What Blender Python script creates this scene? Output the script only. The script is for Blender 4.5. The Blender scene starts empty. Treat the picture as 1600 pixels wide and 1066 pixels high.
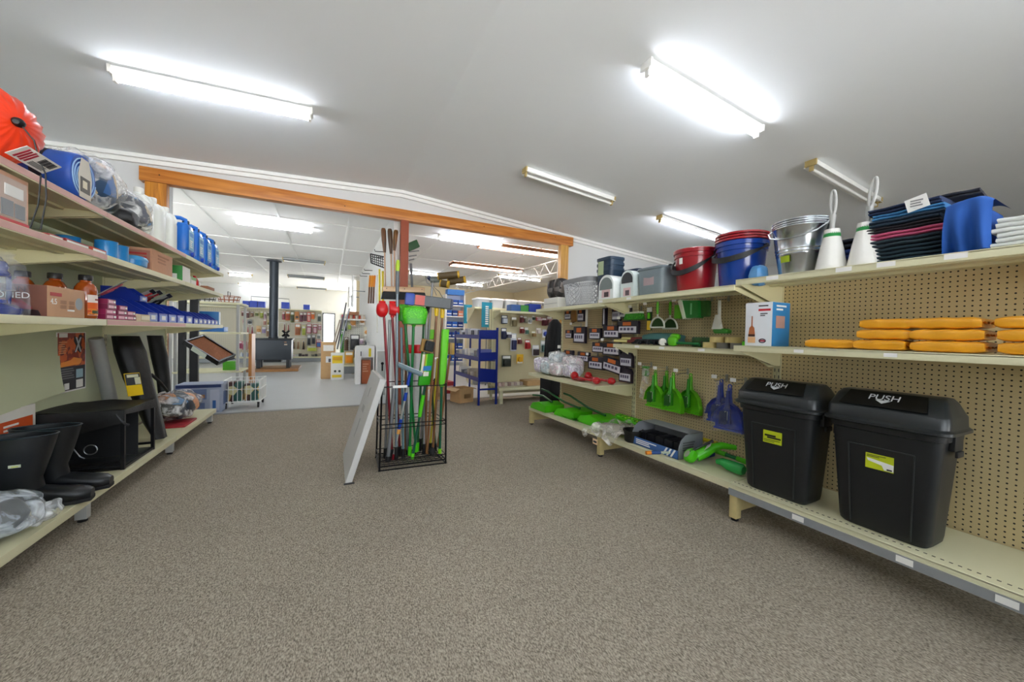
import bpy, bmesh, math, random
from mathutils import Vector, Matrix
random.seed(7)
SC = bpy.context.scene
COL = SC.collection
PI = math.pi

# ------------------------------------------------------------------ camera
F_PX = 575.0
CAM_H = 1.25
YAW, PITCH, ROLL = math.radians(26.42), math.radians(-1.02), math.radians(1.25)
FW = Vector((math.sin(YAW)*math.cos(PITCH), math.cos(YAW)*math.cos(PITCH), math.sin(PITCH)))
_r0 = Vector((math.cos(YAW), -math.sin(YAW), 0)); _u0 = _r0.cross(FW)
RT = _r0*math.cos(ROLL) + _u0*math.sin(ROLL)
UP = _u0*math.cos(ROLL) - _r0*math.sin(ROLL)
CAM = Vector((0, 0, CAM_H))
cd = bpy.data.cameras.new('camera'); co = bpy.data.objects.new('camera', cd); COL.objects.link(co)
cd.sensor_width = 36; cd.lens = F_PX/1600*36; cd.clip_start = 0.02; cd.clip_end = 100
co.matrix_world = Matrix(((RT.x, UP.x, -FW.x, 0), (RT.y, UP.y, -FW.y, 0), (RT.z, UP.z, -FW.z, CAM_H), (0, 0, 0, 1)))
SC.camera = co

# measured points of the photograph, met with known planes of the room
def ray(u, v): return FW + RT*((u-800)/F_PX) + UP*((533-v)/F_PX)
def onz(u, v, z): r = ray(u, v); return CAM + r*((z-CAM_H)/r.z)
def onx(u, v, x): r = ray(u, v); return CAM + r*(x/r.x)
def ony(u, v, y): r = ray(u, v); return CAM + r*(y/r.y)

# ------------------------------------------------------------------ materials
def lin(c):
    if isinstance(c, str):
        c = c.lstrip('#'); c = [int(c[i:i+2], 16)/255 for i in (0, 2, 4)]
        return tuple((x/12.92 if x <= .04045 else ((x+.055)/1.055)**2.4) for x in c)
    return c
_mats = {}
def mat(col, rough=.55, metal=0, noise=.06, scale=30, bump=0, alpha=1, trans=0, emit=0, coat=0, spec=None):
    key = (col, rough, metal, noise, scale, bump, alpha, trans, emit, coat, spec)
    if key in _mats: return _mats[key]
    m = bpy.data.materials.new('paint'); m.use_nodes = True
    N, L = m.node_tree.nodes, m.node_tree.links
    p = N['Principled BSDF']; c = lin(col)
    p.inputs['Roughness'].default_value = rough; p.inputs['Metallic'].default_value = metal
    p.inputs['Base Color'].default_value = (*c, 1)
    if coat: p.inputs['Coat Weight'].default_value = coat
    if spec is not None: p.inputs['Specular IOR Level'].default_value = spec
    if noise or bump:
        tc = N.new('ShaderNodeTexCoord'); nz = N.new('ShaderNodeTexNoise')
        nz.inputs['Scale'].default_value = scale; nz.inputs['Detail'].default_value = 3
        L.new(tc.outputs['Object'], nz.inputs['Vector'])
        if noise:
            mx = N.new('ShaderNodeMix'); mx.data_type = 'RGBA'
            mx.inputs[6].default_value = (*[x*(1-noise) for x in c], 1)
            mx.inputs[7].default_value = (*[min(1, x*(1+noise)) for x in c], 1)
            L.new(nz.outputs[0], mx.inputs[0]); L.new(mx.outputs[2], p.inputs['Base Color'])
        if bump:
            b = N.new('ShaderNodeBump'); b.inputs['Strength'].default_value = bump; b.inputs['Distance'].default_value = .01
            L.new(nz.outputs[0], b.inputs['Height']); L.new(b.outputs[0], p.inputs['Normal'])
    if alpha < 1: p.inputs['Alpha'].default_value = alpha
    if trans: p.inputs['Transmission Weight'].default_value = trans
    if emit:
        p.inputs['Emission Color'].default_value = (*c, 1); p.inputs['Emission Strength'].default_value = emit
    _mats[key] = m; return m
def M_pattern(cols, scale, kind='voronoi', rough=.5, coords='Object'):
    """printed multi-colour pattern (artwork, camouflage, plaid)"""
    key = ('pat', tuple(cols), scale, kind, rough)
    if key in _mats: return _mats[key]
    m = bpy.data.materials.new('print'); m.use_nodes = True
    N, L = m.node_tree.nodes, m.node_tree.links; p = N['Principled BSDF']; p.inputs['Roughness'].default_value = rough
    tc = N.new('ShaderNodeTexCoord'); rp = N.new('ShaderNodeValToRGB'); rp.color_ramp.interpolation = 'CONSTANT'
    if kind == 'voronoi':
        t = N.new('ShaderNodeTexVoronoi'); t.inputs['Scale'].default_value = scale
        L.new(tc.outputs[coords], t.inputs['Vector'])
        sp = N.new('ShaderNodeSeparateColor'); L.new(t.outputs['Color'], sp.inputs[0]); src = sp.outputs[0]
    elif kind == 'noise':
        t = N.new('ShaderNodeTexNoise'); t.inputs['Scale'].default_value = scale; t.inputs['Detail'].default_value = 4
        L.new(tc.outputs[coords], t.inputs['Vector'])
        mr = N.new('ShaderNodeMapRange'); mr.inputs[1].default_value = .3; mr.inputs[2].default_value = .7
        L.new(t.outputs[0], mr.inputs[0]); src = mr.outputs[0]
    else:
        t = N.new('ShaderNodeTexWave'); t.inputs['Scale'].default_value = scale; t.bands_direction = kind; t.wave_profile = 'SAW'
        L.new(tc.outputs[coords], t.inputs['Vector']); src = t.outputs[1]
    L.new(src, rp.inputs[0]); e = rp.color_ramp.elements; n = len(cols)
    e[0].position = 0; e[0].color = (*lin(cols[0]), 1); e[1].position = 1/n; e[1].color = (*lin(cols[1]), 1)
    for i in range(2, n): q = e.new(i/n); q.color = (*lin(cols[i]), 1)
    L.new(rp.outputs[0], p.inputs['Base Color']); _mats[key] = m; return m
def M_wood(col, dark, scale=2.5, axis='X', rough=.4):
    key = ('wood', col, dark, scale, axis)
    if key in _mats: return _mats[key]
    m = bpy.data.materials.new('wood'); m.use_nodes = True
    N, L = m.node_tree.nodes, m.node_tree.links; p = N['Principled BSDF']; p.inputs['Roughness'].default_value = rough
    tc = N.new('ShaderNodeTexCoord'); mp = N.new('ShaderNodeMapping')
    s = [9, 9, 9]; s['XYZ'.index(axis)] = .7; mp.inputs['Scale'].default_value = s
    nz = N.new('ShaderNodeTexNoise'); nz.inputs['Scale'].default_value = scale; nz.inputs['Detail'].default_value = 6; nz.inputs['Distortion'].default_value = .6
    rp = N.new('ShaderNodeValToRGB'); e = rp.color_ramp.elements
    e[0].position = .35; e[0].color = (*lin(dark), 1); e[1].position = .65; e[1].color = (*lin(col), 1)
    L.new(tc.outputs['Object'], mp.inputs[0]); L.new(mp.outputs[0], nz.inputs['Vector']); L.new(nz.outputs[0], rp.inputs[0])
    L.new(rp.outputs[0], p.inputs['Base Color']); _mats[key] = m; return m
def M_peg(axes, base='#cdbf97', pitch=.0272, r=.0042, off=(0, 0)):
    """perforated hardboard: a regular grid of dark holes"""
    key = ('peg', axes, base, pitch, off)
    if key in _mats: return _mats[key]
    m = bpy.data.materials.new('pegboard'); m.use_nodes = True
    N, L = m.node_tree.nodes, m.node_tree.links; p = N['Principled BSDF']; p.inputs['Roughness'].default_value = .55
    g = N.new('ShaderNodeNewGeometry'); s = N.new('ShaderNodeSeparateXYZ'); L.new(g.outputs['Position'], s.inputs[0])
    def mth(op, a, b=None):
        n = N.new('ShaderNodeMath'); n.operation = op
        for i, q in enumerate((a, b)):
            if q is None: continue
            if hasattr(q, 'is_output'): L.new(q, n.inputs[i])
            else: n.inputs[i].default_value = q
        return n.outputs[0]
    sq = []
    for ax in axes:
        f = mth('SUBTRACT', mth('FRACT', mth('ADD', mth('DIVIDE', s.outputs['XYZ'.index(ax)], pitch), 100.0)), .5)
        sq.append(mth('MULTIPLY', f, f))
    d = mth('SQRT', mth('ADD', sq[0], sq[1])); hole = mth('LESS_THAN', d, r/pitch)
    nz = N.new('ShaderNodeTexNoise'); nz.inputs['Scale'].default_value = 3; L.new(g.outputs['Position'], nz.inputs['Vector'])
    mx0 = N.new('ShaderNodeMix'); mx0.data_type = 'RGBA'; c = lin(base)
    mx0.inputs[6].default_value = (*[x*.93 for x in c], 1); mx0.inputs[7].default_value = (*[x*1.05 for x in c], 1); L.new(nz.outputs[0], mx0.inputs[0])
    mx = N.new('ShaderNodeMix'); mx.data_type = 'RGBA'; L.new(hole, mx.inputs[0]); L.new(mx0.outputs[2], mx.inputs[6]); mx.inputs[7].default_value = (.012, .01, .008, 1)
    L.new(mx.outputs[2], p.inputs['Base Color']); _mats[key] = m; return m
def M_film(tint='#ffffff', amount=.3, rough=.12):
    """clear crinkled plastic film"""
    key = ('film', tint, amount, rough)
    if key in _mats: return _mats[key]
    m = bpy.data.materials.new('film'); m.use_nodes = True
    N, L = m.node_tree.nodes, m.node_tree.links; N.remove(N['Principled BSDF'])
    o = N['Material Output']; tr = N.new('ShaderNodeBsdfTransparent'); gl = N.new('ShaderNodeBsdfPrincipled')
    gl.inputs['Base Color'].default_value = (*lin(tint), 1); gl.inputs['Roughness'].default_value = rough
    mx = N.new('ShaderNodeMixShader'); tc = N.new('ShaderNodeTexCoord'); nz = N.new('ShaderNodeTexNoise')
    nz.inputs['Scale'].default_value = 13; nz.inputs['Detail'].default_value = 3; nz.inputs['Distortion'].default_value = .7
    L.new(tc.outputs['Object'], nz.inputs['Vector'])
    mr = N.new('ShaderNodeMapRange'); mr.inputs[1].default_value = .42; mr.inputs[2].default_value = .75; mr.inputs[3].default_value = amount*.35; mr.inputs[4].default_value = min(1, amount*3)
    L.new(nz.outputs[0], mr.inputs[0]); L.new(mr.outputs[0], mx.inputs[0])
    b = N.new('ShaderNodeBump'); b.inputs['Strength'].default_value = .9; b.inputs['Distance'].default_value = .02
    L.new(nz.outputs[0], b.inputs['Height']); L.new(b.outputs[0], gl.inputs['Normal'])
    L.new(tr.outputs[0], mx.inputs[1]); L.new(gl.outputs[0], mx.inputs[2]); L.new(mx.outputs[0], o.inputs[0])
    _mats[key] = m; return m

def M_clear():
    m = bpy.data.materials.new('window_glass'); m.use_nodes = True
    N, L = m.node_tree.nodes, m.node_tree.links; N.remove(N['Principled BSDF'])
    tr = N.new('ShaderNodeBsdfTransparent'); gl = N.new('ShaderNodeBsdfGlossy'); gl.inputs['Roughness'].default_value = .02
    fr = N.new('ShaderNodeFresnel'); mx = N.new('ShaderNodeMixShader'); L.new(fr.outputs[0], mx.inputs[0]); L.new(tr.outputs[0], mx.inputs[1]); L.new(gl.outputs[0], mx.inputs[2])
    L.new(mx.outputs[0], N['Material Output'].inputs[0]); return m

# ------------------------------------------------------------------ mesh builder
def frame(d):
    d = Vector(d).normalized(); a = Vector((0, 0, 1)) if abs(d.z) < .9 else Vector((1, 0, 0))
    x = a.cross(d).normalized(); return x, d.cross(x).normalized(), d
class B:
    def __init__(s): s.bm = bmesh.new(); s.mi = 0; s.T = None
    def m(s, i): s.mi = i; return s
    def _f(s, vs):
        try: f = s.bm.faces.new(vs); f.material_index = s.mi; return f
        except ValueError: return None
    def v(s, p): return s.bm.verts.new(s.T @ Vector(p) if s.T else Vector(p))
    def box(s, x0, x1, y0, y1, z0, z1, bev=0, seg=2):
        return s.obox(((x0+x1)/2, (y0+y1)/2, (z0+z1)/2), ((x1-x0)/2, 0, 0), (0, (y1-y0)/2, 0), (0, 0, (z1-z0)/2), bev, seg)
    def obox(s, c, a, b_, d, bev=0, seg=2):
        c, a, b_, d = map(Vector, (c, a, b_, d)); V = [s.v(c+a*i+b_*j+d*k) for i in (-1, 1) for j in (-1, 1) for k in (-1, 1)]
        fs = [s._f([V[i] for i in q]) for q in ((0, 1, 3, 2), (4, 6, 7, 5), (0, 4, 5, 1), (2, 3, 7, 6), (0, 2, 6, 4), (1, 5, 7, 3))]
        if bev:
            es = {e for f in fs if f for e in f.edges}
            r = bmesh.ops.bevel(s.bm, geom=list(es), offset=bev, segments=seg, affect='EDGES', profile=.6)
            for f in r['faces']: f.material_index = s.mi
        return s
    def loft(s, rings, cap=True, closed=True, capend=None):
        R = [[s.v(p) for p in r] for r in rings]; n = len(R[0])
        for i in range(len(R)-1):
            for j in range(n if closed else n-1):
                k = (j+1) % n; s._f([R[i][j], R[i][k], R[i+1][k], R[i+1][j]])
        if cap and closed:
            s._f(R[0][::-1])
            s._f(R[-1])
        return s
    def ring(s, c, x, y, rx, ry=None, n=16, sq=2.0):
        ry = rx if ry is None else ry; out = []
        for i in range(n):
            t = 2*PI*i/n; cx, sy = math.cos(t), math.sin(t)
            ex = 2/sq; px = math.copysign(abs(cx)**ex, cx)*rx; py = math.copysign(abs(sy)**ex, sy)*ry
            out.append(Vector(c)+Vector(x)*px+Vector(y)*py)
        return out
    def cyl(s, p0, p1, r0, r1=None, n=14, cap=True):
        r1 = r0 if r1 is None else r1; p0, p1 = Vector(p0), Vector(p1); x, y, d = frame(p1-p0)
        return s.loft([s.ring(p0, x, y, r0, n=n), s.ring(p1, x, y, r1, n=n)], cap)
    def lathe(s, c, prof, n=24, axis=(0, 0, 1), cap=True):
        x, y, d = frame(axis); c = Vector(c)
        return s.loft([s.ring(c+d*z, x, y, max(r, 1e-4), n=n) for r, z in prof], cap)
    def squat(s, c, prof, n=28, sq=5, axis=(0, 0, 1)):
        """rounded-rectangle rings: prof rows (half_x, half_y, z)"""
        c = Vector(c)
        return s.loft([s.ring(c+Vector((0, 0, z)), (1, 0, 0), (0, 1, 0), hx, hy, n, sq) for hx, hy, z in prof])
    def tube(s, pts, r, n=8, cap=True, closed=False):
        P = [Vector(p) for p in pts]; rings = []; px = None
        for i, p in enumerate(P):
            if closed: d = P[(i+1) % len(P)]-P[i-1]
            else: d = P[min(i+1, len(P)-1)]-P[max(i-1, 0)]
            d.normalize()
            if px is None: x, y, _ = frame(d)
            else:
                x = px-d*px.dot(d)
                x = x.normalized() if x.length > 1e-6 else frame(d)[0]; y = d.cross(x)
            px = x; rr = r[i] if isinstance(r, (list, tuple)) else r; rings.append(s.ring(p, x, y, rr, n=n))
        if closed: rings.append(rings[0]); cap = False
        return s.loft(rings, cap)
    def prism(s, pts, o, u, v, w):
        o, u, v, w = map(Vector, (o, u, v, w)); a = [o+u*p[0]+v*p[1] for p in pts]
        return s.loft([a, [q+w for q in a]])
    def grid(s, f, nu, nv):
        V = [[s.v(f(i/nu, j/nv)) for j in range(nv+1)] for i in range(nu+1)]
        for i in range(nu):
            for j in range(nv): s._f([V[i][j], V[i+1][j], V[i+1][j+1], V[i][j+1]])
        return s
    def blob(s, c, r, n=20, m=12, rough=0, sd=0, sq=2.0):
        rnd = random.Random(sd); ph = [rnd.uniform(0, 6) for _ in range(9)]; c = Vector(c); rings = []
        for i in range(m+1):
            t = -PI/2+PI*i/m; cz = math.cos(t); e = 2/sq
            rz = math.copysign(abs(math.sin(t))**e, math.sin(t)); row = []
            for j in range(n):
                a = 2*PI*j/n; ca, sa = math.cos(a), math.sin(a)
                k = 1+rough*(math.sin(3*a+ph[0]+4*t)+math.sin(5*a+ph[1]-3*t)*.6+math.sin(7*a+2*t+ph[2])*.5+math.sin(6*t+ph[3]+2*a)*.6)/2
                row.append(c+Vector((math.copysign(abs(ca)**e, ca)*r[0]*max(abs(cz), .01)**e*k, math.copysign(abs(sa)**e, sa)*r[1]*max(abs(cz), .01)**e*k, rz*r[2]*(1+(k-1)*.6))))
            rings.append(row)
        return s.loft(rings)
    def done(s, name, mats, parent=None, smooth=40, world=None, flat=False):
        bm = s.bm; bmesh.ops.remove_doubles(bm, verts=bm.verts, dist=1e-5)
        bm.normal_update(); bmesh.ops.recalc_face_normals(bm, faces=bm.faces)
        if not flat:
            for f in bm.faces: f.smooth = True
            lim = math.radians(smooth)
            for e in bm.edges:
                e.smooth = len(e.link_faces) == 2 and e.calc_face_angle(0) < lim
        off = Vector((0, 0, 0))
        if parent is None:
            xs = [v.co for v in bm.verts]
            lo = Vector([min(q[i] for q in xs) for i in range(3)]); hi = Vector([max(q[i] for q in xs) for i in range(3)])
            off = Vector(((lo.x+hi.x)/2, (lo.y+hi.y)/2, lo.z))
            if world is False: off = Vector((0, 0, 0))
        elif world:
            q = parent
            while q is not None: off += q.location; q = q.parent
        if off.length: bmesh.ops.translate(bm, verts=bm.verts, vec=-off)
        me = bpy.data.meshes.new(name); bm.to_mesh(me); bm.free()
        for m in (mats if isinstance(mats, (list, tuple)) else [mats]): me.materials.append(m)
        o = bpy.data.objects.new(name, me); COL.objects.link(o)
        if parent is None: o.location = off
        else: o.parent = parent
        return o
def tag(o, label, cat, group=None, kind=None):
    o['label'] = label; o['category'] = cat
    if group: o['group'] = group
    if kind: o['kind'] = kind
    return o
def thing(name, label, cat, loc=(0, 0, 0), rz=0, group=None):
    o = bpy.data.objects.new(name, None); COL.objects.link(o); o.empty_display_size = .05
    o.location = loc; o.rotation_euler = (0, 0, rz); return tag(o, label, cat, group)
def struct(o): o['kind'] = 'structure'; return o
def dup(root, loc, rz=None, label=None, group=None):
    r = root.copy(); COL.objects.link(r); r.location = loc
    if rz is not None: r.rotation_euler = (0, 0, rz)
    if label: r['label'] = label
    if group: r['group'] = group
    for ch in list(root.children):
        c = ch.copy(); COL.objects.link(c); c.parent = r
        for g in ch.children:
            d = g.copy(); COL.objects.link(d); d.parent = c
    return r
def recolour(root, swaps):
    """give a copy its own colours (materials stay on the object)"""
    for o in [root, *root.children, *[g for c in root.children for g in c.children]]:
        if o.type != 'MESH': continue
        for i, sl in enumerate(o.material_slots):
            if sl.material in swaps:
                new = swaps[sl.material]; o.material_slots[i].link = 'OBJECT'; o.material_slots[i].material = new
def text(s, size, origin, ux, uy, m, name='lettering', parent=None, ext=.0006, align='CENTER', world=False):
    cu = bpy.data.curves.new('t', 'FONT'); cu.body = s; cu.size = size; cu.align_x = align; cu.align_y = 'CENTER'; cu.extrude = ext
    ob = bpy.data.objects.new('t', cu); COL.objects.link(ob); dg = bpy.context.evaluated_depsgraph_get()
    me = bpy.data.meshes.new_from_object(ob.evaluated_get(dg)); bpy.data.objects.remove(ob); bpy.data.curves.remove(cu)
    ux, uy = Vector(ux).normalized(), Vector(uy).normalized(); uz = ux.cross(uy)
    off = Vector((0, 0, 0))
    if world and parent:
        q = parent
        while q is not None: off += q.location; q = q.parent
    o3 = Vector(origin)-off
    me.transform(Matrix(((ux.x, uy.x, uz.x, o3.x), (ux.y, uy.y, uz.y, o3.y), (ux.z, uy.z, uz.z, o3.z), (0, 0, 0, 1))))
    me.name = name; me.materials.clear(); me.materials.append(m)
    o = bpy.data.objects.new(name, me); COL.objects.link(o); o.parent = parent; return o

# shared finishes
CREAM = mat('#dcd8b4', .45, noise=.04, scale=6)
CREAM2 = mat('#d3cda4', .45, noise=.05, scale=6)
GREENISH = mat('#c3c9a4', .5, noise=.05, scale=4)
WHITE = mat('#eeeeea', .5, noise=.02)
OFFW = mat('#e2e0d8', .5, noise=.03)
BLACK = mat('#101012', .45, noise=.1)
BLKMETAL = mat('#0c0c0d', .35, .4, noise=.1)
STEEL = mat('#b9bcbf', .28, .95, noise=.05)
GREYM = mat('#8d9193', .4, .3)
GREYBLUE = mat('#7d8f96', .4)
BLUE = mat('#0f3fa8', .35)
RED = mat('#c01018', .4)
LIME = mat('#5fd012', .38)
DGREEN = mat('#0e6a34', .4)
YEL = mat('#f0c814', .4)
CARD = mat('#c09a6b', .75, noise=.08)
PAPER = mat('#f3f2ee', .7, noise=.02)
INK = mat('#3a3a3e', .7)
FILM = M_film()
TUBE_E = 15.0
DIFF_E = 4.0
SKY_E = 1.7
UPFILL_E = 4.8  # added brightness below the horizon, lifts the ceiling
EXPO = 1.62
# ================================================================== ROOM SHELL
YW = 6.65                     # wall with the wide opening
RX, RZ = 1.1, 3.69            # ridge of the front ceiling
XL, XR, YF = -3.7, 9.4, -3.2
BACK_Y, BCEIL, BXL, BXR = 21.6, 3.37, -5.6, 8.4
BACK_Y2 = 16.8
def ceil_z(x): return RZ-.05*(RX-x) if x < RX else RZ-.08*(x-RX)
PLASTER = mat('#edf0f1', .8, noise=.015, scale=2)
WALLW = mat('#d3d4d3', .75, noise=.015, scale=2)

# carpet: flecked loop pile
m = bpy.data.materials.new('carpet'); m.use_nodes = True
N, L = m.node_tree.nodes, m.node_tree.links; p = N['Principled BSDF']; p.inputs['Roughness'].default_value = .95; p.inputs['Specular IOR Level'].default_value = .1
tc = N.new('ShaderNodeTexCoord'); n1 = N.new('ShaderNodeTexNoise'); n1.inputs['Scale'].default_value = 185; n1.inputs['Detail'].default_value = 4; n1.inputs['Roughness'].default_value = .75
mp = N.new('ShaderNodeMapping'); mp.inputs['Rotation'].default_value = (0, 0, .5); mp.inputs['Scale'].default_value = (1, .45, 1)
n2 = N.new('ShaderNodeTexNoise'); n2.inputs['Scale'].default_value = 1.1; n2.inputs['Detail'].default_value = 4
rp = N.new('ShaderNodeValToRGB'); e = rp.color_ramp.elements
e[0].position = .37; e[0].color = (*lin('#675f54'), 1); e[1].position = .65; e[1].color = (*lin('#c0b5a3'), 1)
mr = N.new('ShaderNodeMapRange'); mr.inputs[3].default_value = .86; mr.inputs[4].default_value = 1.12
mx = N.new('ShaderNodeMix'); mx.data_type = 'RGBA'; mx.blend_type = 'MULTIPLY'; mx.inputs[0].default_value = 1
L.new(tc.outputs['Object'], mp.inputs[0]); L.new(mp.outputs[0], n1.inputs['Vector']); L.new(tc.outputs['Object'], n2.inputs['Vector'])
L.new(n1.outputs[0], rp.inputs[0]); L.new(n2.outputs[0], mr.inputs[0]); L.new(rp.outputs[0], mx.inputs[6]); L.new(mr.outputs[0], mx.inputs[7])
L.new(mx.outputs[2], p.inputs['Base Color'])
bp = N.new('ShaderNodeBump'); bp.inputs['Strength'].default_value = .5; bp.inputs['Distance'].default_value = .006; L.new(n1.outputs[0], bp.inputs['Height']); L.new(bp.outputs[0], p.inputs['Normal'])
CARPET = m
struct(B().box(XL, XR, YF, YW, -.05, 0).done('floor', CARPET))
VINYL = mat('#b9bcbd', .35, noise=.06, scale=1.5)
struct(B().box(BXL, BXR, YW, BACK_Y, -.05, 0).done('floor_rear', VINYL))
b = B(); b.box(-1.98, 4.42, YW-.03, YW+.05, 0, .006); struct(b.done('trim_threshold', mat('#8b8b88', .4, .5)))

# front ceiling (shallow gable)
b = B(); zz = [(XL, ceil_z(XL)), (RX, RZ), (XR, ceil_z(XR)), (XR, ceil_z(XR)+.08), (RX, RZ+.08), (XL, ceil_z(XL)+.08)]
b.prism(zz, (0, YF, 0), (1, 0, 0), (0, 0, 1), (0, YW-YF, 0)); struct(b.done('ceiling', PLASTER, smooth=1))
# side and front walls
struct(B().box(XL-.1, XL, YF, YW+.1, 0, ceil_z(XL)).done('wall_left', WALLW))
struct(B().box(XR, XR+.1, YF, YW+.1, 0, ceil_z(XR)).done('wall_right', WALLW))
# unseen front wall with a glazed door; shop window added for soft fill light
b = B(); yy = (YF-.12, YF)
for x0, x1, z0, z1 in ((XL, -3, 0, 3.45), (3.2, 4.2, 0, 3.43), (5.3, XR, 0, 3.02), (-3, 3.2, 0, .6), (-3, 3.2, 2.7, 3.48), (4.2, 5.3, 2.2, 3.35)): b.box(x0, x1, *yy, z0, z1)
struct(b.done('wall_front', WALLW))
fr = B()
for x in (-3, -1.45, .1, 1.65, 3.15): fr.box(x, x+.05, YF-.09, YF-.03, .6, 2.7)
fr.box(-3, 3.2, YF-.09, YF-.03, .6, .66); fr.box(-3, 3.2, YF-.09, YF-.03, 2.64, 2.7)
wn = struct(fr.done('window_fill', mat('#c9ccce', .35, .6)))
GLASS = M_clear()
B().box(-2.95, 3.15, YF-.065, YF-.06, .66, 2.64).done('pane', GLASS, wn, world=True)
fr = B(); fr.box(4.2, 4.28, YF-.09, YF-.03, 0, 2.2); fr.box(5.22, 5.3, YF-.09, YF-.03, 0, 2.2); fr.box(4.28, 5.22, YF-.09, YF-.03, 2.1, 2.2); fr.box(4.28, 5.22, YF-.09, YF-.03, 0, .15)
dn = struct(fr.done('door_1', mat('#c9ccce', .35, .6)))
B().box(4.28, 5.22, YF-.065, YF-.06, .15, 2.1).done('pane', GLASS, dn, world=True)

# the wall with the opening (to the left, right and above it)
b = B(); t0, t1 = YW, YW+.12
b.prism([(XL, 0), (-1.98, 0), (-1.98, 3.2), (XL, 3.2)], (0, t0, 0), (1, 0, 0), (0, 0, 1), (0, .12, 0))
b.prism([(4.42, 0), (XR, 0), (XR, ceil_z(XR)), (4.42, ceil_z(XR))], (0, t0, 0), (1, 0, 0), (0, 0, 1), (0, .12, 0))
b.prism([(4.42, ceil_z(XR)), (XR, ceil_z(XR)), (4.42, ceil_z(4.42))], (0, t0, 0), (1, 0, 0), (0, 0, 1), (0, .12, 0))
b.prism([(XL, 3.2), (4.42, 3.2), (4.42, ceil_z(4.42)), (RX, RZ), (XL, ceil_z(XL))], (0, t0, 0), (1, 0, 0), (0, 0, 1), (0, .12, 0))
struct(b.done('wall_back', WALLW, smooth=1))
# cornice along the gable
b = B()
for x0, x1 in ((XL, RX), (RX, XR)):
    for dz, dy, h in ((.0, .09, .05), (.05, .045, .055)):
        z0, z1 = ceil_z(x0)-dz, ceil_z(x1)-dz
        b.prism([(x0, z0-h), (x1, z1-h), (x1, z1-.001), (x0, z0-.001)], (0, YW-dy, 0), (1, 0, 0), (0, 0, 1), (0, dy-.002, 0))
struct(b.done('trim_cornice', WHITE, smooth=1))
# timber head and posts of the opening
PINE = M_wood('#d0883a', '#b0661f', axis='X'); PINEV = M_wood('#dcaa5a', '#c08a3c', axis='Z')
t = thing('timber_lintel', 'long orange stained timber beam across the head of the wide opening', 'beam', (1.2, 6.62, 3.17))
B().box(-2.255, 4.66, 6.53, 6.66, 3.17, 3.355, .006).done('beam', PINE, t, world=True)
b = B()
for x, z in ((-2.05, 3.27), (.2, 3.25), (2.6, 3.28), (4.2, 3.3)): b.lathe((x, 6.529, z), [(.009, 0), (.009, .003), (.004, .004)], n=10, axis=(0, -1, 0))
b.done('bolt', mat('#4a3826', .5, .5), t, world=True)
for nm, x0, x1, lab, z0 in (('timber_post', -2.2, -1.98, 'orange pine post under the left end of the timber beam', 0), ('timber_post', 4.36, 4.55, 'pale pine post under the right end of the timber beam', 0)):
    b = B().box(x0, x1, 6.54, 6.645, z0, 3.168, .004); b.lathe(((x0+x1)/2, 6.539, 3.07), [(.008, 0), (.008, .004), (.002, .005)], n=8, axis=(0, -1, 0))
    tag(b.done(nm, PINEV if x0 > 0 else M_wood('#d08a30', '#a5641c', axis='Z')), lab, 'post')
b = B().box(1.075, 1.205, 6.5, 6.63, 0, 3.168, .004)
tag(b.done('red_post', mat('#96492f', .55, noise=.08)), 'rust red painted post holding up the middle of the timber beam', 'post')

# rear room shell
struct(B().box(BXL, BXR, YW+.12, BACK_Y, BCEIL, BCEIL+.08).done('ceiling_rear', mat('#f0efec', .8, noise=.02, scale=2)))
struct(B().box(BXL-.1, BXL, YW+.12, BACK_Y, 0, BCEIL).done('wall_rear_left', WALLW))
struct(B().box(BXR, BXR+.1, YW+.12, BACK_Y, 0, BCEIL).done('wall_rear_right', mat('#e3d3ae', .75, noise=.02, scale=2)))
struct(B().box(BXL, 1.0, BACK_Y, BACK_Y+.1, 0, BCEIL).done('wall_rear_far', WALLW))
struct(B().box(1.0, BXR, BACK_Y2, BACK_Y2+.1, 0, BCEIL).done('wall_rear_cream', mat('#e3d3ae', .75, noise=.02, scale=2)))
b = B()
for x in (-3.3, -2.1, -.9, .3, 2.2, 3.4, 4.6, 5.8): b.box(x, x+.04, YW+.13, BACK_Y-.01, BCEIL-.014, BCEIL)
for y in (8.2, 10.6, 13.0, 15.4): b.box(BXL, BXR, y, y+.04, BCEIL-.012, BCEIL)
struct(b.done('trim_ceiling_battens', WHITE))

# ------------------------------------------------------------------ strip lights
TUBE_ON = mat('#f0f5ff', .3, noise=0, emit=TUBE_E)
TUBE_OFF = mat('#f2f2ee', .25, noise=0)
TAN = mat('#b9a36a', .5)
def strip_light(x0, x1, y, z, slope, label, lit=True, two=False, cap=TAN, group='fluorescent strip lights', body=None, drop=0):
    """a batten fitting along X under a sloping ceiling"""
    L_ = (x1-x0)/math.cos(math.atan(slope)); t = thing('strip_light', label, 'ceiling light', ((x0+x1)/2, y, z), 0, group)
    t.rotation_euler = (0, -math.atan(slope), 0); h = L_/2
    wd = .05 if lit and not two else .05
    b = B(); b.box(-h, h, -wd, wd, -.05, -.001, .004)
    if not lit: b.prism([(-.045, -.045), (-.075, -.075), (-.07, -.08), (-.035, -.052), (.035, -.052), (.07, -.08), (.075, -.075), (.045, -.045)], (-h, 0, 0), (0, 1, 0), (0, 0, 1), (2*h, 0, 0))
    b.done('mounting_channel', body or WHITE, t)
    for yy in ((-.035, .035) if two else (0,)):
        B().cyl((-h+.03, yy, -.1), (h-.03, yy, -.1), .018, n=12).done('tube', TUBE_ON if lit else TUBE_OFF, t)
    for s in (-1, 1):
        b = B(); b.box(s*h-.012, s*h+.012, -.06, .06, -.07, -.001, .003); b.box(s*(h-.02)-.012, s*(h-.02)+.012, -.022, .022, -.125, -.05, .003)
        b.done('end_cap', cap, t)
    return t
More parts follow.
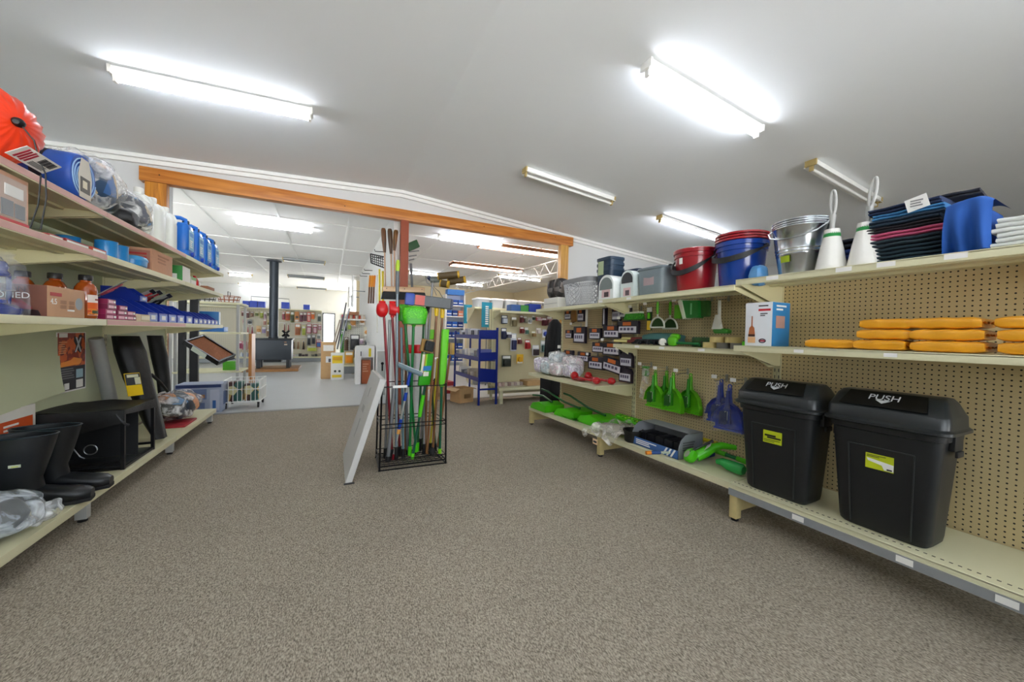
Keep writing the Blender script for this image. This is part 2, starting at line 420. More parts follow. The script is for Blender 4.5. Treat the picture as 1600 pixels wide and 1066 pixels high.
def on_ceiling(x0, x1, y, label, **k):
    s = .05 if x0 < RX else -.08
    return strip_light(x0, x1, y, ceil_z((x0+x1)/2)-.002, s, label, **k)
on_ceiling(-1.76, -.2, 4.57, 'lit strip light alone on the left slope of the front ceiling', cap=OFFW)
on_ceiling(2.38, 3.96, 2.34, 'nearest lit strip light, brightest on the right slope of the ceiling', cap=WHITE)
on_ceiling(2.42, 4.01, 4.58, 'unlit strip light with tan ends, nearest the timber beam', lit=False)
on_ceiling(5.09, 6.8, 4.62, 'lit strip light half hidden by the red and blue buckets')
on_ceiling(5.04, 6.75, 2.36, 'unlit bare strip light above the white toilet brush holders', lit=False)
# lit fittings added out of view in the same pattern, for extra light
for x, y in ((-1.76, .1), (2.4, .1), (-1.76, -2.1), (2.4, -2.1)):
    on_ceiling(x, x+1.56, y, 'added lit strip light on the front ceiling, out of view')
def rear_light(u0, v0, u1, v1, label, lit=True, **k):
    z = BCEIL-.07; a, c = onz(u0, v0, z), onz(u1, v1, z); y = (a.y+c.y)/2
    return strip_light(a.x, c.x, y, BCEIL-.0005, 0, label, lit=lit, group='strip lights in the rear room', **k)
rear_light(368, 345, 489, 361, 'lit strip light hanging over the stove room, nearest the opening', two=True, cap=OFFW)
rear_light(356, 428, 395, 432, 'short lit strip light far left behind the blue jerry cans')
rear_light(372, 444, 424, 448, 'lit strip light left of the flue near the far wall')
rear_light(442, 406, 508, 412, 'unlit strip light just right of the flue top', lit=False, body=GREYM)
rear_light(449, 431, 507, 437, 'unlit strip light in the middle right of the flue', lit=False, body=GREYM)
rear_light(463, 449, 510, 454, 'unlit strip light right of the flue nearest the far wall', lit=False, body=GREYM)
rear_light(690, 367, 777, 387, 'lit strip light right of the red post beside the framed diffusers', two=True, cap=OFFW)
rear_light(640, 424, 684, 431, 'lit strip light over the cream wall left of the brown brush rolls')
rear_light(783, 430, 840, 439, 'lit strip light right of the far framed diffuser')
rear_light(704, 441, 752, 447, 'lit strip light nearest the cream back wall')
# timber framed diffusers
DIFF = mat('#ffe9dc', .4, noise=0, emit=DIFF_E)
for (u0, v0, u1, v1, uc, vc, lab) in ((745, 388, 860, 412, 731, 395, 'long timber framed ceiling diffuser nearest the opening'), (701, 416, 787, 434, 694, 419, 'long timber framed ceiling diffuser further into the rear room')):
    z = BCEIL-.09; a, c, d = onz(u0, v0, z), onz(u1, v1, z), onz(uc, vc, z); w = .45
    t = thing('framed_diffuser', lab, 'ceiling light', ((a.x+c.x)/2, a.y-w/2, z), 0, 'framed ceiling diffusers'); h = (c.x-a.x)/2
    b = B(); b.box(-h, h, -w/2, -w/2+.02, 0, .08); b.box(-h, h, w/2-.02, w/2, 0, .08); b.box(-h, -h+.02, -w/2, w/2, 0, .08); b.box(h-.02, h, -w/2, w/2, 0, .08)
    b.done('frame', M_wood('#a8714a', '#80502f', axis='X'), t); B().box(-h+.02, h-.02, -w/2+.02, w/2-.02, .012, .02).done('diffuser', DIFF, t)
# lattice girder crossing the rear ceiling
a, c = Vector((4.6, 14.5, 2.8)), Vector((5.05, 6.95, 2.8)); d = (c-a).normalized(); n = 30; b = B(); Lg = (c-a).length; up = Vector((0, 0, .3))
b.tube([a, a+d*Lg], .016, 6); b.tube([a+up, a+d*Lg+up], .016, 6)
for i in range(n):
    q0 = a+d*Lg*i/n; q1 = a+d*Lg*(i+1)/n; b.tube([q0+(up if i % 2 else up*0), q1+(up*0 if i % 2 else up)], .009, 5)
for q in (.15, Lg-.15): b.tube([a+d*q+up, a+d*q+Vector((0, 0, BCEIL-.016-a.z))], .012, 6)
tag(b.done('lattice_girder', mat('#d9d9d6', .5)), 'white steel lattice girder running under the rear ceiling', 'girder')
# ================================================================== LEFT SHELVING
XB, XF, XFB = -1.85, -1.27, -1.335        # back panel, upper shelf fronts, base shelf front
LZ = (.18, 1.29, 1.70, 1.97)
PINK = mat('#d8aaa2', .5, noise=.12, scale=9)
GALV = mat('#c9cbc8', .4, .3)
def gondola_bay(name, label, sgn, xb, xfb, y0, y1, base_z, shelves, ztop, panel, panel_z0, legs, strips=(), brk=.12, leg_in=0, legmat=None, base_mat=CREAM, base_strip=None):
    """sgn +1: shelves reach towards +X from the back panel; -1 towards -X"""
    t = thing(name, label, 'shelving', (xb, (y0+y1)/2, 0))
    B().box(min(xb, xb-sgn*.02), max(xb, xb-sgn*.02), y0, y1, panel_z0, ztop).done('back_panel', panel, t, world=True)
    for y in (y0+.012, y1-.012):
        b = B(); b.box(min(xb, xb+sgn*.012), max(xb, xb+sgn*.012), y-.012, y+.012, 0, ztop)
        b.m(1)
        for k in range(int(ztop/.05)): b.box(xb+sgn*.0115 if sgn > 0 else xb-.0125, xb+.0125 if sgn > 0 else xb-.0115, y-.003, y+.003, .06+k*.05, .085+k*.05)
        b.done('upright', [CREAM2, INK], t, world=True)
    def shelf(nm, z, xf, mats, lip=.04, deck=.01, brackets=True):
        b = B(); xs = (min(xb+sgn*.013, xf), max(xb+sgn*.013, xf))
        b.box(xs[0], xs[1], y0+.002, y1-.002, z-deck, z, .002, 1)
        b.box(min(xf, xf-sgn*.012), max(xf, xf-sgn*.012), y0+.002, y1-.002, z-lip, z-.001, .004)
        for q in (.33, .66): xx = xb+(xf-xb)*q; b.box(xx-.02, xx+.02, y0+.03, y1-.03, z-deck-.014, z-deck)
        s = b.done(nm, mats, t, world=True)
        if brackets:
            for y in (y0+.018, y1-.018):
                B().prism([(.014, -.012), (abs(xf-xb)-.02, -.012), (abs(xf-xb)-.02, -.035), (.09, -brk), (.014, -brk)], (xb, y-.003, z), (sgn, 0, 0), (0, 0, 1), (0, .006, 0)).done('bracket', CREAM2, s, world=True)
        return s
    bs = shelf('base_shelf', base_z, xfb, base_mat, brackets=False, lip=.05)
    if base_strip: B().box(xfb+sgn*.0005, xfb+sgn*.006, y0+.004, y1-.004, base_z-.075, base_z-.03).done('ticket_strip', base_strip, bs, world=True)
    for i, (z, xf) in enumerate(shelves):
        s = shelf('shelf', z, xf, CREAM)
        if i < len(strips) and strips[i]:
            B().box(min(xf+sgn*.0008, xf+sgn*.003), max(xf+sgn*.0008, xf+sgn*.003), y0+.003, y1-.003, z-.034, z-.004).done('ticket_strip', strips[i], s, world=True)
    for y in legs:
        b = B(); x = xfb-sgn*(.03+leg_in); b.box(x-.028, x+.028, y-.025, y+.025, .018, base_z-.011, .003); b.box(min(xb+sgn*.03, x), max(xb+sgn*.03, x), y-.012, y+.012, .06, base_z-.013)
        b.m(1); b.lathe((x, y, 0), [(.024, 0), (.024, .008), (.01, .012), (.01, .02)], n=12)
        b.done('leg', [legmat or GALV, BLACK], t, world=True)
    return t
for i, (y0, y1, lab) in enumerate(((1.80, 3.25, 'nearest cream shelving bay on the left, under the orange stuff sack'), (3.25, 4.68, 'middle cream shelving bay on the left, with the orange and black poster'), (4.68, 6.12, 'farthest cream shelving bay on the left, holding the blue jerry cans'))):
    gondola_bay('shelving_bay', lab, 1, XB, XFB, y0, y1, LZ[0], [(LZ[1], XF), (LZ[2], XF), (LZ[3], XF)], 1.99, GREENISH, .2 if i else .2, [y0+.04] if i < 2 else [y0+.04, y1-.05], strips=((None, PINK, None)[i] if i else None, PINK if i == 0 else None, PINK if i < 2 else None), leg_in=.03)
def Ly(u, v, x=XF): return onx(u, v, x).y
PL = PI/2
def carton(name, label, w, d, h, loc, rz, cat='box', m=CARD, m2=None, tape=True, group=None):
    t = thing(name, label, cat, loc, rz, group)
    b = B().box(-w/2, w/2, -d/2, d/2, 0, h, .003)
    b.done('carton', m, t)
    if tape: B().box(-w/2+.002, w/2-.002, -.025, .025, h+.0001, h+.0012).done('tape', mat('#d9c39a', .3), t)
    return t
def dec(t, x0, x1, z0, z1, y, m, name='label', side='front', th=.0012):
    b = B()
    if side == 'front': b.box(x0, x1, y-th, y, z0, z1)
    elif side == 'left': b.box(y-th, y, x0, x1, z0, z1)
    elif side == 'right': b.box(y, y+th, x0, x1, z0, z1)
    elif side == 'top': b.box(x0, x1, z0, z1, y, y+th)
    return b.done(name, m, t)
def prints(t, x0, x1, z0, z1, n, y, m, side='front', name='print', sd=1):
    rnd = random.Random(sd); b = B(); st = (z1-z0)/n; th = .0018
    for k in range(n):
        a = z1-st*k-st*.7; c = x1-(x1-x0)*rnd.uniform(0, .45)
        if side == 'front': b.box(x0, c, y-th, y, a, a+st*.5)
        elif side == 'left': b.box(y-th, y, x0, c, a, a+st*.5)
        elif side == 'top': b.box(x0, c, a, a+st*.5, y, y+th)
        else: b.box(y, y+th, x0, c, a, a+st*.5)
    return b.done(name, m, t)

# ---- top shelf ----------------------------------------------------
z = LZ[3]
# orange stuff sack, gathered end towards the aisle
t = thing('stuff_sack', 'orange gathered stuff sack with a printed swing tag on the left top shelf', 'bag', (-1.458, 2.562, z), -.436)
SKS = 1.13; t.scale = (SKS, SKS*1.06, SKS)
SKI = (Matrix.Translation(t.location) @ Matrix.Rotation(-.436, 4, 'Z') @ Matrix.Diagonal((SKS, SKS*1.06, SKS, 1))).inverted()
prof = [(-.24, .06), (-.23, .13), (-.18, .152), (-.05, .158), (.06, .155), (.12, .14), (.16, .112), (.185, .075), (.198, .04), (.2, .018)]
rings = []
for xx, r in prof:
    gather = max(0, (xx-.05)/.15); row = []
    for k in range(64):
        a = 2*PI*k/64; f = 1+(.012+.06*gather)*math.sin(18*a+math.sin(3*a))+.01*math.sin(5*a+xx*9)
        row.append((xx, math.cos(a)*r*f, .153+math.sin(a)*r*f*(.97)))
    rings.append(row)
B().loft(rings).done('sack', mat('#e63a12', .4, noise=.12, scale=14, bump=.3), t, smooth=60)
b = B(); b.blob((.205, 0, .153), (.016, .02, .018), 12, 8); b.cyl((.2, -.005, .15), (.235, -.03, .14), .008)
b.done('toggle', BLACK, t)
B().tube([(.21, 0, .15), (.225, .03, .1), (.22, .05, .03), (.232, .06, -.02), (.228, .065, -.12), (.225, .05, -.25), (.222, .02, -.255), (.222, .045, -.15), (.226, .05, -.03)], .0026, 6).done('drawcord', BLACK, t)
P1, P2, P3, P4 = [SKI @ p for p in (onx(9, 240, -1.235), onx(44, 229, -1.172), onx(98, 258, -1.172), onx(62, 274, -1.235))]
c = (P1+P2+P3+P4)/4; ux = ((P3-P2)+(P4-P1)).normalized(); vx = (P2-P1); vx = (vx-ux*vx.dot(ux)).normalized(); nx = ux.cross(vx).normalized()
hl, hw = (P3-P2).length/2, (P2-P1).length/2
tg = B().obox(c, ux*hl, vx*hw, nx*.001, .0008, 1).done('swing_tag', PAPER, t)
b = B()
for k in range(4): b.obox(c-ux*hl*(.72-.16*k)+nx*.0016, ux*hl*.05, vx*hw*(.8-.1*(k % 2)), nx*.0006)
b.done('red_print', mat('#b0243c', .6), tg)
b = B()
for k in range(11): b.obox(c+ux*hl*(.12+.07*k)+vx*hw*.35+nx*.0016, ux*hl*(.012+.01*(k % 3)), vx*hw*.42, nx*.0006)
for k in range(4): b.obox(c+ux*hl*.35-vx*hw*(.25+.15*k)+nx*.0016, ux*hl*.4, vx*hw*.035, nx*.0006)
b.done('barcode', INK, tg)
# rolled blue mat
yc = Ly(122, 262)+.06
t = thing('rolled_mat', 'blue and purple rolled sleeping mat with a dark strap beside the orange sack', 'mat', (-1.5, yc, z))
t.scale = (1, 1.2, 1.2)
b = B(); b.lathe((0, 0, .104), [(.098, -.3), (.104, -.29), (.104, .06)], axis=(1, 0, 0), n=40); b.m(1).lathe((0, 0, .104), [(.1045, .06), (.1045, .2), (.104, .22), (.1, .226)], axis=(1, 0, 0), n=40)
b.done('roll', [M_pattern(['#2a50b8', '#5a3c9c', '#3a4fb4', '#6a44a0'], 7, 'noise'), mat('#2858b8', .45, noise=.1)], t)
b = B()
sp = []
for k in range(150):
    a = k*.21; r = .014+.083*k/150; sp.append((.228, math.cos(a)*r, .104+math.sin(a)*r))
b.tube(sp, .0032, 5); b.done('foam_coil', mat('#9fc4e8', .6), t)
for xx in (-.19, .095): B().lathe((0, 0, .104), [(.1062, xx-.022), (.1062, xx+.022)], axis=(1, 0, 0), n=40, cap=False).done('strap', mat('#26222c', .6), t)
lb = B().prism([(-.045, -.1), (.045, -.1), (.055, .0), (.03, .085), (-.03, .085), (-.055, 0)], (.2325, 0, .104), (0, 1, 0), (0, 0, 1), (.0015, 0, 0)).done('end_card', mat('#d9d3c6', .6), t)
b = B(); b.box(.2342, .236, -.04, .035, .03, .1); b.m(1).box(.2362, .237, -.025, .01, .05, .085); b.done('picture', [mat('#5a564f', .5), mat('#e8e0c8', .5)], lb)
# two film-wrapped sleeping bags and a dark bag
CAMO = M_pattern(['#2f4c6c', '#d08a38', '#59758a', '#20262c', '#c9b48c', '#3f6aa4'], 9, 'voronoi')
CAMO2 = M_pattern(['#2a3440', '#4c86bc', '#b07038', '#5a6a70', '#c8b898', '#23304a'], 11, 'voronoi')
def wrapped(name, label, c, r, m, sd, rz=0):
    t = thing(name, label, 'bag', (c[0], c[1], c[2]+.02), rz)
    B().blob((0, 0, r[2]*.93), (r[0]*.9, r[1]*.9, r[2]*.92), 24, 14, .12, sd, 2.6).done('bedding', m, t)
    B().blob((0, 0, r[2]), r, 40, 24, .16, sd+1, 2.5).done('film', FILM, t)
    return t
wrapped('wrapped_bedding', 'larger film wrapped camouflage bedding roll beside the blue mat', (-1.46, 3.4, z), (.19, .2, .185), CAMO, 3)
tag(B().blob((-1.41, 3.69, z+.07), (.13, .1, .07), 24, 12, .1, 5, 2.8).done('black_bag', mat('#17181b', .5, bump=.3)), 'black soft bag lying between the two film wrapped rolls', 'bag')
wrapped('wrapped_bedding', 'smaller film wrapped bedding roll touching the white bottles', (-1.46, 3.93, z), (.18, .15, .15), CAMO2, 8)
# white translucent bottles
HDPE = mat('#e9ebe6', .35, noise=.03, alpha=.93)
def water_bottle(label, y, x=-1.43):
    t = thing('white_bottle', label, 'bottle', (x, y, z), 0, 'white plastic bottles')
    b = B(); b.squat((0, 0, 0), [(.07, .06, 0), (.082, .068, .012), (.084, .07, .03), (.084, .07, .22), (.078, .065, .26), (.05, .045, .295), (.027, .027, .31), (.025, .025, .325)], 28, 4)
    b.done('body', HDPE, t); B().lathe((0, 0, .322), [(.031, 0), (.031, .03), (.028, .034)], n=20).done('cap', OFFW, t)
    B().tube([(.06, 0, .2), (.085, 0, .255), (.065, 0, .29), (.03, 0, .305)], .013, 8).done('handle', HDPE, t)
    t.scale = (1, 1, 1.2); return t
water_bottle('white plastic bottle touching the wrapped bedding roll', 4.14); water_bottle('white plastic bottle in the middle of the row of three', 4.4); water_bottle('white plastic bottle next to the first blue jerry can', 4.68)
# blue jerry cans
JB, JL = mat('#1467c0', .35, noise=.06), mat('#8fc3de', .4)
def jerry(label, y, cap):
    t = thing('jerry_can', label, 'jerry can', (-1.46, y, z), PL, 'blue jerry cans')
    b = B(); b.squat((0, 0, 0), [(.095, .14, 0), (.102, .147, .012), (.102, .147, .05), (.098, .143, .06), (.102, .147, .075), (.102, .147, .25), (.09, .135, .29), (.07, .12, .3)], 28, 6); b.done('body', JB, t)
    B().tube([(0, -.1, .295), (0, -.1, .335), (0, -.06, .35), (0, .06, .35), (0, .1, .335), (0, .1, .295)], .017, 10).done('handle', JB, t)
    B().lathe((.045, -.09, .298), [(.028, 0), (.028, .035), (.024, .04)], n=18).done('cap', cap, t)
    l = dec(t, -.075, .075, .07, .245, -.1462, JL, 'label'); dec(l, -.05, .05, .19, .225, -.148, mat('#2a7cc4', .4), 'printed_band'); prints(l, -.05, .04, .09, .16, 4, -.1478, PAPER)
    B().lathe((.0, -.148, .035), [(.02, 0), (.02, .02), (.012, .022)], n=14, axis=(0, -1, 0)).done('tap_plug', BLUE, t); t.scale = (1, 1.05, 1.18)
DCAP = mat('#1a2432', .5)
for y, l in ((4.98, 'blue jerry can beside the white bottles'), (5.32, 'second blue jerry can from the white bottles'), (5.63, 'third blue jerry can from the white bottles'), (5.97, 'last blue jerry can at the far end of the top shelf')): jerry(l, y, DCAP)

# ---- second shelf -------------------------------------------------
z = LZ[2]
PEACH = mat('#d9a88a', .6, noise=.1)
t = carton('picture_carton', 'pinkish carton with a grey cookware picture under the orange sack', .34, .36, .22, (XF-.02-.18, 2.44, z), PL, m=PEACH)
d = dec(t, -.15, .155, .02, .2, -.1805, mat('#c7b1a4', .5), 'picture'); b = B(); b.box(.0, .07, -.184, -.182, .03, .1); b.box(.08, .14, -.184, -.182, .03, .095); b.m(1).box(-.1, -.02, -.184, -.182, .04, .12); b.m(2).box(.02, .13, -.184, -.182, .12, .17); b.done('print', [mat('#8d9296', .5), mat('#a85a30', .5), PAPER], d)
dec(t, -.17, .17, .0, .018, -.1805, mat('#c8454a', .5), 'red_band')
for i, (y, w, h, c, l) in enumerate(((2.83, .12, .02, '#c45a5c', 'pink folded price card lying on the second left shelf'), (3.02, .22, .026, '#9c2a2a', 'flat red box lying behind the pink price card'), (3.24, .16, .03, '#b8401e', 'flat orange red box lying before the blue mugs'))):
    b = B().box(-w/2, w/2, -.13, .13, 0, h, .002); b.m(1).box(-w/2+.01, w/2-.01, -.1305, -.129, h*.3, h*.7); o = b.done('flat_box', [mat(c, .5), PAPER], world=False); o.location = (XF-.16, y, z); o.rotation_euler.z = PL; tag(o, l, 'box')
MUG = mat('#2a86c8', .3, noise=.05)
def mug(label, x, y):
    t = thing('enamel_mug', label, 'mug', (x, y, z), PL, 'blue enamel mugs')
    B().lathe((0, 0, 0), [(.05, 0), (.054, .004), (.054, .105), (.057, .11), (.053, .112), (.05, .105), (.05, .008), (.001, .006)], n=28, cap=False).done('cup', MUG, t)
    B().tube([(.052, 0, .09), (.085, 0, .085), (.09, 0, .06), (.08, 0, .035), (.052, 0, .028)], .006, 8).done('handle', MUG, t)
mug('blue enamel mug nearest the red boxes', -1.34, 3.42); mug('blue enamel mug touching the blue mess tin', -1.34, 3.57); mug('blue enamel mug set back behind the other two', -1.5, 3.38)
t = thing('mess_tin', 'light blue oval mess tin against the brown carton', 'tin', (-1.42, 3.82, z), PL)
B().squat((0, 0, 0), [(.085, .125, 0), (.1, .14, .012), (.104, .143, .05)], 28, 3.4).done('tray', MUG, t); B().squat((0, 0, .05), [(.108, .147, 0), (.108, .147, .012), (.098, .137, .03), (.06, .1, .034)], 28, 3.4).done('lid', mat('#3a96cc', .3), t)
t = carton('brown_carton', 'brown carton with red print beside the light blue mess tin', .44, .34, .185, (XF-.03-.17, 4.22, z), PL, m=mat('#c49272', .7, noise=.08))
prints(t, -.1, .15, .08, .16, 3, -.17, mat('#a9785c', .7)); s = dec(t, -.16, .16, .02, .165, -.2205, mat('#a8705e', .6), 'end_panel', 'left'); prints(s, -.14, .14, .09, .15, 2, -.2215, mat('#b83230', .5), 'left')
t = thing('green_box', 'green and white box on the second shelf below the blue cans', 'box', (-1.41, 4.77, z), PL)
b = B().box(-.11, .11, -.12, .12, 0, .15, .002); b.done('box', mat('#2f8a3a', .5), t); dec(t, -.108, .108, .002, .148, -.1205, OFFW, 'front_panel'); s = dec(t, -.08, .06, .02, .07, -.1105, PAPER, 'side_panel', 'left'); dec(s, -.02, .02, .03, .055, -.1118, BLACK, 'logo_block', 'left')
t = carton('small_box', 'small pale box with a green stripe beside the red pouch', .16, .2, .085, (-1.4, 5.04, z), PL, m=OFFW, tape=False); dec(t, -.08, .08, .05, .083, -.1005, mat('#7fa86a', .5), 'stripe')
t = thing('red_pouch', 'small red pouch standing near the far end of the second shelf', 'pouch', (-1.36, 5.3, z), PL)
B().loft([B().ring((0, 0, zz), (1, 0, 0), (0, 1, 0), rx, ry, 18) for zz, rx, ry in ((0, .055, .035), (.03, .07, .045), (.08, .06, .03), (.11, .03, .015), (.125, .045, .012))]).done('pouch', mat('#c8141c', .35, bump=.3), t); dec(t, -.03, .03, .02, .06, -.043, PAPER, 'label')
t = carton('low_carton', 'low brown carton at the far end of the second shelf', .3, .3, .05, (-1.46, 5.72, z), PL, m=mat('#a8714f', .7))

# ---- third shelf --------------------------------------------------
z = LZ[1]
NAVY = mat('#122c7c', .25, noise=.08, coat=.4)
t = thing('hurricane_lantern', 'dark blue hurricane lantern in a clear bag at the left frame edge', 'lantern', (-1.4, 2.62, z), PL)
B().lathe((0, 0, 0), [(.075, 0), (.08, .006), (.08, .03), (.06, .045), (.035, .055), (.033, .07)], n=28).done('tank', NAVY, t)
B().lathe((0, 0, .07), [(.034, 0), (.052, .03), (.056, .06), (.045, .095), (.034, .11)], n=28).done('globe', mat('#cfdbe4', .05, noise=0, alpha=.22), t)
B().lathe((0, 0, .18), [(.04, 0), (.045, .012), (.036, .03), (.04, .045), (.03, .07), (.012, .076)], n=28).done('chimney', NAVY, t)
for s in (-1, 1): B().tube([(s*.072, 0, .03), (s*.082, 0, .1), (s*.078, 0, .19), (s*.055, 0, .22), (s*.03, 0, .225)], .009, 10).done('side_tube', NAVY, t)
B().tube([(s*.5*.0+math.cos(a)*.07, 0, .205+math.sin(a)*.075) for a in [PI*k/12 for k in range(13)]], .002, 6).done('bail', STEEL, t)
B().tube([(-.045, -.04, .11), (.045, -.04, .12)], .002, 6).done('guard_wire', STEEL, t)
B().lathe((0, 0, .001), [(.1, 0), (.102, .05), (.096, .15), (.088, .235), (.05, .27), (.06, .29)], n=24, cap=False).done('clear_bag', M_film('#e8ecff', .1), t)
y0, y1 = 2.74, 3.06
t = thing('cookware_carton', 'brown cast iron cookware carton in front of the amber bottles', 'box', (XF-.02-.15, (y0+y1)/2, z), PL)
w = (y1-y0)/2
B().box(-w, w, -.15, .15, 0, .158, .003).done('carton', mat('#c79b78', .7, noise=.05), t)
s = dec(t, -.149, .149, .001, .157, -w-.0004, mat('#6e4030', .6, noise=.1), 'side_panel', 'left')
text('CAST IRON', .038, (-w-.002, .02, .132), (0, -1, 0), (0, 0, 1), mat('#2a1a16', .6), 'lettering', s)
text('SEASONED', .042, (-w-.002, .012, .1), (0, -1, 0), (0, 0, 1), PAPER, 'lettering', s)
b = B(); b.prism([(-.13, .002), (.07, .002), (.1, .04), (.06, .08), (0, .084), (-.1, .05)], (-w-.0015, 0, 0), (0, -1, 0), (0, 0, 1), (-.0012, 0, 0)); b.m(1).prism([(-.0, .002), (.13, .002), (.12, .03), (.05, .035)], (-w-.003, 0, 0), (0, -1, 0), (0, 0, 1), (-.0008, 0, 0)); b.done('picture', [mat('#8c1420', .5), mat('#2b1818', .5)], s)
dec(t, -.14, -.05, .108, .126, -.1505, mat('#b83a3c', .5), 'red_label'); text('4.5', .042, (-.112, -.151, .078), (1, 0, 0), (0, 0, 1), PAPER, 'lettering', t)
for k, (xx, zz) in enumerate(((-.06, .085), (.01, .085), (-.06, .06), (.01, .06))): dec(t, xx, xx+.05, zz-.016, zz+.004, -.1505, mat('#a67b5c', .6), 'print')
B().lathe((.105, -.15, .078), [(.034, 0), (.034, .001), (.028, .0012), (.028, .0006)], n=24, axis=(0, -1, 0)).done('round_stamp', mat('#9aa0a4', .5), t); dec(t, 0, .06, .033, .042, -.1505, PAPER, 'print')
AMB = mat('#a0440a', .1, noise=.05, coat=.8); BLKCAP = mat('#141416', .4)
def amber(label, x, y):
    t = thing('amber_bottle', label, 'bottle', (x, y, z), PL, 'amber bottles')
    B().lathe((0, 0, 0), [(.045, 0), (.05, .006), (.05, .17), (.047, .19), (.036, .212), (.025, .222), (.024, .235)], n=30).done('body', AMB, t)
    B().lathe((0, 0, .232), [(.03, 0), (.031, .004), (.031, .03), (.028, .034)], n=24).done('cap', BLKCAP, t)
    rr = [B().ring((0, 0, 0), (1, 0, 0), (0, 1, 0), .0508, n=48)]
    def wrap(z0, z1, a0, a1, r, m, nm, par):
        b = B(); pts = [(math.cos(a0+(a1-a0)*k/14)*r, math.sin(a0+(a1-a0)*k/14)*r) for k in range(15)]
        b.loft([[(p[0], p[1], z0) for p in pts], [(p[0], p[1], z1) for p in pts]], closed=False, cap=False); return b.done(nm, m, par)
    l = wrap(.02, .145, -2.6, -.4, .0506, mat('#f0e6dc', .5), 'label', t)
    wrap(.06, .098, -2.6, -.4, .0511, mat('#e2631c', .5), 'orange_panel', l); wrap(.022, .06, -2.6, -.4, .0511, M_pattern(['#d8541a', '#e88a2c', '#a33c12'], 30, 'noise'), 'flame_print', l)
    wrap(.032, .05, -2.2, -.9, .0515, mat('#3f4a34', .5), 'print', l); wrap(.112, .122, -1.9, -.9, .0511, mat('#8c2a22', .5), 'red_print', l)
amber('amber lamp oil bottle standing in full view beside the carton', -1.345, 3.2); amber('amber lamp oil bottle in the middle, half behind the carton', -1.475, 3.2); amber('amber lamp oil bottle farthest back behind the carton', -1.605, 3.2)
MAG = [mat('#8c1c4c', .45), mat('#a02458', .45), mat('#7a1642', .45)]
k = 0
for yy, lv, ll in ((3.37, 4, 'beside the amber bottle'), (3.52, 3, 'in the middle'), (3.65, 2, 'next to the open tray')):
    for j in range(lv):
        b = B().box(-.065, .065, -.05, .05, 0, .033, .001, 1); b.m(1).box(-.05, .02, -.0515, -.0498, .008, .026); b.m(2).box(.03, .055, -.0515, -.0498, .01, .024)
        o = b.done('magenta_box', [MAG[(k+j) % 3], mat('#e8b4c4', .5), PAPER], world=False); o.location = (XF-.075-.004*(j % 2), yy+.004*j, z+.0335*j); o.rotation_euler.z = PL+.04*(j-1)
        tag(o, 'magenta box, %s of the pile %s' % (['bottom', 'second', 'third', 'top'][j] if j < lv-1 or lv == 4 else 'top', ll), 'box', 'stacked magenta boxes')
    k += 1
t = thing('display_tray', 'open cream cardboard tray between magenta boxes and blue bins', 'tray', (XF-.14, 3.83, z), PL)
b = B(); b.box(-.08, .08, -.13, .13, 0, .003); b.box(-.08, .08, -.13, -.127, 0, .05); b.box(-.08, .08, .127, .13, 0, .085)
for s in (-1, 1): b.prism([(-.13, 0), (.13, 0), (.13, .085), (-.13, .05)], (s*.08-.0015, 0, 0), (0, 1, 0), (0, 0, 1), (.003, 0, 0))
b.done('tray', mat('#d6c2a2', .7), t); dec(t, -.07, .07, .01, .04, -.1305, mat('#efe6cf', .6), 'label')
BINB, BINF = mat('#0e2f9c', .35, noise=.05), mat('#6f86c8', .4)
def bin_proto(w, d, h, label, loc):
    t = thing('parts_bin', label, 'bin', loc, PL, 'blue open fronted bins')
    b = B(); th = .004; side = [(-d/2, 0), (d/2, 0), (d/2, h), (-d/2+d*.38, h), (-d/2+.01, h*.38)]
    for s in (-1, 1): b.prism(side, (s*(w/2-th/2)-th/2, 0, 0), (0, 1, 0), (0, 0, 1), (th, 0, 0))
    b.box(-w/2+th, w/2-th, d/2-th, d/2, 0, h); b.box(-w/2+th, w/2-th, -d/2, d/2-th, 0, th); b.box(-w/2+th, w/2-th, -d/2, -d/2+th, th, h*.42)
    for s in (-1, 1): b.tube([(s*w/2, -d/2+.01, h*.38), (s*w/2, -d/2+d*.38, h), (s*w/2, d/2, h)], .0045, 6)
    b.done('tub', BINB, t); f = dec(t, -w*.42, w*.42, h*.03, h*.34, -d/2-.0005, BINF, 'label_holder'); dec(f, -w*.2, w*.22, h*.1, h*.3, -d/2-.0019, PAPER, 'price_label')
    return t
big = [(3.98, 'blue bin nearest the cream tray'), (4.19, 'second blue bin from the cream tray'), (4.40, 'third blue bin from the cream tray'), (4.61, 'fourth blue bin from the cream tray'), (4.85, 'fifth blue bin, last of the large ones')]
p0 = bin_proto(.19, .42, .17, big[0][1], (XF-.225, big[0][0], z))
for y, l in big[1:]: dup(p0, (XF-.225, y, z), label=l)
up = bin_proto(.15, .24, .11, 'small blue bin stacked on top of the large blue bins', (XF-.3, 4.3, z+.175))
sm = [(5.06, 'first small blue bin after the large ones'), (5.22, 'second small blue bin after the large ones'), (5.38, 'third small blue bin after the large ones'), (5.54, 'fourth small blue bin after the large ones'), (5.7, 'fifth small blue bin after the large ones'), (5.86, 'small blue bin at the far end of the third shelf')]
s0 = bin_proto(.14, .3, .13, sm[0][1], (XF-.165, sm[0][0], z))
for y, l in sm[1:]: dup(s0, (XF-.165, y, z), label=l)
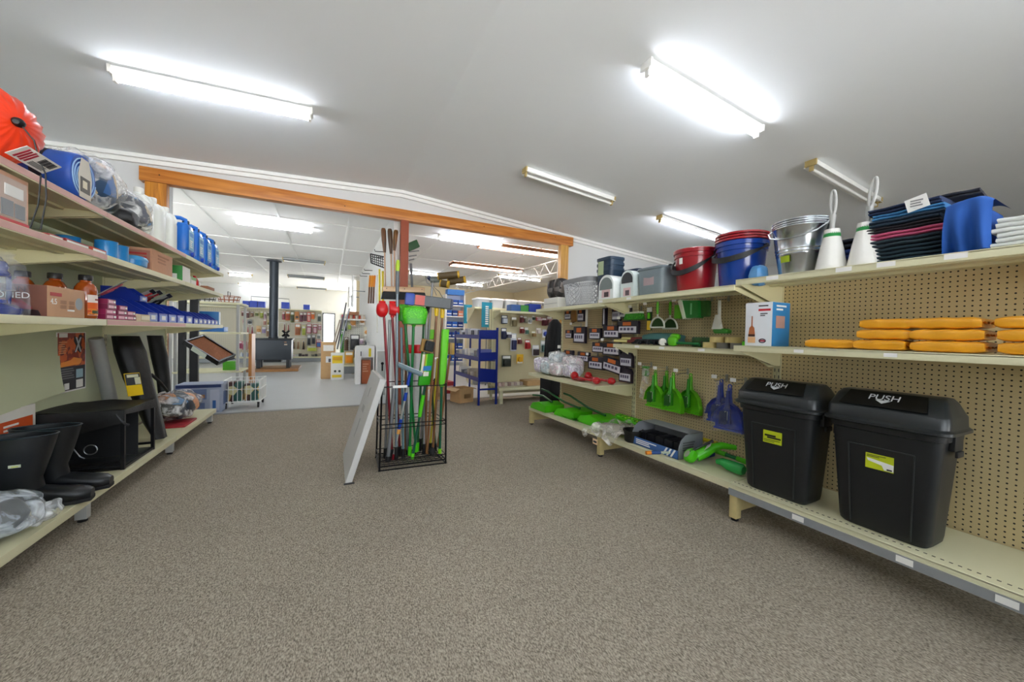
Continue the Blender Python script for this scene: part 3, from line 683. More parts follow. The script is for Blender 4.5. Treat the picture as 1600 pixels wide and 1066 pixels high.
def snips(label, loc, rz, col):
    t = thing('carded_tool', label, 'tool', loc, rz, 'carded hand tools on the bins')
    B().box(-.05, .05, -.002, .002, 0, .2).done('card', mat('#c9ccc4', .4), t)
    b = B(); b.tube([(-.02, -.012, .02), (-.03, -.014, .07), (-.005, -.014, .11), (.01, -.012, .17)], [.008, .011, .009, .004], 8); b.tube([(.03, -.012, .02), (.035, -.014, .07), (.005, -.014, .11), (-.008, -.012, .17)], [.008, .011, .009, .004], 8); b.done('handles', mat(col, .35), t)
    B().lathe((0, -.012, .11), [(.012, 0), (.012, .012)], n=12, axis=(0, -1, 0)).done('pivot', BLACK, t); dec(t, -.045, .045, .165, .198, -.0022, BLACK, 'header')
for i, (y, dz, l, c) in enumerate(((4.05, .205, 'pink handled carded tool leaning over the large blue bins', '#c8586c'), (4.55, .185, 'red handled carded tool tipped on the large blue bins', '#c01c20'), (4.7, .19, 'dark red handled carded tool tipped on the large blue bins', '#9c1a1a'), (4.95, .18, 'black handled carded tool over the last large blue bin', '#1c1c1e'))):
    snips(l, (XF-.36, y, z+dz), PL, c)
for o in COL.objects:
    if o.name.startswith('carded_tool'): o.rotation_euler = (.95, .3*(1 if o.location.y > 4.5 else -1), PL)
t = carton('pale_blue_box', 'pale blue box standing at the very end of the third left shelf', .08, .2, .17, (XF-.12, 6.03, z), PL, m=mat('#2a78b8', .4), tape=False); dec(t, -.036, .036, .005, .165, -.1005, mat('#cfe0ea', .4), 'front_panel')

# ---- wall side: poster, loose panel, boxes below -------------------
x = XB+.013
pa, pb = onx(89, 516, x), onx(132, 610, x)
t = thing('poster', 'orange and black firewood tool poster on the left back panel', 'poster', (x, (pa.y+pb.y)/2, .72), PL)
w = .185; hh = .47
B().box(-w, w, -.003, 0, 0, hh).done('sheet', PAPER, t); b = B(); b.box(-w+.012, w-.012, -.0042, -.003, .2, hh-.006); b.m(1).box(-w+.012, w-.012, -.0042, -.003, .012, .2)
b.done('print', [M_pattern(['#b8431c', '#8c2d18', '#d8622a', '#6a2418'], 6, 'noise'), mat('#34343a', .6)], t)
b = B(); b.prism([(.02, .3), (.06, .33), (.1, .3), (.13, .34), (.1, .38), (.13, .44), (.09, .45), (.07, .41), (.03, .44), (.02, .4), (.05, .36)], (0, -.0043, 0), (1, 0, 0), (0, 0, 1), (0, -.001, 0)); b.done('figure', mat('#22222a', .5), t)
b = B(); b.prism([(.03, .31), (.05, .31), (.12, .43), (.1, .43)], (0, -.0055, 0), (1, 0, 0), (0, 0, 1), (0, -.0008, 0)); b.prism([(.1, .31), (.12, .31), (.06, .43), (.04, .43)], (0, -.0055, 0), (1, 0, 0), (0, 0, 1), (0, -.0008, 0)); b.done('blades', mat('#c8ccd0', .4), t)
B().prism([(-.15, .2), (.1, .21), (.13, .25), (.02, .27), (-.02, .25), (-.14, .235)], (0, -.0043, 0), (1, 0, 0), (0, 0, 1), (0, -.001, 0)).done('ember_print', mat('#ff9a3a', .5), t)
prints(t, -.16, -.06, .3, .4, 6, -.0043, mat('#e8a070', .6)); prints(t, -.16, .03, .1, .19, 5, -.0043, mat('#77777c', .6), sd=4); dec(t, .05, .14, .1, .17, -.0043, mat('#9fc0cc', .5), 'photo'); dec(t, .05, .14, .02, .085, -.0043, PAPER, 'notice'); dec(t, -.1, -.04, .02, .07, -.0043, PAPER, 'notice'); dec(t, -.16, -.06, .43, .462, -.0043, PAPER, 'heading')
yA, yB = 2.75, 4.03
b = B(); b.grid(lambda p, q: (XB+.016+.05*(1-q)**3*(1+.4*math.sin(5*p)), yA+(yB-yA)*p, .66+.075*p+(1.155-.66-.075*p)*q), 24, 12)
tag(b.done('loose_panel', GREENISH), 'loose pale green panel sheet bowing off the left back panel', 'panel')
y0, y1 = onx(24, 650, -1.78).y, onx(92, 630, -1.78).y
t = carton('white_box', 'white box with an orange label behind the gumboots', .5, .05, .53, (-1.808, 3.42, LZ[0]), PL, m=OFFW, tape=False)
dec(t, -.06, .22, .36, .46, -.0255, mat('#d8541c', .5), 'orange_label'); prints(t, -.03, .1, .39, .44, 2, -.0267, PAPER)

# ---- base shelf ----------------------------------------------------
z = LZ[0]
RUB = mat('#0c1016', .4, noise=.1, coat=.15)
def boot(label, loc, rz):
    t = thing('gumboot', label, 'boot', loc, rz, 'gumboots')
    # front of the boot is local -Y
    st = [(0, .02, .05, .11, .0), (.05, .015, .05, .11, .0), (.1, .025, .055, .1, .0), (.16, .035, .06, .1, .0), (.24, .025, .067, .112, .0), (.32, .018, .072, .125, 0), (.385, .014, .076, .134, 0)]
    b = B(); b.loft([b.ring((0, cy, zz), (1, 0, 0), (0, 1, 0), rx, ry, 24, 2.3) for zz, cy, rx, ry, _ in st] + [b.ring((0, .014, .385), (1, 0, 0), (0, 1, 0), .072, .13, 24, 2.3), b.ring((0, .03, .2), (1, 0, 0), (0, 1, 0), .055, .095, 24, 2.3)])
    b.done('shaft', RUB, t)
    b = B(); b.loft([b.ring((0, yy, zc), (1, 0, 0), (0, 0, 1), rx, rz_, 20, 2.4) for yy, zc, rx, rz_ in ((.05, .065, .05, .055), (-.05, .062, .052, .056), (-.12, .052, .055, .047), (-.18, .046, .057, .042), (-.22, .042, .05, .036), (-.245, .038, .03, .024))]); b.done('foot', RUB, t)
    b = B(); b.loft([b.ring((0, yy, .012), (1, 0, 0), (0, 0, 1), rx, .012, 16, 5) for yy, rx in ((.125, .045), (.08, .05), (0, .046), (-.1, .056), (-.2, .056), (-.245, .036))]); b.done('sole', mat('#0e1013', .7), t)
    B().tube([(math.cos(a)*.0765, .014+math.sin(a)*.1345, .383) for a in [2*PI*k/28 for k in range(28)]], .004, 6, closed=True).done('top_band', mat('#23303a', .4), t)
    b = B(); b.box(-.0715, -.069, -.018, .022, .238, .252); b.m(1).box(-.0722, -.0714, -.01, .012, .241, .245); b.done('logo', [mat('#c8d0b8', .5), mat('#c8c82c', .5)], t); return t
b1 = boot('dark gumboot of the pair nearer the camera', (-1.565, 3.12, z), PL+.12)
b2 = boot('dark gumboot of the pair farther from the camera', (-1.56, 3.34, z), PL+.05)
b1.scale = b2.scale = (1.12, 1.12, 1.12)
# bagged grey roll and white bag at the frame edge
t = thing('bagged_boots', 'grey rolled goods in a clear plastic bag before the gumboots', 'bag', (-1.56, 2.7, z+.016), 0)
B().blob((0, .0, .1), (.2, .15, .1), 24, 14, .06, 4, 2.6).done('roll', mat('#4c4f4b', .6, noise=.15, scale=9), t); B().blob((.02, .02, .105), (.235, .19, .105), 44, 26, .14, 9, 2.5).done('film', M_film('#dfe8f0', .34), t)
B().blob((.2, .14, .05), (.06, .12, .05), 30, 18, .25, 12).done('loose_film', M_film('#eef2f6', .34), t)
t = thing('white_bag', 'white plastic bag with a clear end at the lower left frame edge', 'bag', (-1.47, 2.3, z+.012))
B().blob((0, 0, .05), (.12, .17, .05), 24, 12, .06, 6, 2.8).done('pack', mat('#d9dcde', .35, bump=.2), t); B().blob((.03, .17, .035), (.06, .07, .035), 24, 14, .2, 3).done('clear_end', M_film('#eef2f6', .3), t)
t = carton('blue_box', 'blue box edge standing behind the bagged roll at the left', .06, .1, .32, (-1.79, 2.78, z), PL, m=mat('#3a62b8', .4), tape=False)
# black folding camp table with cover
ya, yb = onz(203, 731, z).y, onz(249, 703, z).y
t = thing('camp_table', 'black folded camp table with a loose fabric cover behind the gumboots', 'table', (-1.6, (ya+yb)/2, z))
hy = (yb-ya)/2+.03; hx = .235; H_ = .44; b = B()
fr = B()
for sx in (-1, 1):
    for sy in (-1, 1): fr.box(sx*hx-.011, sx*hx+.011, sy*hy-.011, sy*hy+.011, 0, H_)
for sy in (-1, 1):
    for zz in (.012, .06, H_-.012): fr.box(-hx, hx, sy*hy-.009, sy*hy+.009, zz-.009, zz+.009)
for sx in (-1, 1):
    for zz in (.012, H_-.012): fr.box(sx*hx-.009, sx*hx+.009, -hy, hy, zz-.009, zz+.009)
fr.done('frame', mat('#18181a', .35, .5), t)
B().box(-hx+.012, hx-.012, -hy+.012, hy-.012, .02, .028).done('tray', mat('#3a3e40', .35, .6), t)
fb = B(); fb.grid(lambda p, q: (-hx-.01+(2*hx+.02)*p, -hy-.012+(2*hy+.024)*q, H_+.004-.03*math.sin(PI*p)*math.sin(PI*q)+.006*math.sin(9*p+4*q)), 20, 20)
fb.grid(lambda p, q: (-hx-.012+(2*hx+.024)*p, -hy-.014-.01*math.sin(8*p)*q, H_+.004-q*(.13+.05*math.sin(3*p+1))), 20, 8)
fb.grid(lambda p, q: (hx+.014+.008*math.sin(7*p)*q, -hy-.014+(2*hy+.028)*p, H_+.004-q*(.03+.05*p)), 16, 6)
fb.done('cover', mat('#141415', .55, bump=.25), t, smooth=80)
B().box(-hx+.03, hx-.02, hy*.15, hy*.15+.006, .03, H_-.03).done('inner_sheet', mat('#131416', .6), t)
B().prism([(-hy, 0), (hy, 0), (hy, H_-.03), (-hy, H_-.03)], (-hx+.02, 0, .02), (0, 1, 0), (0, 0, 1), (.006, 0, 0)).done('back_sheet', mat('#1a1b1d', .6), t)
b = B(); b.tube([(-.1+.03*math.cos(a), -hy+.03, .17+.05*math.sin(a)) for a in [k*PI/8 for k in range(13)]], .004, 6); b.tube([(.05+.035*math.cos(a), -hy+.03, .16+.035*math.sin(a)) for a in [k*PI/8 for k in range(17)]], .004, 6); b.tube([(-.05, -hy+.03, .2), (.0, -hy+.02, .12), (.02, -hy+.03, .1)], .004, 6); b.done('wire_spring', mat('#8a8d90', .3, .8), t)
b = B(); b.tube([(hx-.03, -hy-.02, H_-.02), (hx+.0, -hy-.025, H_-.07), (hx+.02, -hy-.02, H_-.1), (hx+.035, -hy-.01, H_-.11)], .009, 8); b.done('strap', BLACK, t)
# grey leaning roll and tall black chair bags
p0, p1 = onx(168, 545, -1.74), onx(196, 625, -1.68)
tag(B().cyl((-1.765, p0.y-.12, 1.14), (-1.74, p0.y+.06, .55), .045, .05, 20).done('grey_roll', mat('#9a9c98', .4, .2)), 'light grey roll leaning behind the black chair bag', 'roll')
t = thing('chair_bag', 'tall black chair bag with a yellow label leaning under the third shelf', 'bag', (-1.5, 4.55, z))
pts = [(onx(196, 516, -1.7), .11), (onx(204, 550, -1.66), .13), (onx(216, 590, -1.6), .12), (onx(230, 630, -1.52), .1), (onx(240, 660, -1.46), .085), (onx(250, 692, -1.4), .06)]
b = B(); rg = []
for i, (pp, r) in enumerate(pts):
    q = pp-Vector(t.location); q.z = min(q.z, 1.155-t.location.z) if i == 0 else max(q.z, .035); rg.append([(q.x+math.cos(a)*r*.75*(1+.08*math.sin(5*a+i)), q.y+math.sin(a)*r*1.15*(1+.08*math.sin(4*a+2*i)), q.z) for a in [2*PI*k/28 for k in range(28)]])
b.loft(rg); b.done('bag', mat('#08090b', .5, noise=.15, bump=.6, scale=12), t, smooth=80)
q = onx(209, 601, -1.5)-Vector(t.location); rt = Vector((.62, .78, 0)).normalized(); dn = Vector((.1, .12, -1)).normalized()
lb = B().obox(q, rt*.055, dn*.1, rt.cross(dn)*.002).done('swing_label', YEL, t); nrm = rt.cross(dn).normalized(); nrm = nrm if nrm.dot(-FW) > 0 else -nrm
b = B(); b.obox(q-dn*.045+nrm*.003, rt*.052, dn*.05, nrm*.0006); b.m(1).obox(q-dn*.075+nrm*.0042, rt*.04, dn*.012, nrm*.0005); b.m(1).obox(q-dn*.03+rt*.03+nrm*.0042, rt*.02, dn*.03, nrm*.0005); b.done('print', [mat('#3a3d40', .5), mat('#d9d8b8', .5)], lb)
q0, q1, q2 = [onx(*p)-Vector(t.location) for p in ((236, 585, -1.55), (250, 597, -1.5), (262, 612, -1.48))]
B().tube([q0, q1, q2], .014, 8).done('shoulder_strap', BLACK, t)
rg = []; b = B()
for i, (u, v, xx, r) in enumerate(((228, 518, -1.74, .09), (236, 560, -1.72, .1), (243, 600, -1.7, .08), (246, 640, -1.66, .07))):
    q = onx(u, v, xx); q.z = min(q.z, 1.15); rg.append([(q.x+math.cos(a)*r*.7, q.y+.22+math.sin(a)*r*(1+.1*math.sin(3*a+i)), q.z) for a in [2*PI*k/20 for k in range(20)]])
tag(b.loft(rg).done('chair_bag', mat('#0e1013', .55, bump=.5, scale=12), smooth=80), 'second dark chair bag standing behind the labelled one', 'bag')
wrapped('wrapped_bedding', 'dark bedding roll with an orange print at the end of the left base shelf', (-1.55, 5.42, z+.022), (.19, .34, .15), M_pattern(['#1c222a', '#1f3044', '#26282a', '#d8843a', '#5a8ab8', '#1a1e24'], 5, 'voronoi'), 21)
o = B().box(-.2, .2, -.13, .13, 0, .02, .002).done('flat_box', mat('#b02a30', .5), world=False); o.location = (-1.5, 5.25, z); o.rotation_euler.z = PL; tag(o, 'flat red box under the dark bedding roll', 'box')
# ================================================================== RIGHT SHELVING
PR = -PI/2
RB, RF = 3.05, 2.5
PEG = M_peg('YZ', '#cdb98c')
def Ry(u, v, x=2.56): return onx(u, v, x).y
RLEG = mat('#cdbb84', .5, noise=.1)
TICK = mat('#9fa3a8', .25, .3)
def peg_base():
    return M_peg('XY', '#dcd6ae', .0272, .003)
bayA = gondola_bay('shelving_bay', 'nearest cream pegboard shelving bay on the right, under the black bins', -1, RB, RF, .12, 1.597, .25, [(1.208, RF), (1.66, RF)], 1.655, PEG, .2, [1.565], legmat=RLEG, base_mat=CREAM, base_strip=TICK, brk=.15)
bayB = gondola_bay('shelving_bay', 'middle pegboard shelving bay on the right, with the hanging green dustpans', -1, RB, RF+.02, 1.6, 3.047, .25, [(1.175, 2.72), (1.628, RF)], 1.625, PEG, .2, [3.0], legmat=RLEG, brk=.13)
bayC = gondola_bay('shelving_bay', 'farthest pegboard shelving bay on the right, with the dark packaged goods', -1, RB, RF+.02, 3.05, 4.5, .25, [(.725, RF), (1.61, 2.6)], 1.605, PEG, .2, [4.46], legmat=RLEG, brk=.13)
# perforated strip and price tickets of the nearest base shelf
b = B()
for k in range(54): b.box(RF+.052, RF+.06, .15+k*.027, .162+k*.027, .2498, .2508)
b.done('slot_row', mat('#2c2818', .6), bayA, world=True)
def ticket(par, x, y, z, w=.06, h=.03): return B().box(x-.0012, x, y-w/2, y+w/2, z-h/2, z+h/2).done('price_ticket', PAPER, par, world=True)
for y in (1.17, .72, .42): ticket(bayA, RF-.0065, y, .2)
for y in (1.36, 1.0, .83, .6): ticket(bayA, RF-.0005, y, 1.643, .07, .024)
for y in (1.2, .8): ticket(bayA, RF-.0005, y, 1.188, .05, .02)
for y in (2.7, 2.4, 2.0): ticket(bayB, 2.7195, y, 1.157, .06, .022)
for y in (3.2, 2.6): ticket(bayB, RF-.0005, min(y, 3.0), 1.61, .06, .022)

# ---- swing bins ----------------------------------------------------
BIN = mat('#1b1d1f', .42, noise=.08, spec=.4); BINL = mat('#25292b', .33, noise=.08, spec=.5)
def swing_bin(label, loc, rz):
    t = thing('swing_bin', label, 'bin', loc, rz, 'black swing top bins')
    B().squat((0, 0, 0), [(.165, .095, 0), (.178, .106, .014), (.182, .11, .04), (.215, .14, .54), (.225, .15, .545), (.228, .152, .585)], 40, 7).done('body', BIN, t)
    # raised border around the sunken front panel
    def fy(zz): return -.11-.03*(zz-.04)/.5-.0015
    b = B()
    for s in (-1, 1): b.tube([(s*.118, fy(.02), .02), (s*.128, fy(.46), .46)], .0035, 6)
    b.tube([(-.128, fy(.46), .46), (.128, fy(.46), .46)], .0035, 6)
    b.done('panel_edge', BINL, t)
    def edge(hx, hy, zz, r, nm, mt):
        b = B(); b.tube(b.ring((0, 0, zz), (1, 0, 0), (0, 1, 0), hx, hy, 48, 7), r, 8, closed=True); return b.done(nm, mt, t)
    b = B(); b.squat((0, 0, .578), [(.243, .167, 0), (.25, .174, .005), (.25, .174, .018), (.243, .166, .024), (.238, .16, .03), (.236, .157, .082), (.232, .15, .09), (.214, .095, .15), (.203, .06, .17), (.19, .035, .174)], 44, 7)
    b.done('lid', BINL, t)
    p0, p1 = Vector((0, -.1455, .6715)), Vector((0, -.0675, .7445)); sl = (p1-p0); nl = Vector((0, -sl.z, sl.y)).normalized(); c = (p0+p1)/2+nl*.0075
    b = B(); h = sl*.5; pts = [c-h*.98+Vector((-.17, 0, 0)), c-h*.98+Vector((.17, 0, 0)), c+h*.95+Vector((.15, 0, 0)), c+h*.95+Vector((-.15, 0, 0))]
    b.loft([pts, [p+nl*.004 for p in pts]]); fl = b.done('swing_flap', mat('#050505', .3), t)
    text('PUSH', .052, c+nl*.0045+h*.22, (1, 0, 0), sl, mat('#c9ccce', .4), 'lettering', fl)
    b = B(); q = c+nl*.0045-h*.32; b.loft([[q+Vector((-.03, 0, 0))+h*.2, q+Vector((.03, 0, 0))+h*.2, q-h*.22], [q+Vector((-.03, 0, 0))+h*.2+nl*.0008, q+Vector((.03, 0, 0))+h*.2+nl*.0008, q-h*.22+nl*.0008]]); b.done('arrow', mat('#c9ccce', .4), fl)
    for s in (-1, 1):
        b = B(); b.box(s*.222-.014, s*.222+.014, -.05, .05, .5, .575, .006); b.box(s*.236-.006, s*.236+.006, -.035, .035, .47, .5, .004); b.done('side_grip', BIN, t)
    zz = .385; l = dec(t, -.055, .055, .345, .425, fy(.385)+.0005, mat('#c3d01c', .45), 'label', th=.002)
    return t, l, fy
s1, l1, fy = swing_bin('farther black swing top bin, beside the blue dustpan sets', (2.675, 1.35, .25), PR+.0)
dec(l1, -.045, .02, .388, .4, fy(.385)-.0016, BLACK, 'black_print'); dec(l1, -.03, .05, .376, .386, fy(.385)-.0016, BLACK, 'black_print'); prints(l1, -.05, .05, .35, .37, 2, fy(.385)-.0016, mat('#7a8a1c', .5))
s2, l2, fy = swing_bin('nearer and larger looking black swing top bin on the right base shelf', (2.69, .842, .25), PR-.02)
b = B(); b.prism([(-.05, .4), (.055, .385), (.055, .35), (.02, .35), (.01, .372), (-.045, .385)], (0, fy(.385)-.0016, 0), (1, 0, 0), (0, 0, 1), (0, -.0008, 0)); b.done('white_patch', PAPER, l2); prints(l2, -.05, .03, .405, .42, 2, fy(.385)-.0016, mat('#5a661c', .5)); dec(l2, .03, .05, .353, .36, fy(.385)-.0026, BLACK, 'barcode')
for s_ in (s1, s2): s_.scale = (1.0, 1.0, .98)

# ---- nearest bay, middle shelf ------------------------------------
z = 1.208
ORN = mat('#eca520', .3, noise=.14, scale=9, bump=.25, coat=.3)
def orange_pack(label, y, zz, w, x=2.66, sd=0, rz=0):
    t = thing('cloth_pack', label, 'packet', (x, y, zz), PR+rz, 'orange cloth packets')
    b = B(); hw = w/2; rg = []
    for q in range(13):
        f = -1+2*q/12; k = 1-abs(f)**8*.3; wob = .002*math.sin(9*f+sd)
        rg.append([(hw*f, .1*math.copysign(abs(math.cos(a))**.25, math.cos(a))*(1+.02*math.sin(7*f+sd)), .024+wob*.5+.0232*k*math.copysign(abs(math.sin(a))**.4, math.sin(a))) for a in [2*PI*i/24 for i in range(24)]])
    b.loft(rg); b.done('pack', ORN, t, smooth=70)
    t.scale = (1, 1, 1.15)
    for s in (-1, 1):
        b = B(); b.grid(lambda p, r: (s*(hw-.004+.012*r), -.085+.17*p, .024+.006*math.sin(22*p+sd)*r), 16, 2); b.done('crimp', mat('#d07a12', .4), t)
    return t
yA, yB, yC, yD = 1.085, .862, .63, .38
orange_pack('single orange cloth packet lying flat, leftmost on the shelf', yA, z, .225, sd=1)
for y, w, n, nm in ((yB, .2, 3, 'of the stack beside the single packet'), (yC, .23, 3, 'of the middle stack'), (yD, .2, 3, 'of the stack at the right frame edge')):
    for k in range(n): orange_pack('orange cloth packet, %s %s' % (['bottom', 'middle', 'top'][k], nm), y-.008*k*(1 if y > .8 else -1), z+.0552*k, w, 2.64+.008*((k*7) % 3), sd=k+y*10, rz=.02*((k*5) % 3-1))
t = thing('light_box', 'white and blue boxed lamp at the left end of the packet shelf', 'box', (2.66, 1.47, z), PR)
B().box(-.085, .085, -.1, .1, 0, .29, .002).done('carton', mat('#e4e8ee', .45, noise=.03), t)
s = dec(t, -.099, .099, .002, .288, .0855, mat('#2c82be', .45), 'blue_side', 'right'); dec(s, -.06, .04, .12, .2, .0869, mat('#b98f84', .5), 'photo', 'right'); prints(s, -.06, .06, .23, .275, 2, .0869, PAPER, 'right')
dec(t, .0, .075, .232, .246, -.1005, mat('#c8202c', .5), 'red_band'); dec(t, .0, .06, .262, .27, -.1005, INK, 'print'); prints(t, .012, .06, .195, .22, 2, -.1005, INK)
b = B(); b.prism([(-.062, .07), (-.018, .07), (-.024, .12), (-.036, .135), (-.037, .2), (-.043, .2), (-.044, .135), (-.056, .12)], (0, -.1005, 0), (1, 0, 0), (0, 0, 1), (0, -.001, 0)); b.m(1).box(-.062, -.018, -.1022, -.1015, .062, .078); b.m(2).box(-.064, -.016, -.102, -.1005, .02, .06); b.done('lamp_picture', [mat('#b4683c', .5), mat('#4a2a1a', .5), mat('#e8b888', .5)], t)
b = B(); b.tube([(.03+.02*math.cos(a), -.102, .035+.012*math.sin(a)) for a in [2*PI*k/20 for k in range(20)]], .003, 5, closed=True); b.m(1).box(.015, .045, -.1025, -.1008, .03, .04); b.done('emblem', [mat('#2a1a30', .5), mat('#b03040', .5)], t)

# ---- nearest bay, top shelf ---------------------------------------
z = 1.66
GAL = mat('#c2c6c8', .22, .95, noise=.1, scale=12)
t = thing('steel_bucket', 'galvanised steel bucket stack between the blue bucket and brush holders', 'bucket', (2.72, 1.315, z))
B().lathe((0, 0, 0), [(.105, 0), (.11, .004), (.128, .13), (.131, .135), (.13, .145), (.134, .15), (.133, .165), (.137, .17), (.136, .185), (.15, .3), (.155, .305), (.155, .312), (.148, .31), (.13, .15), (.105, .01), (.001, .008)], n=44, cap=False).done('bucket', GAL, t)
for k in range(3): B().lathe((0, 0, .312+.014*k), [(.15, 0), (.157, .004), (.157, .01), (.15, .012), (.146, 0)], n=44, cap=False).done('nested_rim', GAL, t)
for s in (-1, 1): b = B(); b.box(-.012+s*.0, .012, s*.157-.004, s*.157+.004, .27, .36, .002); b.done('ear', STEEL, t)
dec(t, .0, .0, 0, 0, 0, PAPER) if False else None
b = B(); pts = [(math.cos(a)*.1325, math.sin(a)*.1325) for a in [PI*.88+.42*k/8 for k in range(9)]]; b.loft([[(p[0], p[1], .085) for p in pts], [(p[0]*1.035, p[1]*1.035, .125) for p in pts]], closed=False, cap=False); b.done('label', mat('#9ab01c', .45), t)
b = B(); b.tube([(0, -.16, .34), (-.06, -.165, .3), (-.1, -.13, .26), (-.14, -.06, .235), (-.15, 0, .23), (-.14, .06, .235), (-.1, .13, .26), (-.06, .165, .3), (0, .16, .34)], .004, 6); b.done('handle', STEEL, t)
POR = mat('#ecebe6', .2, noise=.02, coat=.4)
def brush_holder(label, y, tilt, h):
    t = thing('toilet_brush', label, 'toilet brush', (2.6, y, z), 0, 'white toilet brushes in holders')
    B().lathe((0, 0, 0), [(.072, 0), (.075, .006), (.07, .03), (.055, .12), (.04, .19), (.036, .235), (.03, .236), (.03, .2)], n=32, cap=False).done('holder', POR, t)
    B().lathe((0, 0, .19), [(.0408, 0), (.0368, .032)], n=28, cap=False).done('green_band', mat('#0e8a3c', .4), t)
    d = Vector((0, tilt, 1)).normalized(); o = Vector((0, 0, .2)); pp = [(0, .008), (.05, .009), (.12, .011), (.19, .013), (.23, .011), (.245, .004)]
    b = B(); b.tube([o, o+d*.06, o+d*.12], [.009, .011, .0165], 12)
    x = Vector((0, 1, -tilt)).normalized()
    lp = [o+d*(.12+h*.5*(1-math.cos(a)))+x*.0125*math.sin(a)*(1 if True else 1) for a in [2*PI*k/30 for k in range(30)]]
    b.tube(lp, .008, 8, closed=True); b.done('brush_handle', mat('#b4b4b1', .35), t)
brush_holder('white toilet brush and holder standing next to the steel buckets', 1.1, 0, .14)
brush_holder('white toilet brush with a tilted handle, beside the folded jeans', .95, -.12, .15)
def fold(label, x, y, zz, w, d, h, col, rz=0, nm='folded_jeans', cat='clothing', sd=0, group='folded clothes on the right top shelf', tagpos=None, layers=2):
    t = thing(nm, label, cat, (x, y, zz), PR+rz, group); b = B(); rnd = random.Random(sd)
    hh = h/layers
    for k in range(layers):
        rg = []
        for q in range(9):
            f = -1+q/4; ww = .0015*math.sin(6*f+sd+k)
            rg.append([(w/2*f*(1+.01*math.sin(5*i+sd))*(1-.07*((sd*3+k*5) % 4)/3)+.008*math.sin(sd*2.3+k), d/2*math.copysign(abs(math.cos(a))**.3, math.cos(a))*(1+.025*math.sin(3*f+k+sd)), hh*(k+.5)+ww+hh*.52*math.copysign(abs(math.sin(a))**.75, math.sin(a))) for i, a in enumerate([2*PI*j/20 for j in range(20)])])
        b.loft(rg)
    b.done('garment', mat(col, .85, noise=.18, scale=18, bump=.25), t, smooth=75)
    if tagpos:
        u, vv, tw, th_ = tagpos; o = B().obox((u, -d/2-.006, vv), (tw/2, 0, tw*.12), (0, .0012, .0), (-th_*.12, 0, th_/2)).done('price_card', PAPER, t); prints(o, u-tw*.3, u+tw*.3, vv-th_*.3, vv+th_*.3, 3, -d/2-.0082, mat('#8a8a8c', .6), sd=int(u*999))
    return t
zz = z
for i, (h, c, l, dx, tp) in enumerate(((.04, '#1d3340', 'dark teal folded jeans at the bottom of the tall clothes stack', 0, None), (.04, '#1a2f3c', 'dark teal folded jeans, second from the bottom of the tall stack', .004, (-.12, .0, .05, .04)), (.04, '#21303c', 'dark slate folded jeans just below the pink garment', -.004, None), (.036, '#c4567c', 'pink folded garment in the middle of the tall clothes stack', .0, None), (.03, '#26222a', 'black folded garment just above the pink one', .003, None), (.034, '#1e3246', 'navy folded jeans below the pale blue jeans', -.005, None), (.03, '#3f7fb4', 'pale blue folded jeans in the tall clothes stack', .0, None), (.034, '#1d2c4c', 'navy folded jeans with a white price card atop the stack', .004, (.05, .015, .075, .062)))):
    fold(l, 2.7+dx, .792+dx, zz, .27, .28, h, c, sd=i, tagpos=tp); zz += h+.001
fold('black folded trousers on the back of the tall clothes stack', 2.8, .7, zz, .22, .2, .035, '#1c1f2a', .1, sd=31)
# blue cloth hung over its neighbours
t = thing('blue_cloth', 'bright blue cloth draped down beside the white towels', 'cloth', (2.6, .577, z))
def drp(p, q):
    yy = -.068+.136*p; wave = .022*math.sin(13*p+3*q)+.014*math.sin(6*p-3*q)
    if q < .35: return (.2-.26*q/.35, yy*(1+.1*q), .215+.02*math.sin(4*p)+.02*(p)+.004*math.sin(9*p))
    f = (q-.35)/.65; return (-.06-.03*math.sin(PI*f)*.8+wave*f-.012*f, yy*(1.0+.05*f), .215-.213*f+(1-f)*(.02*math.sin(4*p)+.02*p))
b = B(); b.grid(drp, 26, 30); o = b.done('drape', mat('#1d55a8', .8, noise=.15, scale=12, bump=.2), t, smooth=80)
b = B(); b.box(-.03, .19, -.058, .058, 0, .19, .03); b.done('folded_core', mat('#1a4c98', .8), t)
for k in range(6):
    fold('white folded towel, %s of the stack at the right frame edge' % ['lowest', 'second', 'third', 'fourth', 'fifth', 'top'][k], 2.585, .402, z+.0205*k, .2, .14, .0202, '#e6e8e4', .0, 'folded_towel', 'towel', sd=40+k, group='white folded towels', layers=1)
for i, (y, h, c, l) in enumerate(((.42, .05, '#1a2028', 'black folded jeans behind the white towels, lowest'), (.42, .04, '#8c3058', 'dark pink folded garment behind the white towels'), (.42, .045, '#1d3450', 'navy folded jeans behind the white towels'), (.41, .05, '#1d4a8c', 'blue folded jeans behind the white towels'), (.4, .045, '#24303e', 'dark folded jeans topmost behind the white towels'))):
    fold(l, 2.86, y-.06, z+sum((.05, .04, .045, .05, .045)[:i])+.001*i, .24, .26, h, c, sd=60+i, tagpos=(-.02, .02, .05, .06) if i == 4 else None)
for i, (c, h, l) in enumerate((('#7e8a6a', .03, 'olive folded garment behind the toilet brushes, lowest'), ('#23283a', .05, 'navy folded jeans behind the toilet brushes'), ('#27418c', .06, 'blue folded jeans behind the toilet brushes'), ('#1f2634', .06, 'dark folded jeans topmost behind the toilet brushes'))):
    fold(l, 2.87, 1.08, z+sum((.03, .05, .06, .06)[:i])+.001*i, .32, .24, h, c, sd=80+i)

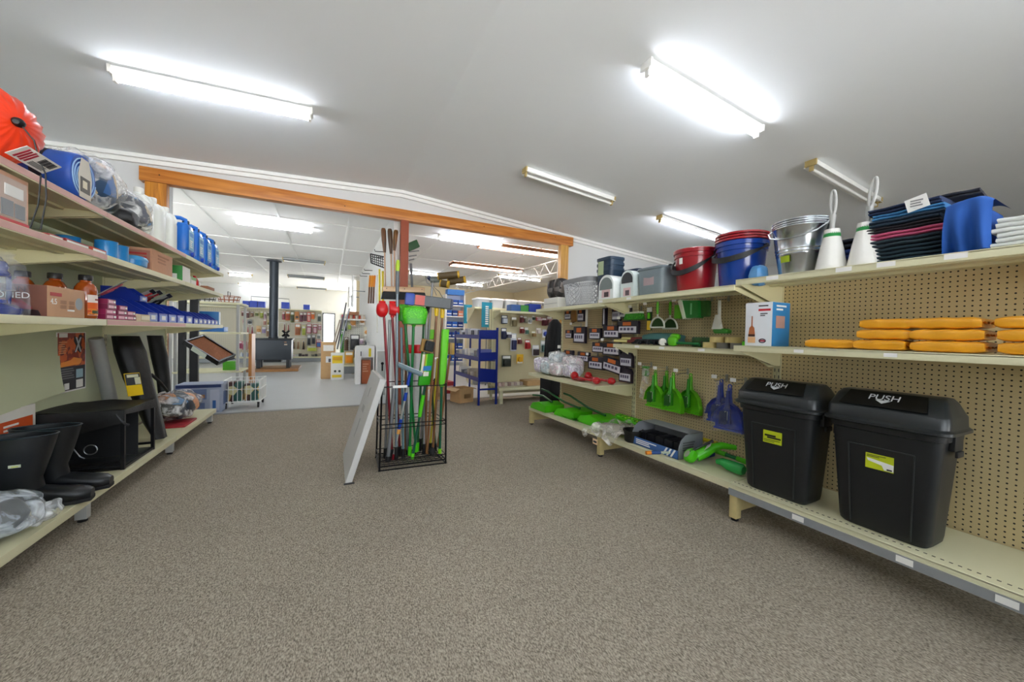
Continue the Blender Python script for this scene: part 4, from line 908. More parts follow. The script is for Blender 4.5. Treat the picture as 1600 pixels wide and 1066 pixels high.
# ---- middle bay, top shelf ----------------------------------------
z = 1.628
BKB, BKR = mat('#12409c', .25, noise=.06, coat=.3), mat('#9c1420', .28, noise=.08, coat=.3)
BKH = mat('#14161a', .5)
def bucket(label, x, y, zz, m, r0, r1, h, handle=True, hy=1, drop=.12):
    t = thing('plastic_bucket', label, 'bucket', (x, y, zz), 0, 'plastic buckets')
    B().lathe((0, 0, 0), [(r0, 0), (r0+.004, .006), (r1-.012, h-.07), (r1-.002, h-.068), (r1-.001, h-.05), (r1-.008, h-.048), (r1-.006, h-.035), (r1+.004, h-.033), (r1+.006, h-.006), (r1, h), (r1-.012, h-.004), (r0-.004, .012), (.001, .01)], n=48, cap=False).done('pail', m, t)
    if handle:
        for s in (-1, 1): B().cyl((0, s*(r1-.006), h-.045), (0, s*(r1+.016), h-.045), .014, n=14).done('handle_lug', BKH, t)
        n = 24; pts = []; a_ = [PI*k/n for k in range(n+1)]
        pts = [(-math.sin(a)*(r1+.03), math.cos(a)*(r1+.012), h-.045-math.sin(a)*drop) for a in a_]
        b = B(); rg = []
        for i, p in enumerate(pts):
            a = a_[i]; w = .006+.014*min(1, max(0, (math.sin(a)-.25)*2.2)); out = Vector((-math.sin(a), math.cos(a), 0))
            rg.append([Vector(p)+out*.006+Vector((0, 0, w)), Vector(p)-out*.006+Vector((0, 0, w)), Vector(p)-out*.006-Vector((0, 0, w)), Vector(p)+out*.006-Vector((0, 0, w))])
        b.loft(rg); b.done('handle', BKH, t)
    return t
bucket('blue plastic bucket holding nested red buckets, beside the steel buckets', 2.77, 1.73, z, BKB, .135, .172, .34, drop=.1)
for k in range(3):
    o = B().lathe((2.77, 1.73, z+.345+.02*k), [(.15, -.003), (.165, -.003), (.178, 0), (.178, .012), (.17, .0155), (.158, .012), (.146, .0)], n=48, cap=False).done('nested_bucket', BKR)
    tag(o, ['lowest red bucket rim nested in the blue bucket', 'middle red bucket rim nested in the blue bucket', 'topmost red bucket rim nested in the blue bucket'][k], 'bucket', 'nested red buckets')
rb = bucket('red plastic bucket with a wide black handle beside the grey tub', 2.77, 2.112, z, BKR, .135, .172, .36, drop=.16)
l = B(); pts = [(math.cos(a)*.166, math.sin(a)*.166) for a in [PI*.93+.22*k/6 for k in range(7)]]; l.loft([[(p[0]*.985, p[1]*.985, .235) for p in pts], [(p[0], p[1], .285) for p in pts]], closed=False, cap=False); l.done('label', PAPER, rb)
tag(B().blob((2.66, 1.535, z+.065), (.06, .05, .07), 18, 10, .1, 3, 2.6).done('blue_pouch', mat('#5a9cd8', .4, bump=.2)), 'pale blue packet wedged between the blue and steel buckets', 'packet')
GT = mat('#7f8c93', .4, noise=.05)
t = thing('storage_tub', 'grey lidded storage tub beside the red bucket', 'tub', (2.76, 2.472, z), PR); t.scale = (.9, 1, 1)
B().squat((0, 0, 0), [(.15, .13, 0), (.158, .138, .01), (.17, .148, .24)], 36, 7).done('body', GT, t); B().squat((0, 0, .24), [(.18, .157, 0), (.182, .159, .012), (.175, .152, .024), (.12, .1, .026)], 36, 7).done('lid', mat('#6b777e', .4), t); dec(t, -.075, .06, .1, .18, -.1435, mat('#a89498', .5), 'label'); 
b = B(); b.tube([(.07, .02, .262), (.08, .02, .285), (.1, .02, .29), (.12, .02, .285), (.13, .02, .262)], .009, 8); b.done('handle', BLACK, t)
def arch_box(label, y, x, w, h, dm, wm, d=.26):
    t = thing('domed_container', label, 'container', (x, y, z), PR, 'domed containers'); r = w/2
    ar = [(-r, 0), (r, 0), (r, h-r)]+[(math.cos(a)*r, h-r+math.sin(a)*r) for a in [PI*k/16 for k in range(1, 16)]]+[(-r, h-r)]
    B().prism(ar, (0, -d/2, 0), (1, 0, 0), (0, 0, 1), (0, d, 0)).done('shell', wm, t)
    r2 = r*.86; b = B(); b.prism([(math.cos(a)*r2, h-r-.01+math.sin(a)*r2) for a in [PI*k/18 for k in range(19)]]+[(-r2, h-r-.04), (r2, h-r-.04)], (0, -d/2-.003, 0), (1, 0, 0), (0, 0, 1), (0, .004, 0)); b.done('dark_front', dm, t)
    l = dec(t, -r*.55, r*.6, .02, .1, -d/2-.0005, mat('#d8b8b8', .5), 'label'); b = B(); b.box(-r*.2, r*.4, -d/2-.0035, -d/2-.0018, .025, .075); b.done('picture', mat('#4a3a40', .5), l); return t
arch_box('white domed container with a grey arched front beside the blue tubs', 2.96, 2.66, .22, .25, mat('#707a78', .3), mat('#dfe4e2', .35))
arch_box('white domed container with a black arched front beside the grey tub', 2.725, 2.72, .17, .27, mat('#1a1d20', .3), mat('#cfdad8', .3))
# ---- far bay, top shelf ---------------------------------------------
z = 1.61
NT = mat('#23384c', .4, noise=.06)
for k in range(3):
    b = B(); zz = z+.06*k; h = .36
    if k == 0: b.squat((2.81, 3.22, zz), [(.085, .1, 0), (.092, .107, .01), (.108, .125, h), (.114, .131, h+.002), (.114, .131, h+.03), (.106, .123, h+.032)], 32, 5)
    else: b.squat((2.81, 3.22, zz), [(.104, .121, h-.028), (.108, .125, h), (.114, .131, h+.002), (.114, .131, h+.03), (.106, .123, h+.032), (.1, .117, h-.02)], 32, 5)
    o = b.done('waste_tub', NT); tag(o, ['dark blue tub at the bottom of the nested stack by the basket', 'dark blue tub rim nested second in the stack by the basket', 'dark blue tub rim topmost in the stack by the basket'][k], 'tub', 'nested dark blue tubs')
    if k == 2: B().box(2.694, 2.6955, 3.2, 3.29, z+.32, z+.47).done('label', mat('#a8b890', .5), o, world=True)
tag(B().squat((2.93, 2.94, 1.628), [(.085, .1, 0), (.11, .125, .3), (.116, .13, .3), (.116, .13, .33)], 32, 5).done('waste_tub', mat('#22344e', .4)), 'short dark blue tub set back behind the domed containers', 'tub')
t = thing('laundry_basket', 'pale grey lattice laundry basket on the far top shelf', 'basket', (2.8, 3.68, z), PR)
LG = mat('#c4c5c7', .5, noise=.05); b = B()
def bk(a, f):
    hx, hy = .24+.05*f, .13+.035*f; e = .5; return Vector((math.copysign(abs(math.cos(a))**e, math.cos(a))*hx, math.copysign(abs(math.sin(a))**e, math.sin(a))*hy, .33*f))
n = 46
for k in range(n):
    a = 2*PI*k/n; a2 = 2*PI*(k+5)/n; b.tube([bk(a+(a2-a)*j/5, .03+.82*j/5) for j in range(6)], .005, 4); b.tube([bk(a2-(a2-a)*j/5, .03+.82*j/5) for j in range(6)], .005, 4)
b.done('lattice', LG, t)
for f0, f1 in ((0, .06), (.84, 1.0)):
    b = B(); rg = [[bk(2*PI*k/60, f)*s for k in range(60)] for f, s in ((f0, 1.0), (f0, 1.03), (f1, 1.03), (f1, 1.0))]
    for r in rg:
        for q in range(60): r[q] = Vector((r[q].x, r[q].y, .33*(f0 if r is rg[0] or r is rg[1] else f1)))
    b.loft(rg, cap=False); b.done('rim' if f1 == 1 else 'base_band', mat('#8f9194', .5), t)
B().squat((0, 0, 0), [(.24, .13, 0), (.24, .13, .006)], 30, 4).done('base', LG, t)
t = carton('white_box', 'white box under the patterned cushions at the far shelf end', .34, .22, .14, (2.76, 4.2, z), PR, m=OFFW, tape=False); dec(t, -.16, .16, .06, .066, -.1105, mat('#a8a8a4', .5), 'print')
MOT = M_pattern(['#2a2624', '#6a6460', '#3c3836', '#8a7f78', '#231f1e'], 16, 'voronoi')
for y, l in ((4.28, 'left patterned dark cushion on the white box'), (4.12, 'right patterned dark cushion on the white box')):
    tag(B().blob((2.76, y, z+.141+.13), (.1, .075, .13), 18, 10, .06, int(y*50), 3).done('cushion', MOT), l, 'cushion', 'patterned cushions')

# ---- peg hooks and hanging goods ------------------------------------
HK = mat('#a8a59a', .3, .8)
hk0 = None
def hook(holds, y, zz, ln=.16, card=True):
    global hk0
    lab = 'wire peg hook holding the '+holds
    if hk0 is None:
        t = thing('peg_hook', lab, 'hook', (RB-.0205, y, zz), 0, 'peg hooks on the right pegboard'); b = B()
        b.tube([(0, 0, 0), (-ln, 0, -.012), (-ln-.006, 0, .006)], .0026, 6); b.tube([(0, 0, .03), (-ln-.004, 0, .025)], .002, 6); b.box(-.002, 0, -.012, .012, -.02, .04); b.done('wire', HK, t)
        B().box(-ln-.008, -ln-.006, -.024, .024, .012, .042).done('price_tag', PAPER, t); hk0 = t; return t
    return dup(hk0, (RB-.0205, y, zz), label=lab)
XH = RB-.0205
# lime dustpan and brush sets
LG1, LG2 = mat('#62c218', .35, noise=.06), mat('#2f8c14', .4)
def dustpan(label, y, zz, x, cols, rz=0, bag=False, group='hanging dustpan sets'):
    t = thing('dustpan_set', label, 'dustpan', (x, y, zz), PR+rz, group); m1, m2 = cols
    b = B(); out = [(-.115, -.36), (.115, -.36), (.118, -.3), (.1, -.22), (.06, -.165), (.02, -.14), (-.02, -.14), (-.06, -.165), (-.1, -.22), (-.118, -.3)]
    b.prism(out, (0, .012, 0), (1, 0, 0), (0, 0, 1), (0, .004, 0))
    for i in range(1, len(out)):
        p, q = out[i], out[(i+1) % len(out)]
        if i < 9: d = Vector((q[0]-p[0], 0, q[1]-p[1])); b.loft([[(p[0], .014, p[1]), (p[0], -.035, p[1]), (q[0], -.035, q[1]), (q[0], .014, q[1])], [(p[0]*.97, .014, p[1]*.985-.002), (p[0]*.97, -.035, p[1]*.985-.002), (q[0]*.97, -.035, q[1]*.985-.002), (q[0]*.97, .014, q[1]*.985-.002)]])
    b.prism([(-.115, -.36), (.115, -.36), (.115, -.345), (-.115, -.345)], (0, -.012, 0), (1, 0, 0), (0, 0, 1), (0, .026, 0))
    b.tube([(0, 0, -.15), (0, -.004, -.08), (0, -.004, -.02)], [.024, .018, .016], 12); b.tube([(.012*math.cos(a), -.004, -.008+.016*math.sin(a)) for a in [2*PI*k/14 for k in range(14)]], .005, 6, closed=True)
    b.done('pan', m1, t)
    b = B(); b.tube([(0, -.03, -.04), (0, -.034, -.12), (0, -.036, -.19)], [.012, .014, .02], 12); b.box(-.028, .028, -.052, -.024, -.3, -.18, .008); b.done('brush', m2, t)
    b = B(); rnd = random.Random(1)
    for k in range(36): yy = -.29+.1*(k % 12)/12; xx = -.03-.0*(k//12); b.cyl((-.028+.02*(k//12), -.05, yy), (-.05+.02*(k//12), -.062, yy-.02), .004, .003, 5, False)
    b.done('bristles', mat('#1c5c12' if not bag else '#14265c', .7), t)
    dec(t, -.012, .014, -.27, -.2, -.0525, mat('#d9dfcc', .5), 'label')
    if bag: b = B(); b.loft([b.ring((0, -.02, zz_), (1, 0, 0), (0, 1, 0), rx, ry, 22, 3) for zz_, rx, ry in ((-.375, .125, .03), (-.36, .135, .045), (-.25, .125, .05), (-.16, .06, .045), (-.1, .035, .035), (-.02, .03, .025), (.0, .025, .006))]); b.done('clear_bag', M_film('#eef2ff', .06), t)
    return t
d0 = None
for y, x, l in ((2.68, XH-.03, 'lime green dustpan set at the left of the four, rear one'), (2.61, XH-.09, 'lime green dustpan set at the left of the four, front one'), (2.375, XH-.04, 'lime green dustpan set at the right of the four, rear one'), (2.31, XH-.1, 'lime green dustpan set at the right of the four, front one')):
    pass
LP = [(2.63, XH-.12, 'lime green dustpan set, leftmost of the four on the pegboard'), (2.57, XH-.033, 'lime green dustpan set, second from the left on the pegboard'), (2.42, XH-.12, 'lime green dustpan set, third from the left on the pegboard'), (2.3, XH-.033, 'lime green dustpan set, rightmost of the four on the pegboard')]
dp = dustpan(LP[0][2], LP[0][0], .915, LP[0][1], (LG1, LG2))
for y, x, l in LP[1:]: dup(dp, (x, y, .915), label=l)
BB1, BB2 = mat('#1434a4', .35, noise=.08), mat('#122a80', .4)
ds = dustpan('bagged blue dustpan set hanging left of the farther black bin', 1.985, .9, XH-.06, (BB1, BB2), bag=True); ds.rotation_euler.z += .1
for y, x, l in ((1.84, XH-.17, 'bagged blue dustpan set hanging in front, half behind the bin'), (1.7, XH-.055, 'bagged blue dustpan set hanging behind against the pegboard')): dup(ds, (x, y, .88), label=l)
for n, y, zz in (('lime dustpans on the left', 2.6, .925), ('lime dustpans on the right', 2.36, .925), ('left blue dustpan set', 1.98, .91), ('right blue dustpan sets', 1.82, .9), ('bagged green brush', 2.8, .95)): hook(n, y, zz, .16)
# bagged green brush
t = thing('bagged_brush', 'small green brush in a long clear bag left of the lime dustpans', 'brush', (XH-.1, 2.78, .94), PR)
b = B()
for k in range(9): b.tube([(-.03+.0075*k, 0, .0), (-.036+.009*k, 0, -.09)], .004, 5)
b.box(-.035, .035, -.02, .02, -.012, .012, .004); b.done('brush', LG2, t); b = B(); b.loft([b.ring((0, 0, zz), (1, 0, 0), (0, 1, 0), rx, .02, 16, 3) for zz, rx in ((.02, .04), (-.1, .045), (-.2, .06), (-.32, .075), (-.33, .075))]); b.done('clear_bag', M_film('#fffaf0', .22), t)
# top row under the shelf
GB = M_pattern(['#2c8a1c', '#3fa824', '#1c6a14', '#57c02c'], 60, 'noise')
t = thing('scrub_brush', 'green bristled scrubbing brush hanging at the left of the middle bay', 'brush', (XH-.1, 2.96, 1.52), PR)
b = B(); b.box(-.11, .11, -.03, .03, -.02, .0, .006); b.done('back', mat('#d8dcd0', .4), t); b = B()
for i in range(22):
    for j in range(5): x0 = -.1+.2*i/21; y0 = -.025+.05*j/4; b.cyl((x0, y0, -.02), (x0*1.15, y0*1.6, -.085), .0055, .004, 5)
b.done('bristles', GB, t)
t = thing('carded_brush', 'green and yellow carded brush hanging beside the dish brushes', 'brush', (XH-.1, 2.75, 1.54), PR)
B().box(-.035, .035, -.002, .002, -.22, .02).done('card', mat('#1f3a1c', .5), t); dec(t, -.033, .033, -.03, .018, -.0022, PAPER, 'header'); dec(t, -.03, .02, -.215, -.12, -.0022, YEL, 'yellow_panel'); b = B(); b.box(-.012, .012, -.02, -.003, -.1, -.04, .005); b.done('brush', LIME, t)
def dish(label, y, x, zz, hm, head='loop'):
    t = thing('dish_brush', label, 'brush', (x, y, zz), PR, 'hanging cleaning brushes')
    b = B(); b.tube([(0, 0, .02), (0, -.004, -.06), (0, 0, -.11)], [.012, .014, .009], 10); b.done('grip', hm, t)
    W_ = mat('#e4e6da', .4)
    if head == 'loop':
        b = B(); b.tube([(0, 0, -.1), (0, 0, -.14)], .008, 8); b.tube([(-.085*math.cos(a), 0, -.24+.1*math.sin(a)) for a in [PI*k/14 for k in range(15)]], .008, 8); b.tube([(-.085, 0, -.24), (.085, 0, -.24)], .008, 8); b.done('frame', W_, t)
        b = B(); b.prism([(-.085*math.cos(a)*.9, -.238+.09*math.sin(a)) for a in [PI*k/14 for k in range(15)]], (0, .01, 0), (1, 0, 0), (0, 0, 1), (0, .012, 0)); b.done('pad', mat('#2c4a20', .8), t)
    return t
dish('green handled window scraper with a white hoop, left of two', 2.62, XH-.13, 1.59, LG1); dish('green handled window scraper with a white hoop, right of two', 2.53, XH-.06, 1.58, LG1)
t = thing('green_scourer', 'bunch of green scouring pads hanging right of the window scrapers', 'scourer', (XH-.09, 2.4, 1.56), PR)
for k in range(3): b = B(); b.box(-.035+.0*k, .035, -.03+.025*k, -.012+.025*k, -.13, .0, .006); b.done('pad', [LG1, LG2, mat('#3f9c28', .7)][k], t)
t = thing('dust_scoop', 'white and green angled scoop hanging near the top of the pegboard', 'scoop', (XH-.13, 2.25, 1.56), PR)
b = B(); b.prism([(-.1, .03), (-.07, .04), (-.02, -.13), (-.04, -.14)], (0, -.05, 0), (1, 0, 0), (0, 0, 1), (0, .1, 0)); b.done('edge', mat('#dfe4d0', .4), t); b = B(); b.prism([(-.07, .03), (.09, .02), (.1, -.13), (-.02, -.13)], (0, -.03, 0), (1, 0, 0), (0, 0, 1), (0, .07, 0)); b.done('scoop', mat('#1f7a2c', .45), t); B().box(.02, .035, -.032, -.03, -.1, 0).done('stripe', mat('#7fc48a', .5), t)
t = thing('grout_brush', 'dark green brush block hanging right of the angled scoop', 'brush', (XH-.09, 2.14, 1.55), PR)
b = B(); b.box(-.04, .04, -.03, .03, -.11, .03, .01); b.done('block', mat('#2a5a20', .6), t); B().tube([(0, 0, .03), (0, 0, .05)], .006, 6).done('loop', HK, t)
t = thing('long_brush', 'white handled brush with a green bristle head hanging alone', 'brush', (XH-.12, 1.985, 1.57), PR)
b = B(); b.tube([(0, 0, .0), (0, 0, -.08), (.01, -.01, -.14), (.03, -.03, -.19), (.02, -.03, -.22)], [.012, .014, .012, .014, .012], 10); b.loft([b.ring((.0, -.02, zz), (1, 0, 0), (0, 1, 0), rx, ry, 18) for zz, rx, ry in ((-.12, .02, .012), (-.2, .04, .02), (-.24, .05, .025))]); b.done('handle', mat('#e9ebe2', .35), t)
b = B(); b.loft([b.ring((dx, 0, zz), (1, 0, 0), (0, 1, 0), rx, ry, 20, 3) for zz, rx, ry, dx in ((-.235, .06, .03, .02), (-.25, .075, .035, .03), (-.275, .065, .035, .035))]); b.done('bristles', LG2, t)
t = thing('door_stop', 'small white and black fitting hanging beside the boxed lamp', 'fitting', (XH-.1, 1.745, 1.54), PR)
B().lathe((0, 0, -.03), [(.03, -.02), (.034, 0), (.02, .03)], n=18, axis=(0, -1, 0)).done('cap', mat('#d8d8d4', .4), t); B().box(.005, .05, -.012, .012, -.07, -.01, .004).done('body', BLACK, t)
for n, y, zz in (('green scrubbing brush', 2.96, 1.545), ('carded brush', 2.75, 1.565), ('two window scrapers', 2.58, 1.6), ('green scouring pads', 2.4, 1.575), ('angled scoop', 2.25, 1.62), ('dark green brush block', 2.14, 1.6), ('long white brush', 1.985, 1.59), ('small white fitting', 1.745, 1.575)): hook(n, y, zz)

# ---- middle bay, shelf goods ----------------------------------------
z = 1.175
def broom_on(label, nm, p0, p1, r, m, m2): pass
t = thing('hand_broom', 'dark red hand broom with a cream handle on the middle shelf', 'broom', (2.8, 2.93, z)); b = B(); b.tube([(-.04, .14, .03), (0, -.02, .03)], [.013, .015], 10); b.done('handle', mat('#e2d690', .45), t); b = B(); b.tube([(0, -.02, .03), (.02, -.2, .035)], [.015, .028], 10); b.done('ferrule', mat('#6a1418', .45), t)
t = thing('hand_broom', 'second hand broom with a cream handle lying behind the first', 'broom', (2.86, 2.9, z)); b = B(); b.tube([(-.02, .14, .055), (0, .02, .055)], [.014, .016], 10); b.done('handle', mat('#dccf86', .45), t); b = B(); b.tube([(0, .02, .055), (.01, -.16, .05)], [.016, .03], 10); b.done('ferrule', mat('#7a1c20', .45), t)
tag(B().blob((2.9, 2.55, z+.063), (.11, .22, .055), 26, 12, .1, 4, 3).done('teal_cloth', mat('#4a7a78', .75, noise=.15, bump=.4)), 'teal microfibre cloth bundle on the middle shelf', 'cloth')
t = thing('strand_mop', 'black and grey strand mop head before the teal cloth', 'mop', (2.79, 2.6, z)); b = B(); rnd = random.Random(5)
for k in range(34):
    a = rnd.uniform(-.2, .2); b.tube([(rnd.uniform(-.03, .03), a*.4, .05), (rnd.uniform(-.05, .03), a*.8, .03+rnd.uniform(0, .02)), (rnd.uniform(-.055, .02), a*1.1, .01)], .008, 5)
b.done('strands', mat('#23262a', .8), t)
t = thing('scrub_brush', 'bright green scrubbing brush lying before the tape rolls', 'brush', (2.78, 2.26, z)); b = B(); b.blob((0, .07, .045), (.03, .05, .045), 16, 10, .05, 2, 2.6); b.blob((0.04, .08, .085), (.03, .05, .03), 16, 10, .05, 3, 2.6); b.done('head', LG1, t); B().tube([(0, .03, .03), (0, -.12, .03), (0, -.2, .025)], [.012, .012, .014], 10).done('handle', DGREEN, t); B().lathe((-.035, .15, .035), [(.034, 0), (.034, .02)], n=20, axis=(.3, .7, 0)).done('white_disc', OFFW, t)
tag(B().box(2.86, 2.93, 2.02, 2.2, z, z+.085, .006).done('brush_block', M_pattern(['#20381c', '#2c5a20', '#3a3430'], 30, 'noise')), 'dark green scrubbing block between the brush and the tape rolls', 'brush')
TC, TG = mat('#d2be7c', .5, noise=.08), mat('#77746a', .5)
def tape(label, x, y, zz, m, r=.055, h=.045):
    b = B(); b.lathe((x, y, zz), [(r*.72, 0), (r, 0), (r, h), (r*.72, h), (r*.72, 0)], n=32, cap=False); b.m(1).lathe((x, y, zz+.001), [(r*.66, 0), (r*.72, 0), (r*.72, h-.002), (r*.66, h-.002), (r*.66, 0)], n=32, cap=False)
    tag(b.done('tape_roll', [m, mat('#c9b28a', .7)]), label, 'tape', 'tape rolls on the middle shelf')
tape('cream tape roll at the bottom left of the tape rolls', 2.8, 1.98, z, TC); tape('grey tape roll lying between two cream rolls, lower layer', 2.8, 1.86, z, TG); tape('grey tape roll at the lower right of the tape rolls', 2.8, 1.745, z, TG)
tape('cream tape roll stacked on the left of the pile', 2.8, 1.92, z+.0455, TC); tape('cream tape roll stacked on the right of the pile', 2.8, 1.79, z+.0455, TC); tape('wide tan tape roll behind the right of the pile', 2.92, 1.72, z, mat('#a8905a', .5), .06, .06)
tag(B().box(2.74, 2.78, 1.655, 1.685, z, z+.06, .004).done('lime_sponge', LIME), 'lime sponge standing at the end of the tape rolls', 'sponge')

# ---- far bay: dark carded goods -------------------------------------
PK = mat('#1e1826', .4, noise=.1); PKL = mat('#d0cfd8', .5, noise=.05); PKO = mat('#c8641e', .45)
def dark_pack(label, u, v, w, h, kind=0, x=XH-.09):
    p = onx(u, v, x); t = thing('dark_pack', label, 'packet', (x, p.y, p.z), PR, 'dark packaged goods on the far bay'); a, c = w/2, h/2
    if kind == 2: sh = [(-a, -c), (a, -c), (a, c*.4), (a*.7, c*.85), (0, c), (-a*.7, c*.85), (-a, c*.4)]
    else: sh = [(-a, -c), (a, -c), (a, c*.85), (a*.93, c), (-a*.93, c), (-a, c*.85)]
    dd = .035 if kind != 3 else .06
    B().prism(sh, (0, -dd/2, 0), (1, 0, 0), (0, 0, 1), (0, dd, 0)).done('box', PK, t)
    if kind == 1: dec(t, -a*.35, a*.3, -c*.8, c*.7, -dd/2-.0004, PKL, 'label')
    else:
        dec(t, -a*.85, a*.85, -c*.8, c*.15, -dd/2-.0004, PKL, 'label'); b = B(); rr = random.Random(int(u))
        for k in range(4): b.box(-a*.7+.35*a*k, -a*.7+.35*a*k+a*.24, -dd/2-.0028, -dd/2-.0014, -c*.45, -c*.05)
        b.done('print', mat('#56506a', .5), t)
        if kind != 2: dec(t, -a*.45, a*.35, c*.3, c*.85, -dd/2-.0004, PKO, 'orange_emblem')
    b = B(); b.tube([(0, 0, c), (0, .0, c+.03)], .002, 5); b.done('hang_tab', HK, t); return t
kx, kz = .0122/8.2*1.0, .0081/8.2
rows = [(235, 185, 90, 110, 0, 'white labelled dark pack, far left of the top row'), (400, 185, 80, 150, 0, 'dark pack beside the white strip in the top row'), (700, 200, 36, 210, 1, 'narrow tall dark pack alone in the top row'), (850, 160, 75, 160, 0, 'dark pack left of the rounded pack in the top row'), (960, 140, 110, 130, 2, 'rounded black pack beside the green scrubbing brush'),
 (245, 430, 90, 100, 0, 'small dark pack at the far left of the second row'), (380, 440, 150, 190, 0, 'large dark pack with a pale lower label in the second row'), (580, 425, 130, 120, 0, 'dark pack right of the large pale one in the second row'), (790, 400, 170, 130, 0, 'wide dark pack left of the boldest label in the second row'), (1000, 345, 190, 125, 0, 'dark pack with the boldest white label, end of the second row'),
 (620, 600, 130, 110, 0, 'pale labelled pack under the second row'), (790, 620, 180, 130, 0, 'wide dark pack just left of the tape shelf bracket'),
 (240, 700, 120, 120, 0, 'red and dark pack at the far left of the lower row'), (430, 720, 140, 110, 0, 'dark pack in the middle of the lower row'), (590, 800, 170, 135, 0, 'dark pack with a reddish label in the lower row'), (800, 830, 200, 140, 0, 'tilted dark pack with a wide grey label'), (980, 755, 115, 150, 2, 'purple topped pack, upper of the pair at the bay end'), (970, 950, 115, 145, 2, 'purple topped pack, lower of the pair at the bay end')]
for (zu, zv, zw, zh, kd, l) in rows: 
    o = dark_pack(l, 860+zu/8.2, 470+zv/8.2, zw*kx*8.2/8.2*1.0 if False else zw/8.2*.0135, zh/8.2*.0081*1.15, kd)
    if 'tilted' in l: o.rotation_euler = (0, 0, PR); o.rotation_euler.rotate_axis('Y', .14)
p = onx(916.7, 496, XH-.13); tag(B().box(XH-.135, XH-.13, p.y-.02, p.y+.02, p.z-.12, p.z+.12).done('white_strip', OFFW), 'tall white merchandising strip between dark packs', 'sign')
p = onx(898, 491, XH-.1); tag(B().prism([(-.05, -.1), (.03, -.12), (.05, .0), (.03, .1), (-.03, .1)], (XH-.1, p.y, p.z), (0, 1, 0), (0, 0, 1), (-.03, 0, 0)).done('leather_pad', mat('#7a5220', .6)), 'brown leather pad hanging in the top row of the far bay', 'pad')
for n, u, v in (('far left top pack', 890, 486), ('narrow tall pack', 945, 481), ('rounded black pack', 977, 479), ('large pale labelled pack', 906, 511), ('boldest labelled pack', 982, 503), ('reddish labelled pack', 932, 558), ('pair of purple topped packs', 979.5, 550), ('wide pack by the bracket', 956, 536)):
    p = onx(u, v, XH-.02); hook(n, p.y, p.z+.01)
# low shelf: film packs and red brushes
z = .725
LIL = [M_pattern(['#d8d4dc', '#c4b8cc', '#e8e6ea', '#a8a4b8'], 14, 'noise'), M_pattern(['#d0dadc', '#b8c8cc', '#eceeee', '#9cb4bc'], 14, 'noise'), M_pattern(['#e0dcd8', '#d8c4c8', '#f0eeee', '#c8a8b0'], 14, 'noise')]
for i, (x, y, rx, ry, rz_, l) in enumerate(((2.62, 4.36, .1, .09, .1, 'pale blue film pack at the far end of the low shelf'), (2.6, 4.15, .09, .1, .085, 'lilac film pack second from the far end of the low shelf'), (2.6, 3.93, .09, .1, .08, 'white film pack with a dark print on the low shelf'), (2.66, 3.72, .09, .09, .08, 'white film pack nearest the red brushes'), (2.78, 4.22, .1, .12, .14, 'white crumpled film pack heaped at the back left'), (2.8, 3.9, .1, .14, .12, 'pinkish film pack heaped at the back')))  :
    t = thing('film_pack', l, 'packet', (x+.02, y, z+.014), 0, 'film packs on the low shelf'); B().blob((0, 0, rz_), (rx, ry, rz_), 20, 10, .08, i, 4.2).done('contents', LIL[i % 3], t); B().blob((0, 0, rz_*1.06), (rx*1.06, ry*1.06, rz_*1.06), 24, 14, .1, i+20, 3.6).done('film', M_film('#ffffff', .24), t)
RD = mat('#b80f16', .3, noise=.08, coat=.2)
for y, x, l in ((3.38, 2.62, 'red plastic hand rake lying nearer the shelf edge'), (3.3, 2.76, 'red plastic hand rake lying behind the other')):
    t = thing('red_rake', l, 'rake', (x, y, z), 0, 'red rakes on the low shelf'); b = B(); b.tube([(0, .2, .045), (.01, .1, .03), (.0, -.18, .035)], [.016, .014, .016], 10); b.blob((0, .2, .05), (.05, .04, .048), 16, 10, .1, 3); b.blob((0, -.2, .04), (.045, .05, .038), 16, 10, .06, 5); b.done('handle', RD, t)
    b = B(); b.box(-.05, .05, .0, .16, .012, .03, .008); b.done('head', mat('#8c0c12', .4), t)
# base shelf
z = .25
LM, DG = mat('#4fc412', .35, noise=.06), mat('#0f5c24', .3, noise=.1, alpha=.9)
for i, (x, y, rz, l) in enumerate(((2.64, 4.2, .02, 'long green dustpan with a dark handle, farthest on the base shelf'), (2.72, 3.72, .1, 'long green dustpan with a dark handle, middle on the base shelf'), (2.76, 3.3, .03, 'long green dustpan with a dark handle, nearest on the base shelf'))):
    t = thing('lobby_dustpan', l, 'dustpan', (x, y, z), rz, 'long handled green dustpans'); t.scale = (1.15, 1.15, 1.2); b = B()
    b.prism([(-.17, 0), (.15, 0), (.15, .07), (.02, .095), (-.12, .07), (-.17, .02)], (-.13, 0, .0), (0, -1, 0), (0, 0, 1), (.012, 0, 0)); b.prism([(-.17, 0), (.15, 0), (.15, .07), (.02, .095), (-.12, .07), (-.17, .02)], (.118, 0, .0), (0, -1, 0), (0, 0, 1), (.012, 0, 0)); b.box(-.13, .13, -.15, .17, 0, .008); b.box(-.13, .13, -.15, -.138, 0, .07); b.prism([(-.15, .07), (-.02, .095), (.03, .088), (.03, .08)], (-.12, 0, 0), (0, 1, 0), (0, 0, 1), (.24, 0, 0)); b.done('pan', LM, t)
    b = B(); b.tube([(0, -.1, .1), (0, .15, .125), (.03, .5, .19), (.03, .62, .2)], .011, 10) if i else b.tube([(0, -.1, .1), (0, .1, .14), (-.02, .3, .12)], .011, 10); b.done('handle', DG, t)
    b = B(); b.box(-.1, .1, -.06, .1, .01, .055, .01); b.done('brush', DG, t)
tag(B().grid(lambda p, q: (2.56+.3*q, 3.45+.5*p, z+.012+.02*math.sin(7*p+4*q)**2), 10, 6).done('film_sheet', mat('#1d6a30', .25, alpha=.75)), 'dark green film wrap spread under the long dustpans', 'wrap')
